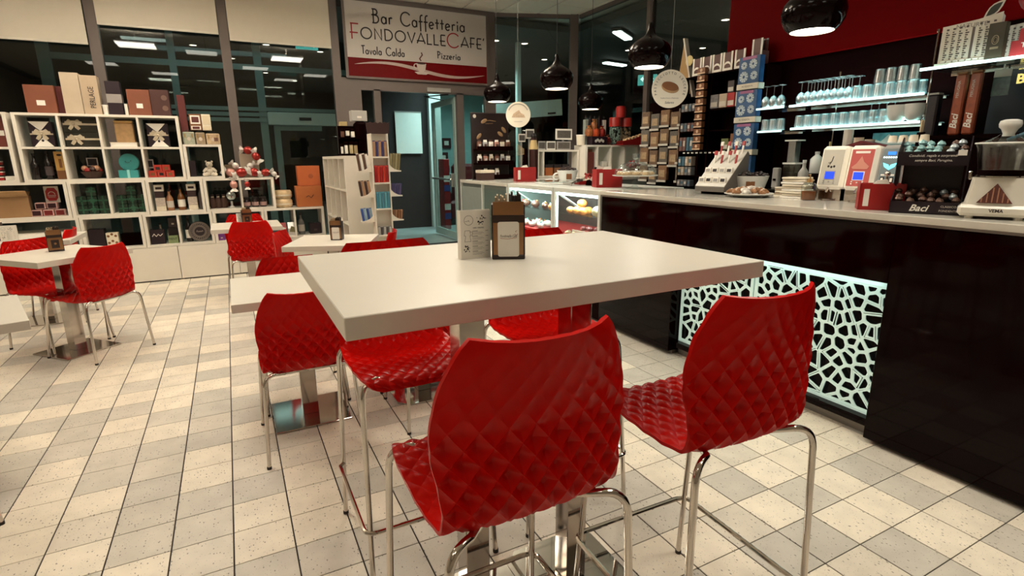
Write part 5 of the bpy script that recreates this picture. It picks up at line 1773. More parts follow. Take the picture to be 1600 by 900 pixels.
for k in range(9):
    e = thing('pastry', 'sugared pastry in the farther case, %s' % ('lower front left', 'lower front middle', 'lower front right', 'lower back left', 'lower back right', 'upper left roll', 'upper middle roll', 'upper right roll', 'upper orange bun')[k], 'pastry', ((2.68, 4.90, .686), (2.68, 4.74, .686), (2.68, 4.58, .686), (2.80, 4.82, .686), (2.80, 4.64, .686), (2.72, 4.95, .875), (2.72, 4.75, .875), (2.72, 4.56, .875), (2.68, 4.36, .875))[k], k * .6, 'pastries in the farther case')
    mm = SUGAR if k < 5 else (M('dark_roll', (.10, .035, .02), .5) if k < 8 else BUN)
    MB().ball((0, 0, .03), .055, 12, sy=.7, sz=.6).build('crust', mm, e, smooth=True)
    for j in range(3):
        MB().ball((-.03 + j * .03, 0, .058), .012, 6).build('topping', (BUN, REDG, M('mint_icing', (.2, .42, .38), .5))[(j + k) % 3], e)
# plain end of the counter beyond the cases
e = thing('side_counter', 'pale end section of the counter beyond the pastry cases', 'counter', (CX, 5.78, 0))
MB().box(.02, .62, -.655, .65, .02, 1.062).build('carcass', M('grey_green_panel', (.17, .19, .175), .4), e)
MB().box(.05, .6, -.64, .63, 0, .02).build('plinth', PLN, e)
MB().box(-.01, .67, -.655, .66, 1.064, 1.10, .002).build('worktop', STONE, e)
MB().box(0, .02, -.62, -.02, .25, 1.02).build('glass_door', CASEG, e)
MB().box(-.006, .02, .02, .62, .10, 1.02).build('panel_door', M('grey_green_panel2', (.24, .27, .25), .4), e)
for yy in (-.655, -.01, .635):
    MB().box(-.01, .02, yy, yy + .02, .02, 1.062).build('post', WFR, e)
# return run of the counter (L-shape), with things from the back room side
e = thing('return_counter', 'short pale return counter behind the cups, under the capsule rack', 'counter', (3.72, 6.12, 0))
MB().box(-.44, 1.5, -.30, .30, .02, 1.062).build('carcass', M('grey_green_panel', (.17, .19, .175), .4), e)
MB().box(-.44, 1.5, -.28, .28, 0, .02).build('plinth', PLN, e)
MB().box(-.445, 1.5, -.31, .31, 1.064, 1.10, .002).build('worktop', STONE, e)

# ================================================================== PENDANT LAMPS
LGL = EM('pendant_glow', (1.0, 0.93, 0.78), 9.0)
LBL = M('lamp_black', (.004, .001, .001), .10, var=.1, spec=.12)


def pendant(x, y, z, label):
    e = thing('pendant_lamp', label, 'pendant lamp', (x, y, z), 0, 'glossy black pendant lamps')
    MB().lathe([(.105, .0), (.128, .022), (.146, .055), (.152, .095), (.143, .132), (.118, .163), (.080, .187), (.048, .205), (.030, .228), (.020, .262), (.014, .295), (.001, .300)], 40, cap=False).build('shade', LBL, e, smooth=60)
    MB().lathe([(.103, .002), (.125, .026), (.140, .058), (.144, .095), (.12, .14), (.05, .18)], 32, cap=False).build('liner', M('lamp_liner', (.6, .52, .42), .4), e, smooth=True)
    MB().cyl(0, 0, .008, .016, .102, 32).build('diffuser', LGL, e)
    MB().tube([(0, 0, .295), (0, 0, CZ - z - .02)], .0025, 6).build('cord', INK, e)
    MB().cyl(0, 0, CZ - z - .03, CZ - z - .005, .05, 20).build('ceiling_rose', LBL, e)
    d = bpy.data.lights.new('pendant_light', 'AREA')
    d.shape = 'DISK'
    d.size = .19
    d.energy = 2.6
    d.color = (1, .93, .8)
    o = bpy.data.objects.new('pendant_light', d)
    COL.objects.link(o)
    o.location = (x, y, z - .004)
    return e


pendant(2.75, 1.95, 1.975, 'nearest glossy black pendant lamp, largest at the top right')
pendant(2.75, 3.18, 1.975, 'glossy black pendant lamp above the round biscuit sign')
pendant(2.75, 4.42, 1.965, 'glossy black pendant lamp in the middle of the row before the glass')
pendant(2.75, 5.66, 1.965, 'glossy black pendant lamp beside the cafe sign, farthest in the row')
pendant(4.05, 5.72, 1.93, 'small dim black pendant lamp over the red jars')

# ================================================================== HANGING ROUND SIGNS
for k, (x, y, z, r, lab) in enumerate(((3.31, 3.56, 1.90, .150, 'round white hanging sign with a biscuit photo and ring of lettering'), (3.22, 6.05, 1.87, .150, 'round pale hanging sign with a cake picture, farther away'))):
    e = thing('hanging_sign', lab, 'sign', (x, y, z), -0.45, 'round hanging signs')
    mb = MB()
    mb.T = Matrix.Rotation(PI / 2, 4, 'X')
    mb.lathe([(r - .001, -.003), (r, -.002), (r, .002), (r - .001, .003)], 40)
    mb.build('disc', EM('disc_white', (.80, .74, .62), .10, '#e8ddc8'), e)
    if k == 0:
        m_ = MB()
        m_.T = Matrix.Translation((.0, -.006, .01)) @ Matrix.Rotation(.25, 4, 'Y')
        m_.ball((0, 0, 0), .075, 20, sy=.05, sz=.55)
        m_.build('biscuit_base', M('biscuit_pale', (.55, .33, .17), .6), e, smooth=True)
        m_ = MB()
        m_.T = Matrix.Translation((.0, -.009, .02)) @ Matrix.Rotation(.25, 4, 'Y')
        m_.ball((0, 0, 0), .070, 20, sy=.05, sz=.48)
        m_.build('biscuit_top', M('biscuit_brown', (.30, .12, .05), .6), e, smooth=True)
        s_ = 'PASTICCIOTTO LECCESE'
        for i, c_ in enumerate(s_):
            if c_ == ' ':
                continue
            a = math.radians(200 - i * 220 / (len(s_) - 1))
            t_ = text('letter', c_, .026, INK, e, (.122 * math.cos(a), -.0045, .122 * math.sin(a)), '-y', .0005)
            t_.rotation_euler = (PI / 2, PI / 2 - a, 0)
        text('lettering', 'Panificio Forno e Pasticceria', .013, M('grey_ink', (.22, .19, .17), .7), e, (0, -.0045, -.072), '-y', .0004)
        text('lettering', 'Salento', .026, INK, e, (0, -.0045, -.107), '-y', .0004, shear=.2)
    else:
        m_ = MB()
        m_.prism([(-.08, -.03), (.085, -.035), (.07, .0), (.03, .02), (.01, .055), (-.03, .03), (-.06, .01)], -.006, -.003, 'y')
        m_.build('cake_picture', M('cake_pic', (.62, .45, .30), .6, var=.4, vscale=60), e)
        m_ = MB()
        ribbon(m_, A(0, 0, .125, .125, 25, 155, 20), .012, -.0045, -.003)
        ribbon(m_, [(-.05, -.08), (.05, -.08)], .005, -.0045, -.003)
        m_.build('lettering_band', M('pale_print', (.48, .42, .33), .6), e)
    MB().tube([(0, 0, r), (0, 0, CZ - z - .01)], .0012, 5).build('thread', GREYP, e)

# ================================================================== ON THE CASES AND FAR COUNTER
CTZ = 1.101
PORC = M('porcelain', (.74, .74, .70), .2)
BEAN = M('coffee_bean', (.030, .012, .008), .35, var=.4)


def big_cup(x, y, z, r, h, rz, label, cap=True):
    e = thing('giant_cup', label, 'cup', (x, y, z), rz, 'giant display cups')
    MB().lathe([(r * .62, 0), (r * .66, .004), (r * .80, h * .4), (r, h), (r * .95, h), (r * .76, h * .42), (r * .55, .01)], 28, cap=False).build('cup', PORC, e, smooth=40)
    MB().lathe([(.001, .006), (r * .6, .006)], 20, cap=False).build('cup_floor', PORC, e)
    MB().tube(A3(-r * .95, h * .45, r * .42, h * .30), .009, 8).build('handle', PORC, e, smooth=True)
    b = MB()
    for i in range(60):
        a_, q = random.random() * 6.28, r * .88 * random.random() ** .5
        b.ball((q * math.cos(a_), q * math.sin(a_), h * (1.02 + .26 * (1 - (q / r) ** 2) * random.random())), .012, 6, sz=.7)
    b.ball((0, 0, h * .86), r * .82, 14, sz=.32)
    o = b.build('coffee_beans', BEAN, e)
    o['kind'] = 'stuff'
    MB().box(-.028, .028, -r * .90, -r * .80, h * .25, h * .72).build('printed_badge', BROWN, e)
    return e


def A3(cx, cz, rx, rz_):
    return [(cx - rx * math.sin(t) * .9, 0, cz + rz_ * math.cos(t)) for t in [i * PI / 10 for i in range(11)]]


big_cup(3.26, 5.0, CTZ, .115, .125, -.4, 'giant white cup full of coffee beans on the far pastry case')
big_cup(3.20, 2.60, CTZ + .0, .115, .125, -.9, 'giant white cup of dark sweets behind the pastry plate on the bar')


def red_box(x, y, rz, label, s=1.0):
    e = thing('napkin_box', label, 'box', (x, y, CTZ), rz, 'red napkin boxes on the bar')
    w, d, h = .115 * s, .075 * s, .155 * s
    MB().box(-w, w, -d, -d + .004, 0, h).build('front_wall', REDG, e)
    MB().box(-w, w, d - .004, d, 0, h).build('rear_wall', REDG, e)
    for q in (-1, 1):
        MB().box(q * w, q * (w - .004), -d, d, 0, h).build('side_wall', REDG, e)
    MB().box(-w * .96, w * .96, -d * .93, d * .93, .003, h * .9).build('paper_sheets', PAPER, e)
    MB().prism([(-w * .5, h * .9), (w * .4, h * .9), (w * .2, h * 1.16), (-w * .2, h * 1.12)], -.01, .0, 'y').build('raised_sheet', PAPER, e)
    MB().box(-w * .80, -w * .55, -d - .001, -d, h * .15, h * .8).build('white_slot', PAPER, e)
    return e


red_box(2.98, 3.93, -.35, 'red napkin box beside the glass cake stand on the bar')
red_box(2.98, 5.45, -.3, 'red napkin box before the capsule rack, farthest along the counter')
r3 = red_box(2.79, 1.52, -.95, 'small red napkin box beside the black chocolate display on the bar', .80)
# cake stand
e = thing('cake_stand', 'glass domed cake stand with biscuits on the bar', 'cake stand', (3.02, 3.60, CTZ))
MB().lathe([(.07, 0), (.075, .004), (.03, .014), (.014, .03), (.024, .05), (.014, .07), (.018, .09), (.05, .1)], 24, cap=False).build('foot', CLEAR, e, smooth=True)
MB().lathe([(.001, .100), (.185, .104), (.190, .112), (.185, .112), (.001, .108)], 36, cap=False).build('plate', PORC, e, smooth=40)
MB().lathe([(.175, .113), (.172, .14), (.15, .175), (.11, .20), (.06, .215), (.015, .22)], 36, cap=False).build('dome', CLEAR, e, smooth=True)
MB().lathe([(.010, .22), (.010, .235), (.028, .25), (.030, .28), (.02, .285), (.001, .28)], 16, cap=False).build('dome_knob', TUMBLER, e, smooth=True)
for k in range(9):
    a = k * 2.4
    q = .12 if k < 6 else .05
    b_ = thing('biscuit', 'round pale biscuit under the glass dome, %s' % ('first of the outer ring', 'second of the outer ring', 'third of the outer ring', 'fourth of the outer ring', 'fifth of the outer ring', 'sixth of the outer ring', 'left inner one', 'right inner one', 'back inner one')[k], 'biscuit', (3.02 + q * math.cos(a), 3.60 + q * math.sin(a), CTZ + .113), a, 'biscuits under the dome')
    MB().lathe([(.030, 0), (.034, .006), (.034, .018), (.025, .024)], 14).build('base', BREAD, b_, smooth=40)
    MB().cyl(0, 0, .024, .032, .026, 12).build('icing', SUGAR, b_)
# trays and small stuff on the far case
e = thing('serving_tray', 'low white and glass serving tray in front of the far giant cup', 'tray', (2.92, 4.72, CTZ), -.2)
MB().box(-.14, .14, -.20, .20, 0, .012, .004).build('base', PORC, e)
MB().box(-.12, .12, -.18, .18, .012, .03, .003).build('liner', CLEAR, e)
e = thing('steel_tray', 'slanted steel scoop tray beside the far giant cup', 'tray', (2.98, 4.36, CTZ), -.3)
MB().prism([(-.12, 0), (.12, 0), (.12, .07), (-.12, .02)], -.14, .14, 'y').build('scoop', MIRROR, e)
MB().box(-.125, -.115, -.14, .14, 0, .026).build('rim', STEEL, e)
e = thing('leaflet_stand', 'black slanted stand with white leaflets on the case top', 'stand', (3.05, 4.15, CTZ), -.5)
MB().prism([(-.07, 0), (.07, 0), (.0, .16), (-.03, .17)], -.07, .07, 'y').build('stand', BLACKM, e)
o = MB().box(-.055, .055, -.003, 0, 0, .15).build('leaflet', PAPER, e, (-.04, -.075, .03))
o.rotation_euler = (.1, .5, 0)
e = thing('sweet_bowl', 'black bowl heaped with red wrapped sweets on the bar', 'bowl', (3.25, 4.52, CTZ))
MB().lathe([(.05, 0), (.09, .05), (.085, .05), (.04, .008)], 18).build('bowl', BLACKM, e, smooth=40)
mb = MB()
for i in range(30):
    a_, q = random.random() * 6.28, .075 * random.random() ** .5
    mb.ball((q * math.cos(a_), q * math.sin(a_), .055 + .04 * random.random()), .014, 6)
o = mb.build('sweets', FOILR, e)
o['kind'] = 'stuff'
crate('carton', 'dark open tray of pale sachets before the capsule rack', 'tray', 2.68, 2.86, 6.0, 6.14, CTZ, 1.22, M('dark_tray', (.05, .02, .015), .5), lid=CREAM)
# coffee capsule rack
e = thing('coffee_rack', 'tall dark coffee display rack with three rows of pouches and beans print', 'display rack', (2.96, 6.24, CTZ), 0)
MB().box(-.27, .24, .03, .06, 0, .80, .01).build('back_board', M('rack_brown', (.012, .004, .003), .4), e)
for k, z in enumerate((.03, .20, .37)):
    MB().box(-.25, .24, -.09, .03, z - .02, z, .002).build('shelf_board', BLACKM, e)
    MB().box(-.25, .24, -.095, -.088, z - .02, z + .03).build('front_lip', BLACKM, e)
for s, c_ in ((-.10, (.13, .7)), (.12, (.10, .55)), (.17, (.05, .60)), (-.17, (.06, .52))):
    m_ = MB()
    m_.T = Matrix.Translation((s, .028, c_[1])) @ Matrix.Rotation(s * 5, 4, 'Y')
    m_.ball((0, 0, 0), .045, 12, sy=.08, sz=.5)
    m_.build('bean_print', M('print_gold', (.22, .13, .06), .5), e, smooth=True)
MB().ball((-.225, .028, .755), .022, 12, sy=.1).build('badge', LAB, e)
mb = MB()
ribbon(mb, [(-.12, .70), (-.02, .71), (.06, .70)], .008, .024, .029)
ribbon(mb, [(-.08, .67), (.02, .675)], .005, .024, .029)
mb.build('print_line', M('print_gold', (.22, .13, .06), .5), e)
pc = [PAPER, M('pouch_cream', (.58, .50, .38), .5), M('pouch_brown', (.16, .07, .045), .5), M('pouch_rose', (.42, .20, .15), .5), SILV]
for r_ in range(3):
    for i in range(6):
        if r_ == 0 and i > 3:
            continue
        p_ = thing('coffee_pouch', '%s pouch, %s row of the coffee rack, %s' % (('cream', 'white', 'brown', 'rose', 'silver')[(i * 2 + r_) % 5], ('bottom', 'middle', 'top')[r_], ('leftmost', 'second', 'third', 'fourth', 'fifth', 'rightmost')[i]), 'pouch', (2.96 - .20 + i * .078, 6.20, CTZ + (.03, .20, .37)[r_] + .001), 0, 'coffee pouches in the rack')
        mm = pc[(1, 0, 2, 3, 4)[(i * 2 + r_) % 5]]
        MB().box(-.026, .026, -.018, .018, 0, .082, .004).build('pouch', mm, p_)
        MB().box(-.022, .022, -.004, .004, .082, .105).build('top_fold', PAPER if (i + r_) % 2 else M('pouch_dark', (.07, .03, .02), .5), p_)
        MB().box(-.016, .016, -.020, -.018, .02, .055).build('label_patch', M('pouch_dark', (.07, .03, .02), .5) if (i + r_) % 2 else LAB, p_)
# bottle with yellow label and wooden spoon fan in front of the rack
e = thing('grinder_bottle', 'dark bottle-shaped grinder with a yellow neck label beside the rack', 'bottle', (3.42, 6.02, CTZ))
MB().lathe([(.055, 0), (.058, .34), (.05, .40), (.035, .44), (.035, .50)], 18).build('body', M('grinder_brown', (.035, .010, .008), .3), e, smooth=40)
MB().lathe([(.060, .36), (.045, .43), (.037, .47)], 18, cap=False).build('neck_label', M('straw', (.50, .36, .15), .5), e, smooth=True)
MB().ball((0, 0, .52), .035, 12).build('stopper', INK, e)
e = thing('spoon_fan', 'fan of pale wooden stirrers on the rack side', 'stirrers', (3.28, 6.0, CTZ + .30), .2)
for k in range(6):
    o = MB().box(-.13, .0, -.004, .004, 0, .008, .001).build('stirrer', M('pale_wood', (.55, .42, .25), .6), e, (0, 0, .01 * k))
    o.rotation_euler.y = .12 * k - .1
MB().box(-.01, .03, -.02, .02, -.30, .07).build('holder', BLACKM, e)

# ================================================================== SHELVES BEHIND (right of the rack)
cube_unit('white low cube shelf behind the pastry cases, picture frames on it', 3.62, 4.28, 1.102, 1.46, (3.72,), (), True, 'white cube shelves behind the bar', 6.28, 6.42)
cube_unit('white upright-slot shelf behind the bar, red jars on top', 4.29, 5.20, 1.102, 1.52, (4.49, 4.72, 4.95), (), True, 'white cube shelves behind the bar', 6.14, 6.42)
MB_ = MB().box(5.205, 5.235, 6.0, 6.42, 1.102, 1.52)
tag(MB_.build('end_board', M('end_board_white', (.50, .48, .43), .5)), 'plain white upright board closing the slot shelf at the right', 'board')
fr_t = 1.461
for k, (x, w_, h_, z, mm, lab) in enumerate(((3.36, .05, .10, 1.56, PAPER, 'small white framed picture at the left of the frames'), (3.48, .06, .12, 1.60, PAPER, 'white framed picture above the giant cup'), (3.66, .055, .11, fr_t, SILV, 'grey netted gift card on the low shelf, left'), (3.80, .07, .11, fr_t, PAPER, 'pale netted gift card on the low shelf'), (4.00, .13, .14, fr_t + .13, PAPER, 'wide white picture frame with dark photos, upper'), (4.00, .11, .11, fr_t, M('pewter', (.3, .28, .26), .5), 'wide frame with dark photos, lower'))):
    e = thing('picture_frame', lab, 'picture frame', (x + .06, 6.33, z if z > 1.5 else fr_t), 0, 'picture frames behind the bar')
    MB().box(-w_, w_, -.006, .006, 0, h_, .002).build('frame', mm, e)
    MB().box(-w_ * .82, w_ * .82, -.008, -.006, h_ * .16, h_ * .84).build('picture', M('photo_dark', (.10, .085, .07), .5, var=.6, vscale=80), e)
    if z > 1.5:
        MB().box(-.008, .008, .006, .03, 1.102 - z if x < 3.6 else fr_t - z, h_ * .5).build('stand', GREYP, e)
for k in range(3):
    crate('tin_box', ('orange', 'brown', 'dark')[k] + ' upright tin in the low cube shelf, %s' % ('left', 'middle', 'right')[k], 'tin', 3.76 + k * .13, 3.87 + k * .13, 6.29, 6.38, 1.127, 1.27, (OR, BROWN, M('tower_header', (.035, .012, .010), .5))[k], 'tins in the low cube shelf', lid=INK)
e = thing('bottle_gift', 'dark red printed gift bag in the first upright slot', 'bag', (4.40, 6.22, 1.127))
MB().box(-.06, .06, -.04, .04, 0, .30, .004).build('bag', M('bag_print', (.14, .03, .02), .5, var=.7, vscale=50), e)
MB().box(-.05, .05, -.004, .004, .30, .34).build('top_fold', BROWN, e)
for k in range(2):
    crate('card_box', 'small white pack in the second upright slot, %s' % ('lower', 'upper')[k], 'box', 4.60, 4.68, 6.18, 6.26, 1.127 + k * .09, 1.212 + k * .09, PAPER, tagm=CREAM)
e = thing('flower_basket', 'dark basket of red flowers at the foot of the upright slots', 'basket', (4.98, 6.0, CTZ))
MB().lathe([(.07, 0), (.10, .10), (.09, .10)], 14).build('basket', M('wicker', (.05, .02, .012), .7), e, smooth=40)
for i in range(14):
    a_, q = i * 2.4, .02 + .006 * i
    MB().ball((q * math.cos(a_), q * math.sin(a_), .13 + .02 * (i % 4)), .022, 8).build('flower', FOILR if i % 3 else M('flower_dark', (.14, .01, .012), .5), e)
# on top of the slot shelf
ST = 1.521
e = thing('choco_box', 'white tub with a coffee bean tin, left of the red bags', 'tub', (4.30, 6.28, ST))
MB().lathe([(.055, 0), (.062, .12), (.058, .12)], 16).build('tub', CREAM, e, smooth=40)
MB().cyl(0, 0, .12, .135, .064, 16).build('lid', PAPER, e)
e = thing('carton', 'black box with white flowers print below the red bags', 'box', (4.52, 6.20, ST))
MB().box(-.13, .13, -.05, .06, 0, .11, .003).build('box', DKB, e)
for i in range(5):
    MB().ball((-.06 + i * .03, -.05, .05 + .015 * (i % 2)), .02, 8, sy=.15).build('flower_print', LAB, e)
for k, (x, z, s) in enumerate(((4.42, .115, 1.0), (4.52, .115, 1.1), (4.63, .115, 1.0), (4.50, .20, .8), (4.72, .0, 1.2))):
    e = thing('sweet_bag', 'crinkled %s sweet bag heaped over the flower-print box, %s' % (('amber', 'orange', 'red', 'amber', 'dark red')[k], ('left', 'middle', 'right', 'on top', 'at the right end')[k]), 'bag', (x, 6.26, ST + z), k * .5, 'crinkled sweet bags')
    MB().lathe([(.045 * s, 0), (.058 * s, .04), (.05 * s, .09), (.02, .115), (.035, .14)], 9).build('bag', (M('amber_bag', (.30, .10, .03), .3, var=.8, vscale=50), M('orange_bag', (.50, .07, .02), .3, var=.5, vscale=50), FOILR, M('amber_bag', (.30, .10, .03), .3), M('maroon_bag', (.14, .015, .012), .3))[k], e, smooth=30)
    MB().cyl(0, 0, .105, .118, .026, 8).build('tie', GOLD, e)
for k, (x, y, z, h, lab) in enumerate(((4.87, 6.28, 0, .39, 'tall clear jar of coloured sweets with a red lid, left'), (5.06, 6.28, 0, .39, 'tall clear jar of coloured sweets with a red lid, right'))):
    e = thing('sweet_jar', lab, 'jar', (x, y, ST), 0, 'tall sweet jars with red lids')
    MB().cyl(0, 0, .01, .25, .076, 22).build('jar', CLEAR, e, smooth=30)
    m_ = MB()
    for i in range(110):
        t_ = random.random() * 6.28
        m_.ball((.062 * math.cos(t_), .062 * math.sin(t_), .025 + .21 * random.random()), .013, 5)
    o = m_.build('sweets', M('sweets_mix_%d' % k, ((.30, .40, .34), (.45, .30, .18))[k], .4, var=.9, vscale=90), e)
    o['kind'] = 'stuff'
    MB().cyl(0, 0, 0.0, .01, .08, 22).build('base', REDG, e)
    MB().lathe([(.080, .25), (.080, .36), (.076, .37), (.001, .372)], 22, cap=False).build('lid', M('lid_red', (.40, .02, .015), .35), e, smooth=30)
e = thing('red_canister', 'red canister standing on the lids of the two sweet jars', 'canister', (4.965, 6.28, ST + .373))
MB().cyl(0, 0, 0, .13, .07, 20).build('body', M('lid_red', (.40, .02, .015), .35), e, smooth=30)
MB().cyl(0, 0, .13, .15, .06, 20).build('lid', REDG, e)
e = thing('red_tray', 'long red open tray of biscuits sloping up to the right on the slot shelf', 'tray', (5.02, 6.10, ST))
MB().box(-.20, .24, -.06, .06, 0, .008).build('base', REDG, e)
MB().prism([(-.20, 0), (.24, 0), (.24, .17), (.0, .08), (-.20, .05)], -.064, -.06, 'y').build('front_wall', M('tray_red', (.34, .012, .012), .35), e)
MB().prism([(-.20, 0), (.24, 0), (.24, .17), (.0, .08), (-.20, .05)], .06, .064, 'y').build('rear_wall', M('tray_red', (.34, .012, .012), .35), e)
for i in range(6):
    MB().box(-.12 + i * .055, -.08 + i * .055, -.04, .04, .02, .08 + i * .014, .004).build('biscuit', BREAD, e)
for k in range(5):
    e = thing('bottle', 'small bottle behind the crinkled bags, %s' % ('first from left', 'second, dark', 'third, amber', 'fourth, dark', 'fifth, pale')[k], 'bottle', (4.44 + k * .075, 6.37, ST), 0, 'bottles behind the crinkled bags')
    MB().box(-.028, .028, -.028, .028, 0, .34 if k % 2 == 0 else .36, .005).build('body', (M('glass_pale', (.32, .36, .32), .3), DKB, M('tan_pack', (.30, .20, .10), .4), DKB, PAPER)[k], e)
    MB().cyl(0, 0, .36, .39, .012, 8).build('cap', INK, e)

# ================================================================== BREAD-BAG RACK (brown packs)
e = thing('pack_rack', 'tall wire rack stand holding brown crispbread packs behind the bar', 'rack', (4.36, 4.68, 0))
MB().box(.02, .04, -.34, .34, .05, 1.95).build('back_board', BLACKM, e)
MB().box(-.2, .05, -.34, .34, 0, .05).build('base', BLACKM, e)
packm = [M('pack_kraft', (.13, .075, .04), .55, var=.5, vscale=40), M('pack_grey', (.10, .085, .07), .5, var=.5, vscale=40), M('pack_tan', (.19, .10, .05), .5, var=.5, vscale=40)]
HLAB = M('holder_label', (.50, .47, .41), .5)
k = 0
for c_, (yy, n_) in enumerate(((4.965, 5), (4.81, 5), (4.655, 5), (4.50, 3), (4.385, 4))):
    for r_ in range(n_):
        z = 1.78 - r_ * .195 - (c_ % 2) * .03
        if z < 1.02:
            continue
        e = thing('crispbread_pack', '%s pack with a pale shelf label, %s column of the rack, %s row' % (('brown', 'grey', 'tan')[(c_ + r_) % 3], ('leftmost', 'second', 'middle', 'fourth', 'rightmost')[c_], ('top', 'second', 'third', 'fourth', 'fifth')[r_]), 'pack', (4.30, yy, z - .11), 0, 'packs hanging in the tall rack')
        MB().box(-.02, .02, -.068, .068, .02, .18, .006).build('pack', packm[(c_ + r_) % 3], e)
        MB().box(-.024, -.02, -.045, .045, .055, .13).build('printed_window', M('pack_window', (.36, .25, .14), .5, var=.5, vscale=60), e)
        MB().box(-.03, -.026, -.072, .072, 0, .022).build('shelf_label', HLAB, e)
        MB().tube([(-.026, -.06, .012), (.075, -.06, .012)], .002, 5).build('hook', STEEL, e)
e = thing('cone_display', 'tall yellow cone-shaped cardboard display above the gum rack', 'display stand', (4.18, 4.28, 1.93))
MB().prism([(-.13, -.16), (.10, -.16), (.02, .36)], -.03, .0, 'x').build('panel', M('cone_mustard', (.30, .17, .05), .5), e, (0, 0, .16))
MB().prism([(-.15, -.16), (-.13, -.16), (.03, .40), (.01, .40)], -.04, .005, 'x').build('edge_strip', LAB, e, (0, 0, .16))
MB().ball((-.035, -.07, .34), .05, 14, sx=.1).build('badge', M('badge_yellow', (.55, .44, .18), .5), e)
MB().box(-.04, .04, -.12, .10, -.001, .03).build('foot', BLACKM, e)

# ================================================================== BLACK TOBACCO SHELVING
e = thing('tobacco_shelving', 'tall black shelving of packs and tickets behind the bar', 'shelf', (4.15, 3.73, 0))
MB().box(.08, .10, -.48, .48, 0, 2.10).build('back_panel', BLACKM, e)
for yy in (-.48, -.28, .10, .21, .46):
    MB().box(-.08, .08, yy, yy + .02, 0, 2.10).build('upright', BLACKM, e)
for z in (1.00, 1.165, 1.40, 1.585, 1.775, 2.09):
    MB().box(-.08, .08, -.46, .46, z, z + .012).build('shelf_board', BLACKM, e)
MB().box(-.1, .1, -.48, .48, 0, .08).build('base', BLACKM, e)
# white U-front cartons on top
CHOC = M('choco_print', (.09, .03, .025), .5)
for k, y in enumerate((4.02, 3.90, 3.78, 3.66, 3.53)):
    e = thing('snack_carton', 'open white-sided snack carton standing on the black shelving, %s' % ('leftmost', 'second', 'middle', 'fourth', 'rightmost')[k], 'box', (4.10, y, 2.103 + (0.0)), 0, 'white-sided snack cartons')
    MB().box(-.035, .05, -.055, .055, 0, .055).build('box', CHOC, e)
    for s in (-1, 1):
        MB().box(-.04, -.035, s * .055, s * .036, 0, .155).build('side_strip', PAPER, e)
    MB().box(-.038, -.035, -.036, .036, .055, .15).build('front_print', CHOC, e)
    m_ = MB()
    q_ = A(0, .045, .036, .03, 0, 180, 8)
    for a_, b_ in zip(q_, q_[1:]):
        m_.add([(-.041, a_[0], a_[1]), (-.041, b_[0], b_[1]), (-.041, b_[0], b_[1] - .018), (-.041, a_[0], a_[1] - .018)], [(0, 1, 2, 3)])
    m_.box(-.041, -.038, -.05, .05, 0, .02).build('white_wave', PAPER, e)
e = thing('snack_carton', 'white-sided snack carton standing apart at the right against the red wall', 'box', (4.10, 3.36, 2.16), 0, 'white-sided snack cartons')
MB().box(-.035, .05, -.05, .05, -.05, .055).build('box', CHOC, e)
for s in (-1, 1):
    MB().box(-.04, -.035, s * .05, s * .034, 0, .15).build('side_strip', PAPER, e)
MB().box(-.038, -.035, -.034, .034, .04, .15).build('front_print', CHOC, e)
# tall dark tubes beside
for k in range(5):
    e = thing('dark_tube', 'thin dark upright tube on the shelving top beside the snack cartons, %s' % ('first', 'second', 'third', 'fourth', 'fifth')[k], 'tube', (4.14, 3.44 - k * .028, 2.103), 0, 'thin dark tubes')
    MB().cyl(0, 0, 0, .20, .009, 8).build('tube', M('tube_dark', (.03, .012, .010), .3), e)
    MB().cyl(0, 0, .20, .21, .010, 8).build('cap', GREYP, e)
# blue ticket dispensers
BLUE = M('ticket_blue', (.02, .075, .19), .35, var=.5, vscale=18)
SNOW = M('ticket_snow', (.50, .58, .64), .5)
for k, z in enumerate((1.955, 1.685, 1.415, 1.145)):
    e = thing('ticket_box', 'blue scratch-ticket box with white snowflake rosettes, %s of the four' % ('top', 'second', 'third', 'lowest')[k], 'ticket box', (4.02, 3.365, z), 0, 'blue ticket boxes')
    MB().box(-.03, .03, -.105, .105, .0, .215, .003).build('box', BLUE, e)
    MB().box(-.033, -.03, -.07, .07, .19, .212).build('pink_heading', M('ticket_pink', (.32, .10, .22), .5), e)
    for (yy, zz, r_) in ((.05, .145, .030), (-.04, .150, .038), (.045, .055, .044), (-.055, .058, .034)):
        m_ = MB()
        for j in range(10):
            a_ = j * PI / 5
            m_.prism([(yy + r_ * .3 * math.cos(a_ + .3), zz + r_ * .3 * math.sin(a_ + .3)), (yy + r_ * math.cos(a_ + .22), zz + r_ * math.sin(a_ + .22)), (yy + r_ * math.cos(a_ - .22), zz + r_ * math.sin(a_ - .22)), (yy + r_ * .3 * math.cos(a_ - .3), zz + r_ * .3 * math.sin(a_ - .3))], -.0335, -.030, 'x')
        m_.build('snowflake', SNOW, e)
    if k < 3:
        b_ = thing('price_strip', 'cream strip label below the %s blue ticket box' % ('top', 'second', 'third')[k], 'label', (4.01, 3.36, z - .048), 0, 'cream strips between the ticket boxes')
        MB().box(-.03, .045, -.11, .11, 0, .046, .002).build('strip', M('strip_cream', (.62, .57, .47), .5), b_)
        text('lettering', 'IN VENDITA', .02, M('grey_ink', (.22, .19, .17), .7), b_, (-.0305, 0, .023), '-x', .0005)
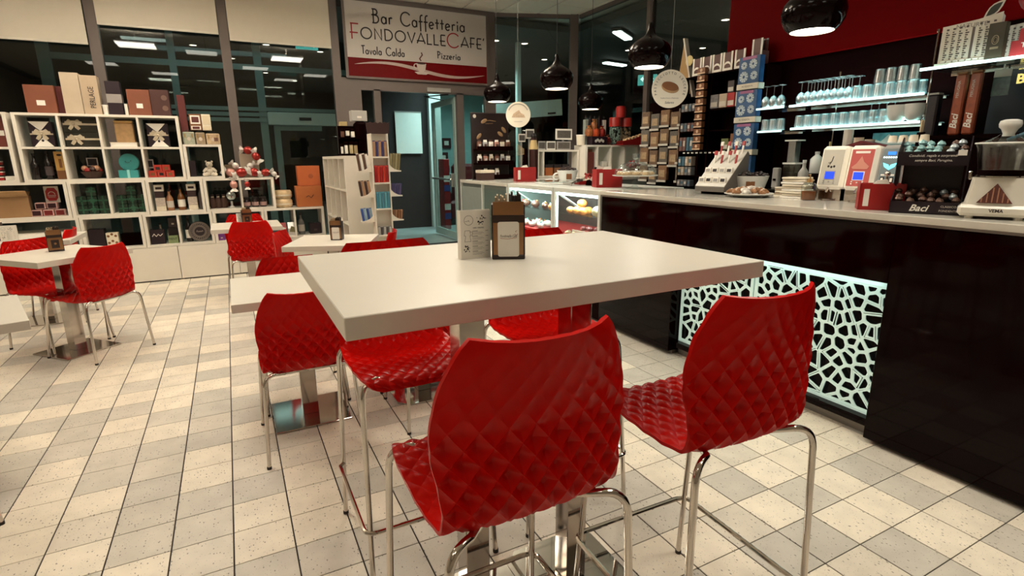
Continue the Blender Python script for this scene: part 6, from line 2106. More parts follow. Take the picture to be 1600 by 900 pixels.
# gum rack
GUM = [M('gum_a', (.20, .19, .19), .4, var=.6, vscale=60), M('gum_b', (.10, .11, .13), .4, var=.6, vscale=60), M('gum_c', (.17, .08, .07), .4, var=.6, vscale=60), M('gum_d', (.05, .12, .17), .4, var=.6, vscale=60), M('gum_e', (.40, .32, .24), .4)]
names5 = ('first', 'second', 'third', 'fourth', 'fifth')
for r_, (z, h_) in enumerate(((1.785, .07), (1.597, .08), (1.412, .13), (1.267, .09), (1.177, .08), (1.07, .06))):
    for i in range(4):
        e = thing('gum_pack', 'upright gum pack in the left column of the black shelving, %s row, %s' % (('top', 'second', 'third', 'fourth', 'fifth', 'bottom')[r_], names5[i]), 'gum pack', (4.085, 4.165 - i * .046, z if z in (1.785, 1.597, 1.412, 1.177) else z), 0, 'gum packs in the black shelving')
        MB().box(-.03, .03, -.019, .019, 0, h_, .003).build('pack', GUM[(r_ + i // 2) % 5], e)
        MB().box(-.032, -.03, -.012, .012, h_ * .35, h_ * .75).build('label_patch', LAB if (i + r_) % 2 else GUM[3], e)
for k in range(11):
    e = thing('biscuit_pack', 'orange-brown biscuit pack in the narrow vertical strip, %s from the top' % ('first', 'second', 'third', 'fourth', 'fifth', 'sixth', 'seventh', 'eighth', 'ninth', 'tenth', 'eleventh')[k], 'biscuit pack', (4.01, 3.90, 2.10 - k * .068), 0, 'orange-brown biscuit packs')
    MB().box(-.015, .03, -.047, .047, .0, .055, .003).build('pack', M('biscuit_pack', (.17, .06, .02), .45, var=.5, vscale=40), e)
    MB().box(-.018, -.015, -.048, .048, .0, .012).build('pale_strip', M('strip_peach', (.58, .40, .26), .5), e)
    MB().ball((-.016, 0, .032), .016, 8, sx=.15).build('print', M('strip_peach', (.58, .40, .26), .5), e)
for k, (y, z, w_, h_) in enumerate(((3.79, 1.79, .045, .12), (3.69, 1.79, .045, .12), (3.60, 1.79, .04, .12), (3.52, 1.79, .03, .12), (3.61, 1.912, .035, .10), (3.63, 1.415, .04, .10), (3.55, 1.415, .02, .14))):
    e = thing('cigarette_pack', ('grey', 'printed', 'red-topped', 'pale', 'dark', 'green', 'tall brown')[k] + ' pack on a shelf right of the biscuit strip, %s' % ('leftmost', 'second', 'third', 'rightmost', 'upper one', 'lower shelf left', 'lower shelf right')[k], 'pack', (4.10, y, z), 0, 'packs on the black shelves')
    MB().box(-.03, .03, -w_, w_, 0, h_, .002).build('pack', (GUM[0], GUM[4], REDG, LAB, M('pack_black', (.05, .04, .04), .4), M('pack_green', (.12, .14, .05), .4), BROWN)[k], e)
    MB().box(-.032, -.03, -w_ * .8, w_ * .8, h_ * .1, h_ * .45).build('label_patch', LAB, e)
for i in range(14):
    e = thing('price_tag', 'tiny white price tag clipped along the black shelf edge, %s group' % ('left' if i < 7 else 'right'), 'price tag', (4.066, 4.12 - i * .055, 1.386), 0, 'tiny price tags on the shelf edge, left part' if i < 7 else 'tiny price tags on the shelf edge, right part')
    MB().box(-.003, .0, -.014, .014, 0, .012).build('tag', PAPER, e)

# ================================================================== BACK BAR: glass shelves with lights
LEDS = EM('shelf_led', (.74, 1.0, .96), 1.8)
SG = GLASS('shelf_glass', (.80, .93, .92), .05, 1.5, .7, .05)


def led_shelf(label, y0, y1, z, x0=3.92, x1=4.22, led=True, power=3.0):
    e = thing('glass_shelf', label, 'shelf', ((x0 + x1) / 2, (y0 + y1) / 2, z), 0, 'lit glass shelves behind the bar')
    w, h = (x1 - x0) / 2, (y1 - y0) / 2
    MB().box(-w, w, -h, h, .003, .012).build('glass_plate', SG, e)
    MB().box(-w, -w + .012, -h, h, -.003, .012).build('light_strip', LEDS if power > 1 else EM('shelf_led_dim', (.74, 1.0, .96), .7), e)
    MB().box(w - .03, w + .02, -h, h, -.012, .003).build('wall_rail', STEEL, e)
    o = area('shelf_led', ((x0 + x1) / 2, (y0 + y1) / 2, z + .016), x1 - x0 - .06, y1 - y0 - .05, power * 1.7, LAMP_COOL, rot=(PI, 0, 0))
    return e


led_shelf('upper lit glass shelf crowded with wine glasses and tumblers', 1.97, 2.90, 1.725)
led_shelf('lower lit glass shelf lined with upturned tumblers', 1.97, 2.87, 1.555)
led_shelf('small lit shelf left of the tumblers, upper', 2.95, 3.20, 1.725, power=.3)
led_shelf('small lit shelf left of the tumblers, lower', 2.95, 3.17, 1.545, power=.3)
led_shelf('lit glass shelf at the top right under the white tea display', .60, 1.86, 1.83, 3.62, 4.0, power=3.2)
e = thing('shelf_post', 'thin chrome upright carrying the lit glass shelves', 'post', (4.20, 2.70, 1.1))
MB().cyl(0, 0, 0, .85, .008, 8).build('pole', STEEL, e)
MB().cyl(0, 0, .85, .87, .012, 8).build('finial', STEEL, e)
e = thing('shelf_post', 'thin pale upright right of the upper tumblers', 'post', (3.95, 1.955, 1.1))
MB().cyl(0, 0, 0, .98, .006, 8).build('pole', STEEL, e)
MB().cyl(0, 0, .98, 1.0, .010, 8).build('finial', STEEL, e)


def wineglass(name, x, y, z, up=True, n=14):
    e = thing('wine_glass', name, 'wine glass', (x, y, z), 0, 'wine glasses on the upper lit shelf')
    pb = [(.026, 0), (.034, .03), (.034, .055), (.022, .08), (.006, .092)]
    MB().lathe(pb, n, cap=False).build('bowl', TUMBLER, e, smooth=True)
    MB().cyl(0, 0, .09, .155, .003, 6).build('stem', TUMBLER, e)
    MB().lathe([(.002, .158), (.03, .163), (.03, .166), (.002, .168)], n, cap=False).build('foot', TUMBLER, e)
    return e


g0 = None
S1 = 1.7385
for i in range(8):
    for j in range(2):
        x, y = 3.98 + j * .085, 2.85 - i * .052 - j * .02
        lab = 'upturned wine glass on the upper lit shelf, %s %s from the left' % (('front', 'back')[j] + ' row,', ('first', 'second', 'third', 'fourth', 'fifth', 'sixth', 'seventh', 'eighth')[i])
        if g0 is None:
            g0 = wineglass(lab, x, y, S1)
            bpy.context.view_layer.update()
        else:
            clone(g0, (x, y, S1), None, lab)
t0 = thing('tumbler', 'x', 'tumbler', (3.96, 2.82, 1.5685), 0, 'tumblers on the lit shelves')
MB().lathe([(.034, 0), (.030, .085), (.028, .088), (.001, .088)], 14, cap=False).build('glass', TUMBLER, t0, smooth=30)
MB().lathe([(.0305, .076), (.0305, .088), (.001, .089)], 14, cap=False).build('thick_base', CLEAR, t0, smooth=30)
bpy.context.view_layer.update()
first = True
ordn = ('first', 'second', 'third', 'fourth', 'fifth', 'sixth', 'seventh', 'eighth', 'ninth', 'tenth', 'eleventh', 'twelfth')
for i in range(10):
    for j in range(2):
        lab = 'upturned tumbler on the lower lit shelf, %s row, %s from the left' % (('front', 'back')[j], ordn[i])
        loc = (3.965 + j * .075, 2.83 - i * .0685 - j * .015, 1.5685)
        if first:
            t0.location = loc
            t0['label'] = lab
            first = False
        else:
            clone(t0, loc, None, lab)
for i in range(6):
    for j in range(2):
        for l in range(2 if i > 1 else 1):
            if l and j:
                continue
            clone(t0, (3.965 + j * .08, 2.415 - i * .071 - j * .01, S1 + l * .0895), None, 'upturned tumbler right of the wine glasses, %s, %s from the left' % (('front row', 'back row')[j] if l == 0 else 'stacked on the front row', ordn[i]))
for i in range(3):
    clone(t0, (3.98, 3.14 - i * .07, 1.5585), None, 'dim tumbler on the small left lower shelf, %s' % ordn[i], 'dim tumblers on the small left shelf')
    clone(g0, (3.98, 3.16 - i * .07, S1), None, 'dim wine glass on the small left upper shelf, %s' % ordn[i], 'dim wine glasses on the small left shelf')
for k, y in enumerate((2.125, 2.02)):
    e = thing('coffee_mug', 'large white mug on the right end of the lower lit shelf, %s' % ('left one', 'right one')[k], 'mug', (3.955, y, 1.5685), .3, 'large white mugs')
    MB().lathe([(.030, 0), (.046, .012), (.058, .05), (.062, .105), (.057, .105), (.052, .045), (.001, .014)], 22, cap=False).build('mug', PORC, e, smooth=True)
    MB().tube([(-.02, -.055, .088), (-.03, -.085, .086), (-.034, -.098, .055), (-.025, -.070, .028), (-.02, -.048, .03)], .007, 8).build('handle', PORC, e, smooth=True)
for k in range(4):
    e = thing('flute_glass', 'pale stemmed glass hanging under the upper lit shelf, %s' % ordn[k], 'wine glass', (3.98, 2.31 - k * .05, 1.5685), 0, 'stemmed glasses between the lit shelves')
    MB().cyl(0, 0, .045, .125, .003, 6).build('stem', TUMBLER, e)
    MB().lathe([(.022, .0), (.024, .035), (.004, .05)], 10, cap=False).build('bowl', TUMBLER, e, smooth=True)
    MB().lathe([(.002, .125), (.024, .13), (.002, .132)], 12, cap=False).build('foot', TUMBLER, e)

# ---- back work surface
e = thing('back_worktop', 'dark back work surface under the lit shelves', 'worktop', (3.98, 1.2, 0))
MB().box(-.18, .26, -3.0, 2.0, .02, 1.085).build('carcass', BLACKM, e)
MB().box(-.2, .26, -3.0, 2.0, 1.087, 1.105).build('top', STEEL, e)
MB().box(-.15, .2, -3.0, 2.0, 0, .02).build('plinth', INK, e)
BZ = 1.106
# white dispenser, bottles and pots on the back surface
e = thing('straw_dispenser', 'small glass box dispenser with a pale frame at the left of the back bar', 'dispenser', (3.90, 2.80, BZ))
MB().box(-.04, .04, -.05, .05, 0, .19).build('case', CLEAR, e)
MB().box(-.045, .045, -.055, .055, .36, .37).build('roof', PORC, e)
MB().box(-.03, .03, -.03, .03, .19, .36).build('tube', TUMBLER, e)
MB().box(-.045, .045, -.055, .055, .188, .2).build('ring', PORC, e)
bottle(3.84, BZ, .22, .036, M('squeeze', (.42, .40, .36), .4), 'translucent squeeze bottle on the back bar', 'bottles on the back bar', PORC, None, 2.66)
bottle(3.98, BZ + .12, .16, .045, PORC, 'white jug-like bottle above the squeeze bottle', 'bottles on the back bar', PORC, None, 2.66, neck=.25)
bottle(3.98, BZ + .12, .23, .022, M('mustard_bottle', (.42, .33, .14), .4), 'mustard-coloured bottle with a pointed top', 'bottles on the back bar', M('mustard_bottle', (.42, .33, .14), .4), None, 2.57)
crate('riser', 'dark riser box under the jug and the mustard bottle', 'box', 3.90, 4.06, 2.50, 2.74, BZ, BZ + .118, BLACKM)
crate('appliance', 'white appliance with a dark window on the back bar', 'appliance', 3.86, 3.98, 2.38, 2.49, BZ, BZ + .23, PORC, band=None, tagm=BLACKM)
for k in range(3):
    e = thing('cup_stack', 'stack of paper cups above the white dispensers, %s' % ('tallest, left', 'middle', 'right')[k], 'paper cups', (3.86, 2.37 - k * .075, BZ + .24), 0, 'paper cup stacks')
    n_ = (9, 5, 4)[k]
    for i in range(n_):
        MB().lathe([(.024, .014 * i), (.031, .014 * i + .07), (.032, .014 * i + .072)], 14, cap=False).build('cup', CREAM if k else PAPER, e, smooth=True)
crate('cup_riser', 'dark ledge under the paper cup stacks', 'box', 3.82, 3.92, 2.12, 2.42, BZ, BZ + .238, BLACKM)
e = thing('napkin_tray', 'dark red angular tray above the white dispensers', 'tray', (3.80, 2.20, BZ + .24), .1)
MB().prism([(-.12, 0), (.11, 0), (.13, .07), (.02, .105), (-.14, .07)], -.05, .05, 'x').build('tray', M('tray_dark_red', (.14, .004, .008), .4), e)
MB().prism([(-.11, .0), (.10, 0), (.11, .06), (.01, .09), (-.12, .06)], -.054, -.05, 'x').build('inner', M('tray_dark_red2', (.09, .003, .005), .4), e)
e = thing('landscape_card', 'teal mountain picture card behind the cup stacks', 'picture', (4.17, 2.22, 1.38))
MB().box(-.004, .004, -.16, .16, 0, .13).build('card', M('teal_picture', (.12, .34, .38), .5, var=.8, vscale=24), e)
MB().prism([(-.15, .07), (-.09, .11), (-.03, .06), (.05, .12), (.10, .07), (.15, .09), (.15, .05), (-.15, .05)], -.007, -.004, 'x').build('snow_ridge', PAPER, e)
# napkin pile, honey jar, plate of pastries
e = thing('napkin_pile', 'pile of folded cream napkins beside the honey jar', 'napkins', (3.13, 2.20, CTZ), .2)
for i in range(9):
    o = MB().box(-.06, .06, -.07, .07, 0, .012, .003).build('napkin', CREAM if i % 3 else PAPER, e, (.004 * math.sin(i * 2), .005 * math.cos(i * 3), i * .0145))
    o.rotation_euler.z = .06 * math.sin(i * 1.7)
e = thing('napkin_pile', 'flat pile of brown-edged papers left of the napkins', 'papers', (3.26, 2.36, CTZ), .1)
for i in range(5):
    o = MB().box(-.07, .07, -.05, .05, 0, .010, .002).build('sheet', M('paper_brown', (.35, .26, .17), .6) if i % 2 else CREAM, e, (.003 * i, 0, i * .012))
    o.rotation_euler.z = .1 * math.sin(i)
e = thing('honey_jar', 'glass jar half full of honey with a pump, before the napkins', 'jar', (3.02, 2.045, CTZ))
MB().lathe([(.036, 0), (.042, .01), (.042, .085), (.03, .10), (.016, .105)], 18, cap=False).build('jar', CLEAR, e, smooth=True)
MB().cyl(0, 0, .004, .055, .038, 18).build('honey', M('honey', (.16, .05, .012), .2), e, smooth=30)
MB().cyl(0, 0, .105, .125, .016, 12).build('cap', GOLD, e)
MB().tube([(0, 0, .12), (0, 0, .15), (-.03, -.01, .148)], .004, 6).build('spout', GOLD, e)
e = thing('plate', 'oval white plate on the bar edge', 'plate', (2.97, 2.42, CTZ))
MB().lathe([(.06, 0), (.10, .008), (.145, .022), (.147, .026), (.10, .014), (.001, .010)], 36, cap=False).build('plate', PORC, e, smooth=40)
MB().lathe([(.148, .0225), (.148, .0265)], 36, cap=False).build('rim', PAPER, e)
PST = M('crumble', (.30, .14, .055), .6, var=.5, vscale=40)
for i in range(18):
    a_, q = i * 2.39996, .115 * math.sqrt((i + .5) / 18)
    p_ = thing('pastry', '%s little pastry heaped on the white plate, %s' % ('sugared' if i % 4 == 0 else 'brown crumbly', 'towards the rim' if q > .075 else 'near the middle'), 'pastry', (2.97 + q * math.cos(a_), 2.42 + q * math.sin(a_), CTZ + .014 + .026 * (1 - q / .12)), a_, 'sugared pastries on the white plate' if i % 4 == 0 else 'brown pastries on the white plate, rim' if q > .075 else 'brown pastries on the white plate, middle')
    MB().tube([(-.028, 0, .010), (-.01, .008, .020), (.012, -.006, .020), (.03, .004, .012)], [.008, .014, .014, .007], 7).build('crust', SUGAR if i % 4 == 0 else PST, p_, smooth=True)
    MB().ball((0, 0, .032), .008, 6, sz=.6).build('crumb', SUGAR, p_)
# slanted sweets display
e = thing('sweets_display', 'slanted white counter display full of small packs and lollipops', 'display stand', (3.07, 2.74, CTZ), -1.45)
MB().prism([(-.13, .02), (.13, .02), (.13, .27), (.11, .29), (-.13, .05)], -.115, .115, 'x').build('case', M('display_side', (.13, .115, .10), .5), e)
PLX = M('display_white', (.55, .52, .46), .5)
o = MB().box(-.115, .115, -.002, .33, 0, .006).build('sloping_face', PLX, e, (0, -.125, .054))
o.rotation_euler.x = .78
MB().box(-.1, .1, -.08, .08, 0, .02).build('foot', BLACKM, e)
for r_ in range(4):
    for i in range(4):
        p_ = thing('sweet_pack', 'small %s in the slanted display, %s row, %s' % ('white print card' if r_ < 2 else 'red and white stick', ('front', 'second', 'third', 'back')[r_], ('leftmost', 'second', 'third', 'rightmost')[i]), 'sweet pack', (0, 0, 0), 0, 'sweets in the slanted display')
        lx, ly = -.085 + i * .056, -.105 + r_ * .065
        c_, s_ = math.cos(-1.45), math.sin(-1.45)
        p_.location = (3.07 + lx * c_ - ly * s_, 2.74 + lx * s_ + ly * c_, CTZ + .078 + (ly + .105) * .98)
        p_.rotation_euler = (-.2, 0, -1.45)
        if r_ < 2:
            MB().box(-.024, .024, -.006, .006, 0, .04, .002).build('card', PAPER, p_)
            MB().box(-.015, .015, -.008, -.006, .01, .03).build('print', INK if i % 2 else GREYP, p_)
        else:
            MB().box(-.006, .006, -.004, .004, 0, .075).build('stick', REDG if (i + r_) % 2 else PAPER, p_)
            MB().box(-.012, .012, -.005, .005, .06, .09, .002).build('head', PAPER if (i + r_) % 2 else REDG, p_)

# ================================================================== DISPENSERS ON THE BAR
SCR = EM('lit_panel_white', (.62, .60, .55), .45)
SCB = EM('screen_blue', (.0, .035, .95), 1.1)
DW = EM('dispenser_white', (.9, .85, .74), .12, '#e8e0cc')
tilt = -.14


def dispenser(y, w, x, label, kind):
    e = thing('cream_dispenser', label, 'dispenser', (x, y, CTZ), -PI / 2, 'drink dispensers with lit fronts')
    # local: -y looks to the customer side
    MB().box(-w * .9, w * .9, -.02, .10, 0, .07).build('drip_base', STEEL, e)
    MB().cyl(0, -.035, .0, .012, .03, 14).build('drip_cup', STEEL, e)
    f = MB()
    f.T = Matrix.Translation((0, -.02, .065)) @ Matrix.Rotation(tilt, 4, 'X')
    body = DW if kind < 2 else GREYP
    f.box(-w, w, -.02, .10, 0, .245, .016)
    f.build('housing', body, e, smooth=30)
    def on(mbf, nm, mat, dy):
        m_ = MB()
        m_.T = Matrix.Translation((0, -.02, .065)) @ Matrix.Rotation(tilt, 4, 'X') @ Matrix.Translation((0, dy, 0))
        mbf(m_)
        return m_.build(nm, mat, e)
    fm = (M('disp_cream', (.46, .43, .36), .4), EM('disp_red', (.33, .05, .04), .35), EM('disp_grey', (.12, .15, .15), .25))[kind]
    on(lambda m_: m_.box(-w * .76, w * .76, -.0225, -.020, .022, .222), 'front_panel', fm, 0)
    if kind < 2:
        on(lambda m_: m_.box(-w * .34, w * .34, -.025, -.0225, .058, .098), 'screen', SCB, 0)
        on(lambda m_: m_.box(-w * .40, w * .40, -.024, -.0225, .053, .103), 'screen_bezel', PAPER if kind else GREYP, .0004)
        for q in (-1, 0, 1):
            for zz in ((.046, .034) if q else (.042,)):
                on(lambda m_: m_.box(q * w * .38 - .004, q * w * .38 + .004, -.025, -.0225, zz - .004, zz + .003), 'button', GREYP if kind == 0 else PAPER, 0)
    if kind == 0:
        def fig(m_):
            ribbon(m_, [(-.012, .140), (-.002, .160), (.002, .185)], .0035, -.0245, -.0225)
            ribbon(m_, [(-.022, .148), (-.006, .152)], .0025, -.0245, -.0225)
            for q in (-.018, 0, .016):
                m_.ball((q, -.0225, .125 + abs(q) * .2), .007, 8, sy=.2)
        on(fig, 'dancer_print', INK, 0)
    if kind == 1:
        def mt(m_):
            m_.prism([(-w * .6, .125), (-w * .3, .145), (0, .185), (w * .2, .155), (w * .6, .13), (w * .5, .115), (-w * .5, .115)], -.0245, -.0225, 'y')
        on(mt, 'mountain_print', M('disp_pink', (.55, .22, .16), .5), 0)
        on(lambda m_: m_.box(-w * .5, w * .5, -.0245, -.0225, .200, .212), 'heading_print', PAPER, 0)
    if kind == 2:
        on(lambda m_: m_.box(-w * .34, w * .34, -.025, -.0225, .190, .207), 'screen', EM('screen_sky', (.02, .18, .80), 1.0), 0)
        def dots(m_):
            for q in range(7):
                m_.ball((-w * .6 + q * w * .2, -.0225, .178), .0055, 8, sy=.3)
        on(dots, 'light_row', EM('led_pale', (.65, .9, .9), 1.0), 0)
        def wings(m_):
            m_.prism([(-w * .6, .150), (-w * .1, .140), (0, .128), (w * .1, .140), (w * .6, .150), (w * .45, .128), (0, .112), (-w * .45, .128)], -.0245, -.0225, 'y')
        on(wings, 'winged_logo', EM('logo_cyan', (.18, .75, .85), .9), 0)
        for q in (-1, 1):
            on(lambda m_: m_.box(q * w * .4 - .010, q * w * .4 + .010, -.0245, -.0225, .045, .075), 'key', BLACKM, 0)
            on(lambda m_: m_.box(q * w * .4 - .006, q * w * .4 + .006, -.0255, -.0245, .05, .07), 'key_symbol', PAPER, 0)
            on(lambda m_: m_.box(q * w * .4 - .010, q * w * .4 + .010, -.0245, -.0225, .082, .09), 'key_caption', PAPER, 0)
    MB().tube([(0, -.03, .075), (0, -.045, .05)], .006, 8).build('nozzle', CHROME, e)
    return e


dispenser(1.975, .078, 3.12, 'white drink dispenser with a cream front and blue screen, left of the pair', 0)
dispenser(1.812, .078, 3.12, 'white drink dispenser with a red front and blue screen, right of the pair', 1)
dispenser(1.668, .058, 3.13, 'grey drink dispenser with a winged cyan logo, beside the red one', 2)
for k in range(4):
    e = thing('cup_tray', 'small upside-down cup stack on top of the drink dispensers, %s' % ('first', 'second', 'third', 'fourth')[k], 'cups', (3.16, 1.70 - k * .05, CTZ + .325), 0, 'small cups on the dispensers')
    MB().lathe([(.022, 0), (.018, .03), (.001, .032)], 12, cap=False).build('cup', CREAM, e, smooth=40)
    MB().cyl(0, 0, -.006, 0, .024, 12).build('saucer', PORC, e)
# glass with wooden stirrers
e = thing('stirrer_glass', 'black-banded holder of wooden stirrers above the grey dispenser', 'holder', (3.22, 1.60, CTZ + .30))
MB().cyl(0, 0, 0, .07, .018, 10).build('holder', BLACKM, e)
for i in range(5):
    MB().box(-.012 + i * .005, -.008 + i * .005, -.003, .003, .02, .13).build('stirrer', M('pale_wood', (.55, .42, .25), .6), e)
e = thing('stirrer_shelf', 'steel stand under the stirrers behind the grey dispenser', 'stand', (3.24, 1.62, CTZ))
MB().box(-.05, .05, -.14, .14, .28, .298).build('top', STEEL, e)
MB().box(-.04, .04, -.13, -.12, 0, .28).build('leg', STEEL, e)
MB().box(-.04, .04, .12, .13, 0, .28).build('leg', STEEL, e)

# ================================================================== CHOCOLATE DISPLAY (two black trays on a stand)
VB = M('choc_black', (.008, .003, .007), .35)
CHW = M('choc_wrapper', (.12, .06, .04), .3, .3, var=.8, vscale=60)
CHS = M('choc_silver', (.50, .56, .58), .3, .5, var=.4, vscale=60)
e = thing('chocolate_display', 'two-level black cardboard chocolate display with white script on the bar', 'display stand', (2.80, 1.325, CTZ), -1.18)
MB().prism([(-.125, 0), (.125, 0), (.125, .055), (-.125, .055)], -.10, -.096, 'y').build('lower_front', VB, e)
MB().box(-.125, .125, -.10, .09, 0, .006).build('lower_floor', VB, e)
for s in (-1, 1):
    MB().prism([(-.10, 0), (.09, 0), (.09, .13), (.03, .105), (-.10, .055)], s * .125, s * .121, 'x').build('lower_side', VB, e)
MB().box(-.11, .11, .08, .09, 0, .24).build('back_wall', VB, e)
MB().box(-.125, .125, -.075, -.071, .215, .27).build('upper_front', VB, e)
MB().box(-.125, .125, -.075, .10, .21, .216).build('upper_floor', VB, e)
for s in (-1, 1):
    MB().prism([(-.075, .13 if s < 0 else .10), (.10, .10), (.10, .33), (.06, .335), (-.075, .27)], s * .125, s * .121, 'x').build('upper_side', VB, e)
text('lettering', 'Baci', .040, PAPER, e, (-.02, -.1005, .026), '-y', .0005, shear=.35, bold=.0008)
text('lettering', 'CLASSICO', .012, LAB, e, (.085, -.1005, .036), '-y', .0003)
text('lettering', 'FONDENTE', .012, LAB, e, (.085, -.1005, .018), '-y', .0003)
text('lettering', 'Condividi, regala e sorprendi', .0145, PAPER, e, (0, -.0755, .252), '-y', .0003, shear=.3)
text('lettering', 'sempre Baci, Perugina.', .0145, PAPER, e, (.005, -.0755, .232), '-y', .0003, shear=.3)
MB().box(.085, .115, -.078, -.0755, .252, .275).build('price_tag', PAPER, e)
random.seed(5)
for lvl, (z0, ya, yb, mm, nm) in enumerate(((.012, -.085, .06, CHW, 'lower'), (.22, -.06, .085, CHS, 'upper'))):
    k = 0
    for r_ in range(3):
        for i in range(6):
            x, y = -.10 + i * .040 + random.uniform(-.010, .010), ya + .02 + r_ * .045 + random.uniform(-.010, .010)
            zz = z0 + .03 + .018 * r_ + .01 * random.random()
            c_, s_ = math.cos(-1.18), math.sin(-1.18)
            p_ = thing('chocolate', 'wrapped chocolate in the %s tray, %s row, %s' % (nm, ('front', 'middle', 'back')[r_], ('first', 'second', 'third', 'fourth', 'fifth', 'sixth')[i]), 'chocolate', (2.80 + x * c_ - y * s_, 1.325 + x * s_ + y * c_, CTZ + zz), random.random() * 3, 'wrapped chocolates, %s tray' % nm)
            m2 = mm if (i + r_) % 3 else (CHS if lvl == 0 and i > 3 else CHW)
            if lvl == 1 and i < 4:
                m2 = M('choc_aqua', (.32, .56, .56), .3, .3, var=.5, vscale=60)
            MB().ball((0, 0, .012), .017, 9, sz=.85).build('sweet', m2, p_, smooth=True)
            MB().ball((.003, 0, .025), .006, 6, sz=.6).build('tip', m2, p_)
# steel shaker under the upper tray
e = thing('blender_jug', 'banded steel shaker standing left of the chocolate display', 'shaker', (2.985, 1.46, CTZ))
MB().cyl(0, 0, .10, .20, .030, 20).build('cylinder', CHROME, e, smooth=30)
for z in (.13, .155, .18):
    MB().lathe([(.032, z), (.032, z + .006)], 20, cap=False).build('ring', BLACKM, e, smooth=True)
MB().cyl(0, 0, 0, .10, .026, 20).build('base', STEEL, e, smooth=30)
MB().box(-.05, .05, .03, .06, .02, .215, .01).build('bracket', M('warm_grey', (.24, .20, .17), .4), e)
MB().box(-.05, .05, -.035, .06, .2, .222, .008).build('hood', M('warm_grey', (.24, .20, .17), .4), e)
e = thing('tap_knob', 'small chrome ball knob above the small red napkin box', 'tap', (2.90, 1.56, CTZ))
MB().cyl(0, 0, 0, .155, .007, 10).build('stem', CHROME, e)
MB().ball((0, 0, .165), .014, 12).build('ball', CHROME, e, smooth=True)

# ================================================================== WHITE FOOD PROCESSOR (lower right of the bar end)
e = thing('food_processor', 'white juice machine with a clear bowl, white knob and brown striped triangle', 'food processor', (2.765, 1.06, CTZ), -1.18)
PW = M('machine_white', (.68, .64, .55), .3)
for sx in (-1, 1):
    for sy in (-1, 1):
        MB().cyl(sx * .075, sy * .055, 0, .014, .014, 12).build('foot', PW, e)
MB().box(-.115, .115, -.085, .085, .013, .058, .012).build('base', PW, e, smooth=30)
mb = MB()
lv = [(.100, .075, .058), (.098, .073, .07), (.090, .066, .12), (.085, .062, .165)]
vs, fs = [], []
for (a, b, z) in lv:
    for t in range(24):
        th = 2 * PI * t / 24
        c_, s_ = math.cos(th), math.sin(th)
        q = (abs(c_) ** 5 + abs(s_) ** 5) ** (-1 / 5)
        vs.append((a * c_ * q, b * s_ * q, z))
for i in range(len(lv) - 1):
    for t in range(24):
        fs.append((i * 24 + t, i * 24 + (t + 1) % 24, (i + 1) * 24 + (t + 1) % 24, (i + 1) * 24 + t))
fs.append(tuple(range(72, 96)))
mb.add(vs, fs)
mb.build('body', PW, e, smooth=35)
m_ = MB()
m_.T = Matrix.Translation((-.005, -.0775, .066)) @ Matrix.Rotation(-.115, 4, 'X')
m_.prism([(-.055, 0), (.055, 0), (0, .078)], -.002, .001, 'y')
tri = m_.build('triangle_badge', M('choc_brown', (.10, .025, .015), .5, var=.5, vscale=60), e)
for i in range(6):
    m_ = MB()
    m_.T = Matrix.Translation((-.005, -.0775, .066)) @ Matrix.Rotation(-.115, 4, 'X')
    x = -.04 + i * .016
    m_.box(x - .002, x + .002, -.004, -.002, .003, (.055 - abs(x)) * 1.30)
    m_.build('wafer_stripe', M('wafer', (.36, .17, .10), .5), tri)
text('lettering', 'VEMA', .017, INK, e, (.005, -.0855, .036), '-y', .0004, bold=.0004)
MB().lathe([(.075, .165), (.080, .168), (.080, .172), (.074, .175)], 32, cap=False).build('collar', STEEL, e, smooth=True)
MB().lathe([(.073, .175), (.075, .192), (.074, .195)], 32).build('dark_bottom', BLACKM, e, smooth=30)
JUG = GLASS('jug_glass', (.62, .62, .58), .18, 1.4, .6, .10)
MB().lathe([(.074, .194), (.080, .23), (.088, .28), (.094, .293), (.096, .297)], 36, cap=False).build('bowl', JUG, e, smooth=True)
MB().box(-.012, .012, .06, .078, .195, .29, .004).build('bowl_rib', BLACKM, e)
MB().lathe([(.097, .297), (.095, .301), (.06, .312), (.035, .325), (.024, .335)], 36, cap=False).build('lid', CLEAR, e, smooth=True)
MB().lathe([(.097, .2965), (.099, .299), (.097, .302)], 36, cap=False).build('lid_rim', PORC, e, smooth=True)
MB().lathe([(.020, .325), (.019, .335), (.026, .352), (.034, .360), (.036, .372), (.033, .384), (.02, .389), (.001, .390)], 24, cap=False).build('knob', PORC, e, smooth=True)
MB().tube([(.0, .05, .31), (.05, .06, .335), (.09, .06, .325), (.12, .05, .30)], .008, 8).build('blue_handle', M('blue_grey', (.06, .14, .19), .4), e, smooth=True)
for s in (-1, 1):
    MB().box(s * .086, s * .10, -.012, .012, .155, .19, .004).build('clip', CHROME, e)
e = thing('food_processor', 'second white machine cut off by the right edge of the view', 'food processor', (2.90, .83, CTZ), -1.18)
MB().box(-.115, .115, -.085, .085, .013, .058, .016).build('base', PW, e, smooth=30)
MB().box(-.09, .09, -.06, .06, .058, .165, .01).build('body', PW, e)
for sx in (-1, 1):
    MB().cyl(sx * .075, -.05, 0, .014, .014, 12).build('foot', PW, e)
    MB().cyl(sx * .075, .05, 0, .014, .014, 12).build('foot', PW, e)
MB().lathe([(.074, .165), (.088, .28), (.094, .293)], 24, cap=False).build('bowl', JUG, e, smooth=True)

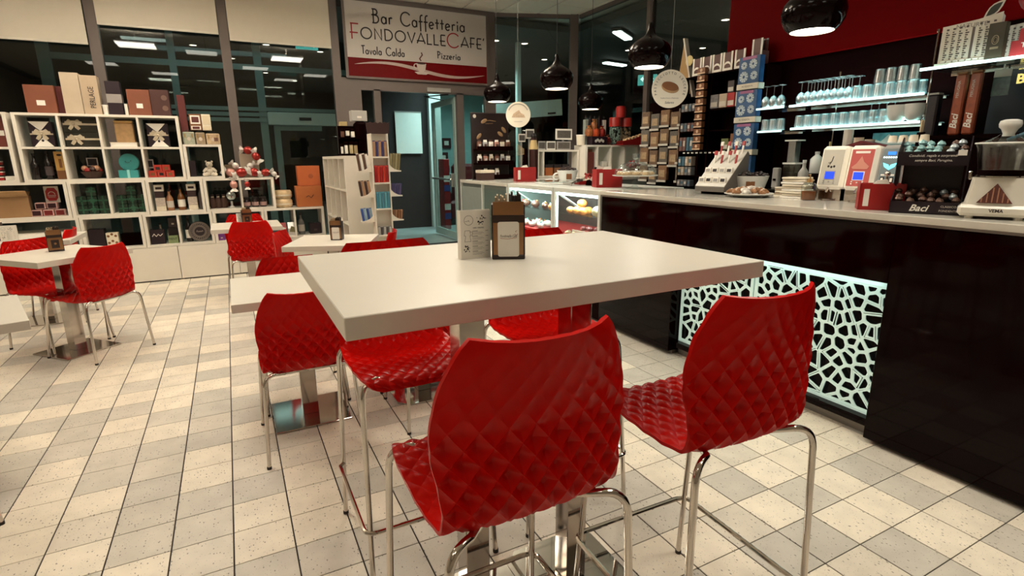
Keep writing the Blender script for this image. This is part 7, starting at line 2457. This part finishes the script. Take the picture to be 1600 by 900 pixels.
# ================================================================== UPPER RIGHT SHELF AND THINGS NEAR IT
US = 1.8435
NAT = M('natur_card', (.68, .62, .52), .6, var=.03)
for k, (x, y, rz_, s, lab) in enumerate(((3.72, 1.68, -1.30, 1.0, 'white tea display with rows of little pockets and a leaf crest on the top shelf'), (3.86, 1.50, -1.35, .86, 'second white tea display partly hidden behind the first'))):
    e = thing('tea_display', lab, 'display stand', (x, y, US), rz_, 'white tea displays')
    w, h = .125 * s, .24 * s
    pr = [(-w, 0), (w, 0), (w, h * 1.02)] + [(w - (2 * w) * t, h * (1.02 - .16 * math.sin(t * PI * .5) - 0.0 * t)) for t in (.25, .5, .75)] + [(-w, h * .86)]
    MB().prism(pr, -.03, -.026, 'y').build('front_card', NAT, e)
    MB().prism([(-w, 0), (w, 0), (w, h * .98), (-w, h * .86)], -.026, .05, 'y').build('case', NAT, e)
    MB().box(-w - .01, w + .01, -.05, .06, -.0, .012).build('base_tray', NAT, e)
    for c_ in range(8):
        x_ = -w * .80 + c_ * w * .225
        if c_ == 4:
            MB().box(x_ - w * .045, x_ + w * .045, -.0315, -.030, h * .12, h * .78).build('slot_column', M('slot_brown', (.12, .09, .08), .6), e)
        else:
            sl = MB()
            for q_ in range(13):
                zq = h * (.13 + .048 * q_ + .003 * c_)
                sl.box(x_ - w * .05, x_ + w * (.01 + .035 * ((q_ * 7 + c_ * 3) % 3)), -.0315, -.030, zq, zq + h * .026)
            sl.box(x_ - w * .045, x_ + w * .045, -.0315, -.030, h * (.76 + .01 * c_), h * (.80 + .01 * c_))
            sl.build('slot_column', M('slot_grey', (.09, .07, .06), .6), e)['kind'] = 'stuff'
        MB().box(x_ - w * .09, x_ + w * .09, -.042, -.031, .014, h * .10).build('pocket', PAPER, e)
    m_ = MB()
    lf_ = [(w * .35, h * .92)] + [(w * (.35 + .65 * t) + .012 * math.sin(t * PI), h * (.92 + .34 * t) - .022 * math.sin(t * PI)) for t in (.2, .4, .6, .8, 1)] + [(w * (.35 + .65 * t) - .014 * math.sin(t * PI), h * (.92 + .34 * t) + .020 * math.sin(t * PI)) for t in (.8, .6, .4, .2)]
    m_.prism(lf_, -.032, -.028, 'y').build('leaf_crest', NAT, e)
    m_ = MB()
    cx_ = sum(p[0] for p in lf_) / len(lf_)
    cz_ = sum(p[1] for p in lf_) / len(lf_)
    m_.prism([(cx_ + (p[0] - cx_) * .74, cz_ + (p[1] - cz_) * .74) for p in lf_], -.034, -.032, 'y').build('leaf_print', M('leaf_dark', (.03, .035, .025), .5), e)
    if k == 0:
        text('lettering', 'NATURTE', .030, M('grey_ink', (.22, .19, .17), .7), e, (0, -.0305, h * .82), '-y', .0004, sx=1.0)
e = crate('card_box', 'dark olive box with an oval emblem beside the tea displays', 'box', 3.68, 3.72, 1.51, 1.585, US, US + .185, M('olive_dark', (.035, .028, .014), .4))
m_ = MB()
m_.T = Matrix.Rotation(-PI / 2, 4, 'Z')
ribbon(m_, A(0, .10, .014, .022, 0, 360, 20), .003, -.023, -.0205)
ribbon(m_, A(0, .10, .008, .013, 0, 360, 16), .002, -.023, -.0205)
m_.box(-.018, .018, -.022, -.0205, .055, .066)
m_.build('emblem', M('emblem_sand', (.28, .22, .14), .5), e)
e = thing('card_box', 'red box with white lettering at the right edge on the top shelf', 'box', (3.76, 1.36, US))
MB().box(-.05, .05, -.13, .13, 0, .085, .002).build('box', M('tart_red', (.36, .02, .025), .35), e)
MB().prism([(-.13, .085), (.10, .085), (.10, .14), (.02, .15)], -.05, .05, 'x').build('sloping_lid', M('tart_red', (.36, .02, .025), .35), e)
text('lettering', 'TARTUFI', .034, PAPER, e, (-.051, .02, .058), '-x', .0004)
text('lettering', 'dolci', .02, PAPER, e, (-.051, .0, .026), '-x', .0004, shear=.3)
# hanging red filigree ornament
e = thing('filigree_ornament', 'red ornament with pale curling filigree at the top right corner', 'ornament', (3.60, 1.34, 1.99))
MB().ball((0, 0, .13), .105, 20).build('ball', M('ornament_red', (.26, .01, .02), .3), e, smooth=True)
m_ = MB()
for i in range(16):
    th, ph = -2.2 + (i % 6) * .35, -.7 + (i // 6) * .55
    c0 = Vector((math.cos(ph) * math.cos(th), math.cos(ph) * math.sin(th), math.sin(ph)))
    u_ = Vector((-math.sin(th), math.cos(th), 0))
    v_ = c0.cross(u_)
    pts = []
    for j in range(12):
        a_ = j * .55 + i
        rr = .005 + .0022 * j
        pts.append(tuple(Vector((0, 0, .13)) + c0 * .106 + u_ * rr * math.cos(a_) + v_ * rr * math.sin(a_)))
    m_.tube(pts, .0022, 5)
m_.build('filigree', M('filigree_pink', (.50, .22, .20), .5), e)
MB().tube([(0, 0, .23), (0, 0, 1.60)], .0015, 5).build('thread', GREYP, e)
# tubes of chocolates, card and dark blue panel below
for k, y in enumerate((1.745, 1.675)):
    e = thing('gift_tube', 'tall orange-brown chocolate tube with white lettering, %s of the two' % ('left', 'right')[k], 'tube', (3.86, y, 1.47), 0, 'tall orange-brown tubes')
    MB().box(-.018, .018, -.028, .028, 0, .34, .008).build('tube', M('tube_rust', (.28, .055, .018), .3, var=.6, vscale=26), e)
    MB().box(-.016, .016, -.026, .026, .34, .35).build('cap', BROWN, e)
    t_ = text('lettering', 'Baci', .05, PAPER, e, (-.0185, .0, .075), '-x', .0005, shear=.3, bold=.001)
    t_.rotation_euler = (0, -PI / 2, 0)
    t_ = text('lettering', 'PERUGINA', .020, LAB, e, (-.0185, .005, .255), '-x', .0005)
    t_.rotation_euler = (0, -PI / 2, 0)
e = thing('gift_tube', 'tall black chocolate tube with pale lettering beside the orange ones', 'tube', (3.88, 1.88, 1.45), 0)
MB().box(-.03, .03, -.03, .03, 0, .26, .008).build('tube', VB, e)
MB().box(-.028, .028, -.028, .028, .26, .27).build('cap', GREYP, e)
e = thing('tube_shelf', 'dark ledge carrying the tall chocolate tubes', 'shelf', (3.90, 1.72, 1.106))
MB().box(-.05, .08, -.32, .20, .0, .34).build('support', BLACKM, e)
MB().box(-.06, .09, -.33, .22, .341, .363).build('top', BLACKM, e)
e = thing('postcard', 'dark photo card hanging below the top shelf', 'card', (3.94, 1.59, 1.68))
MB().box(-.002, .002, -.04, .04, 0, .14).build('card', M('photo_green', (.06, .10, .09), .4, var=.9, vscale=40), e)
MB().box(-.003, -.002, -.04, .04, .10, .14).build('pale_top', LAB, e)
MB().box(0, .002, -.004, .004, .14, .165).build('clip', STEEL, e)
e = thing('wall_sign', 'dark blue lit panel with yellow capital letters at the right edge', 'sign', (4.22, 1.30, 1.30))
MB().box(-.01, .02, -.45, .44, 0, .56).build('panel', M('panel_navy', (.006, .016, .026), .3, var=.6, vscale=4), e)
MB().box(-.012, -.01, -.45, .44, .54, .56).build('top_edge', M('panel_teal', (.03, .14, .19), .3), e)
text('lettering', 'BAR', .075, EM('letters_yellow', (.75, .62, .18), .8), e, (-.0125, .33, .485), '-x', .001, bold=.002, align='LEFT')
# coffee machine parts at the far right edge behind the juicer
e = thing('coffee_machine', 'steel espresso machine behind the white juicer at the right edge', 'coffee machine', (3.92, .95, BZ), 0)
MB().box(-.18, .18, -.55, .35, .04, .42, .02).build('body', STEEL, e, smooth=30)
MB().box(-.20, .20, -.56, .36, .42, .45, .01).build('cup_rail', CHROME, e)
for y in (-.35, -.05, .22):
    MB().cyl(-.22, y, .18, .27, .04, 18).build('group_head', CHROME, e, smooth=30)
    MB().tube([(-.22, y, .19), (-.38, y - .05, .17)], .012, 8).build('portafilter', BLACKM, e)
for sx in (-1, 1):
    for y in (-.5, .3):
        MB().cyl(sx * .14, y, 0, .04, .02, 10).build('foot', BLACKM, e)
e = thing('towel', 'white cloth draped on a ledge left of the dispensers', 'towel', (3.90, 2.93, BZ))
MB().box(-.02, .02, -.03, .03, 0, .16, .008).build('folded_cloth', GREYP, e)
MB().cyl(-.022, 0, .06, .075, .012, 10).build('badge', BLACKM, e)
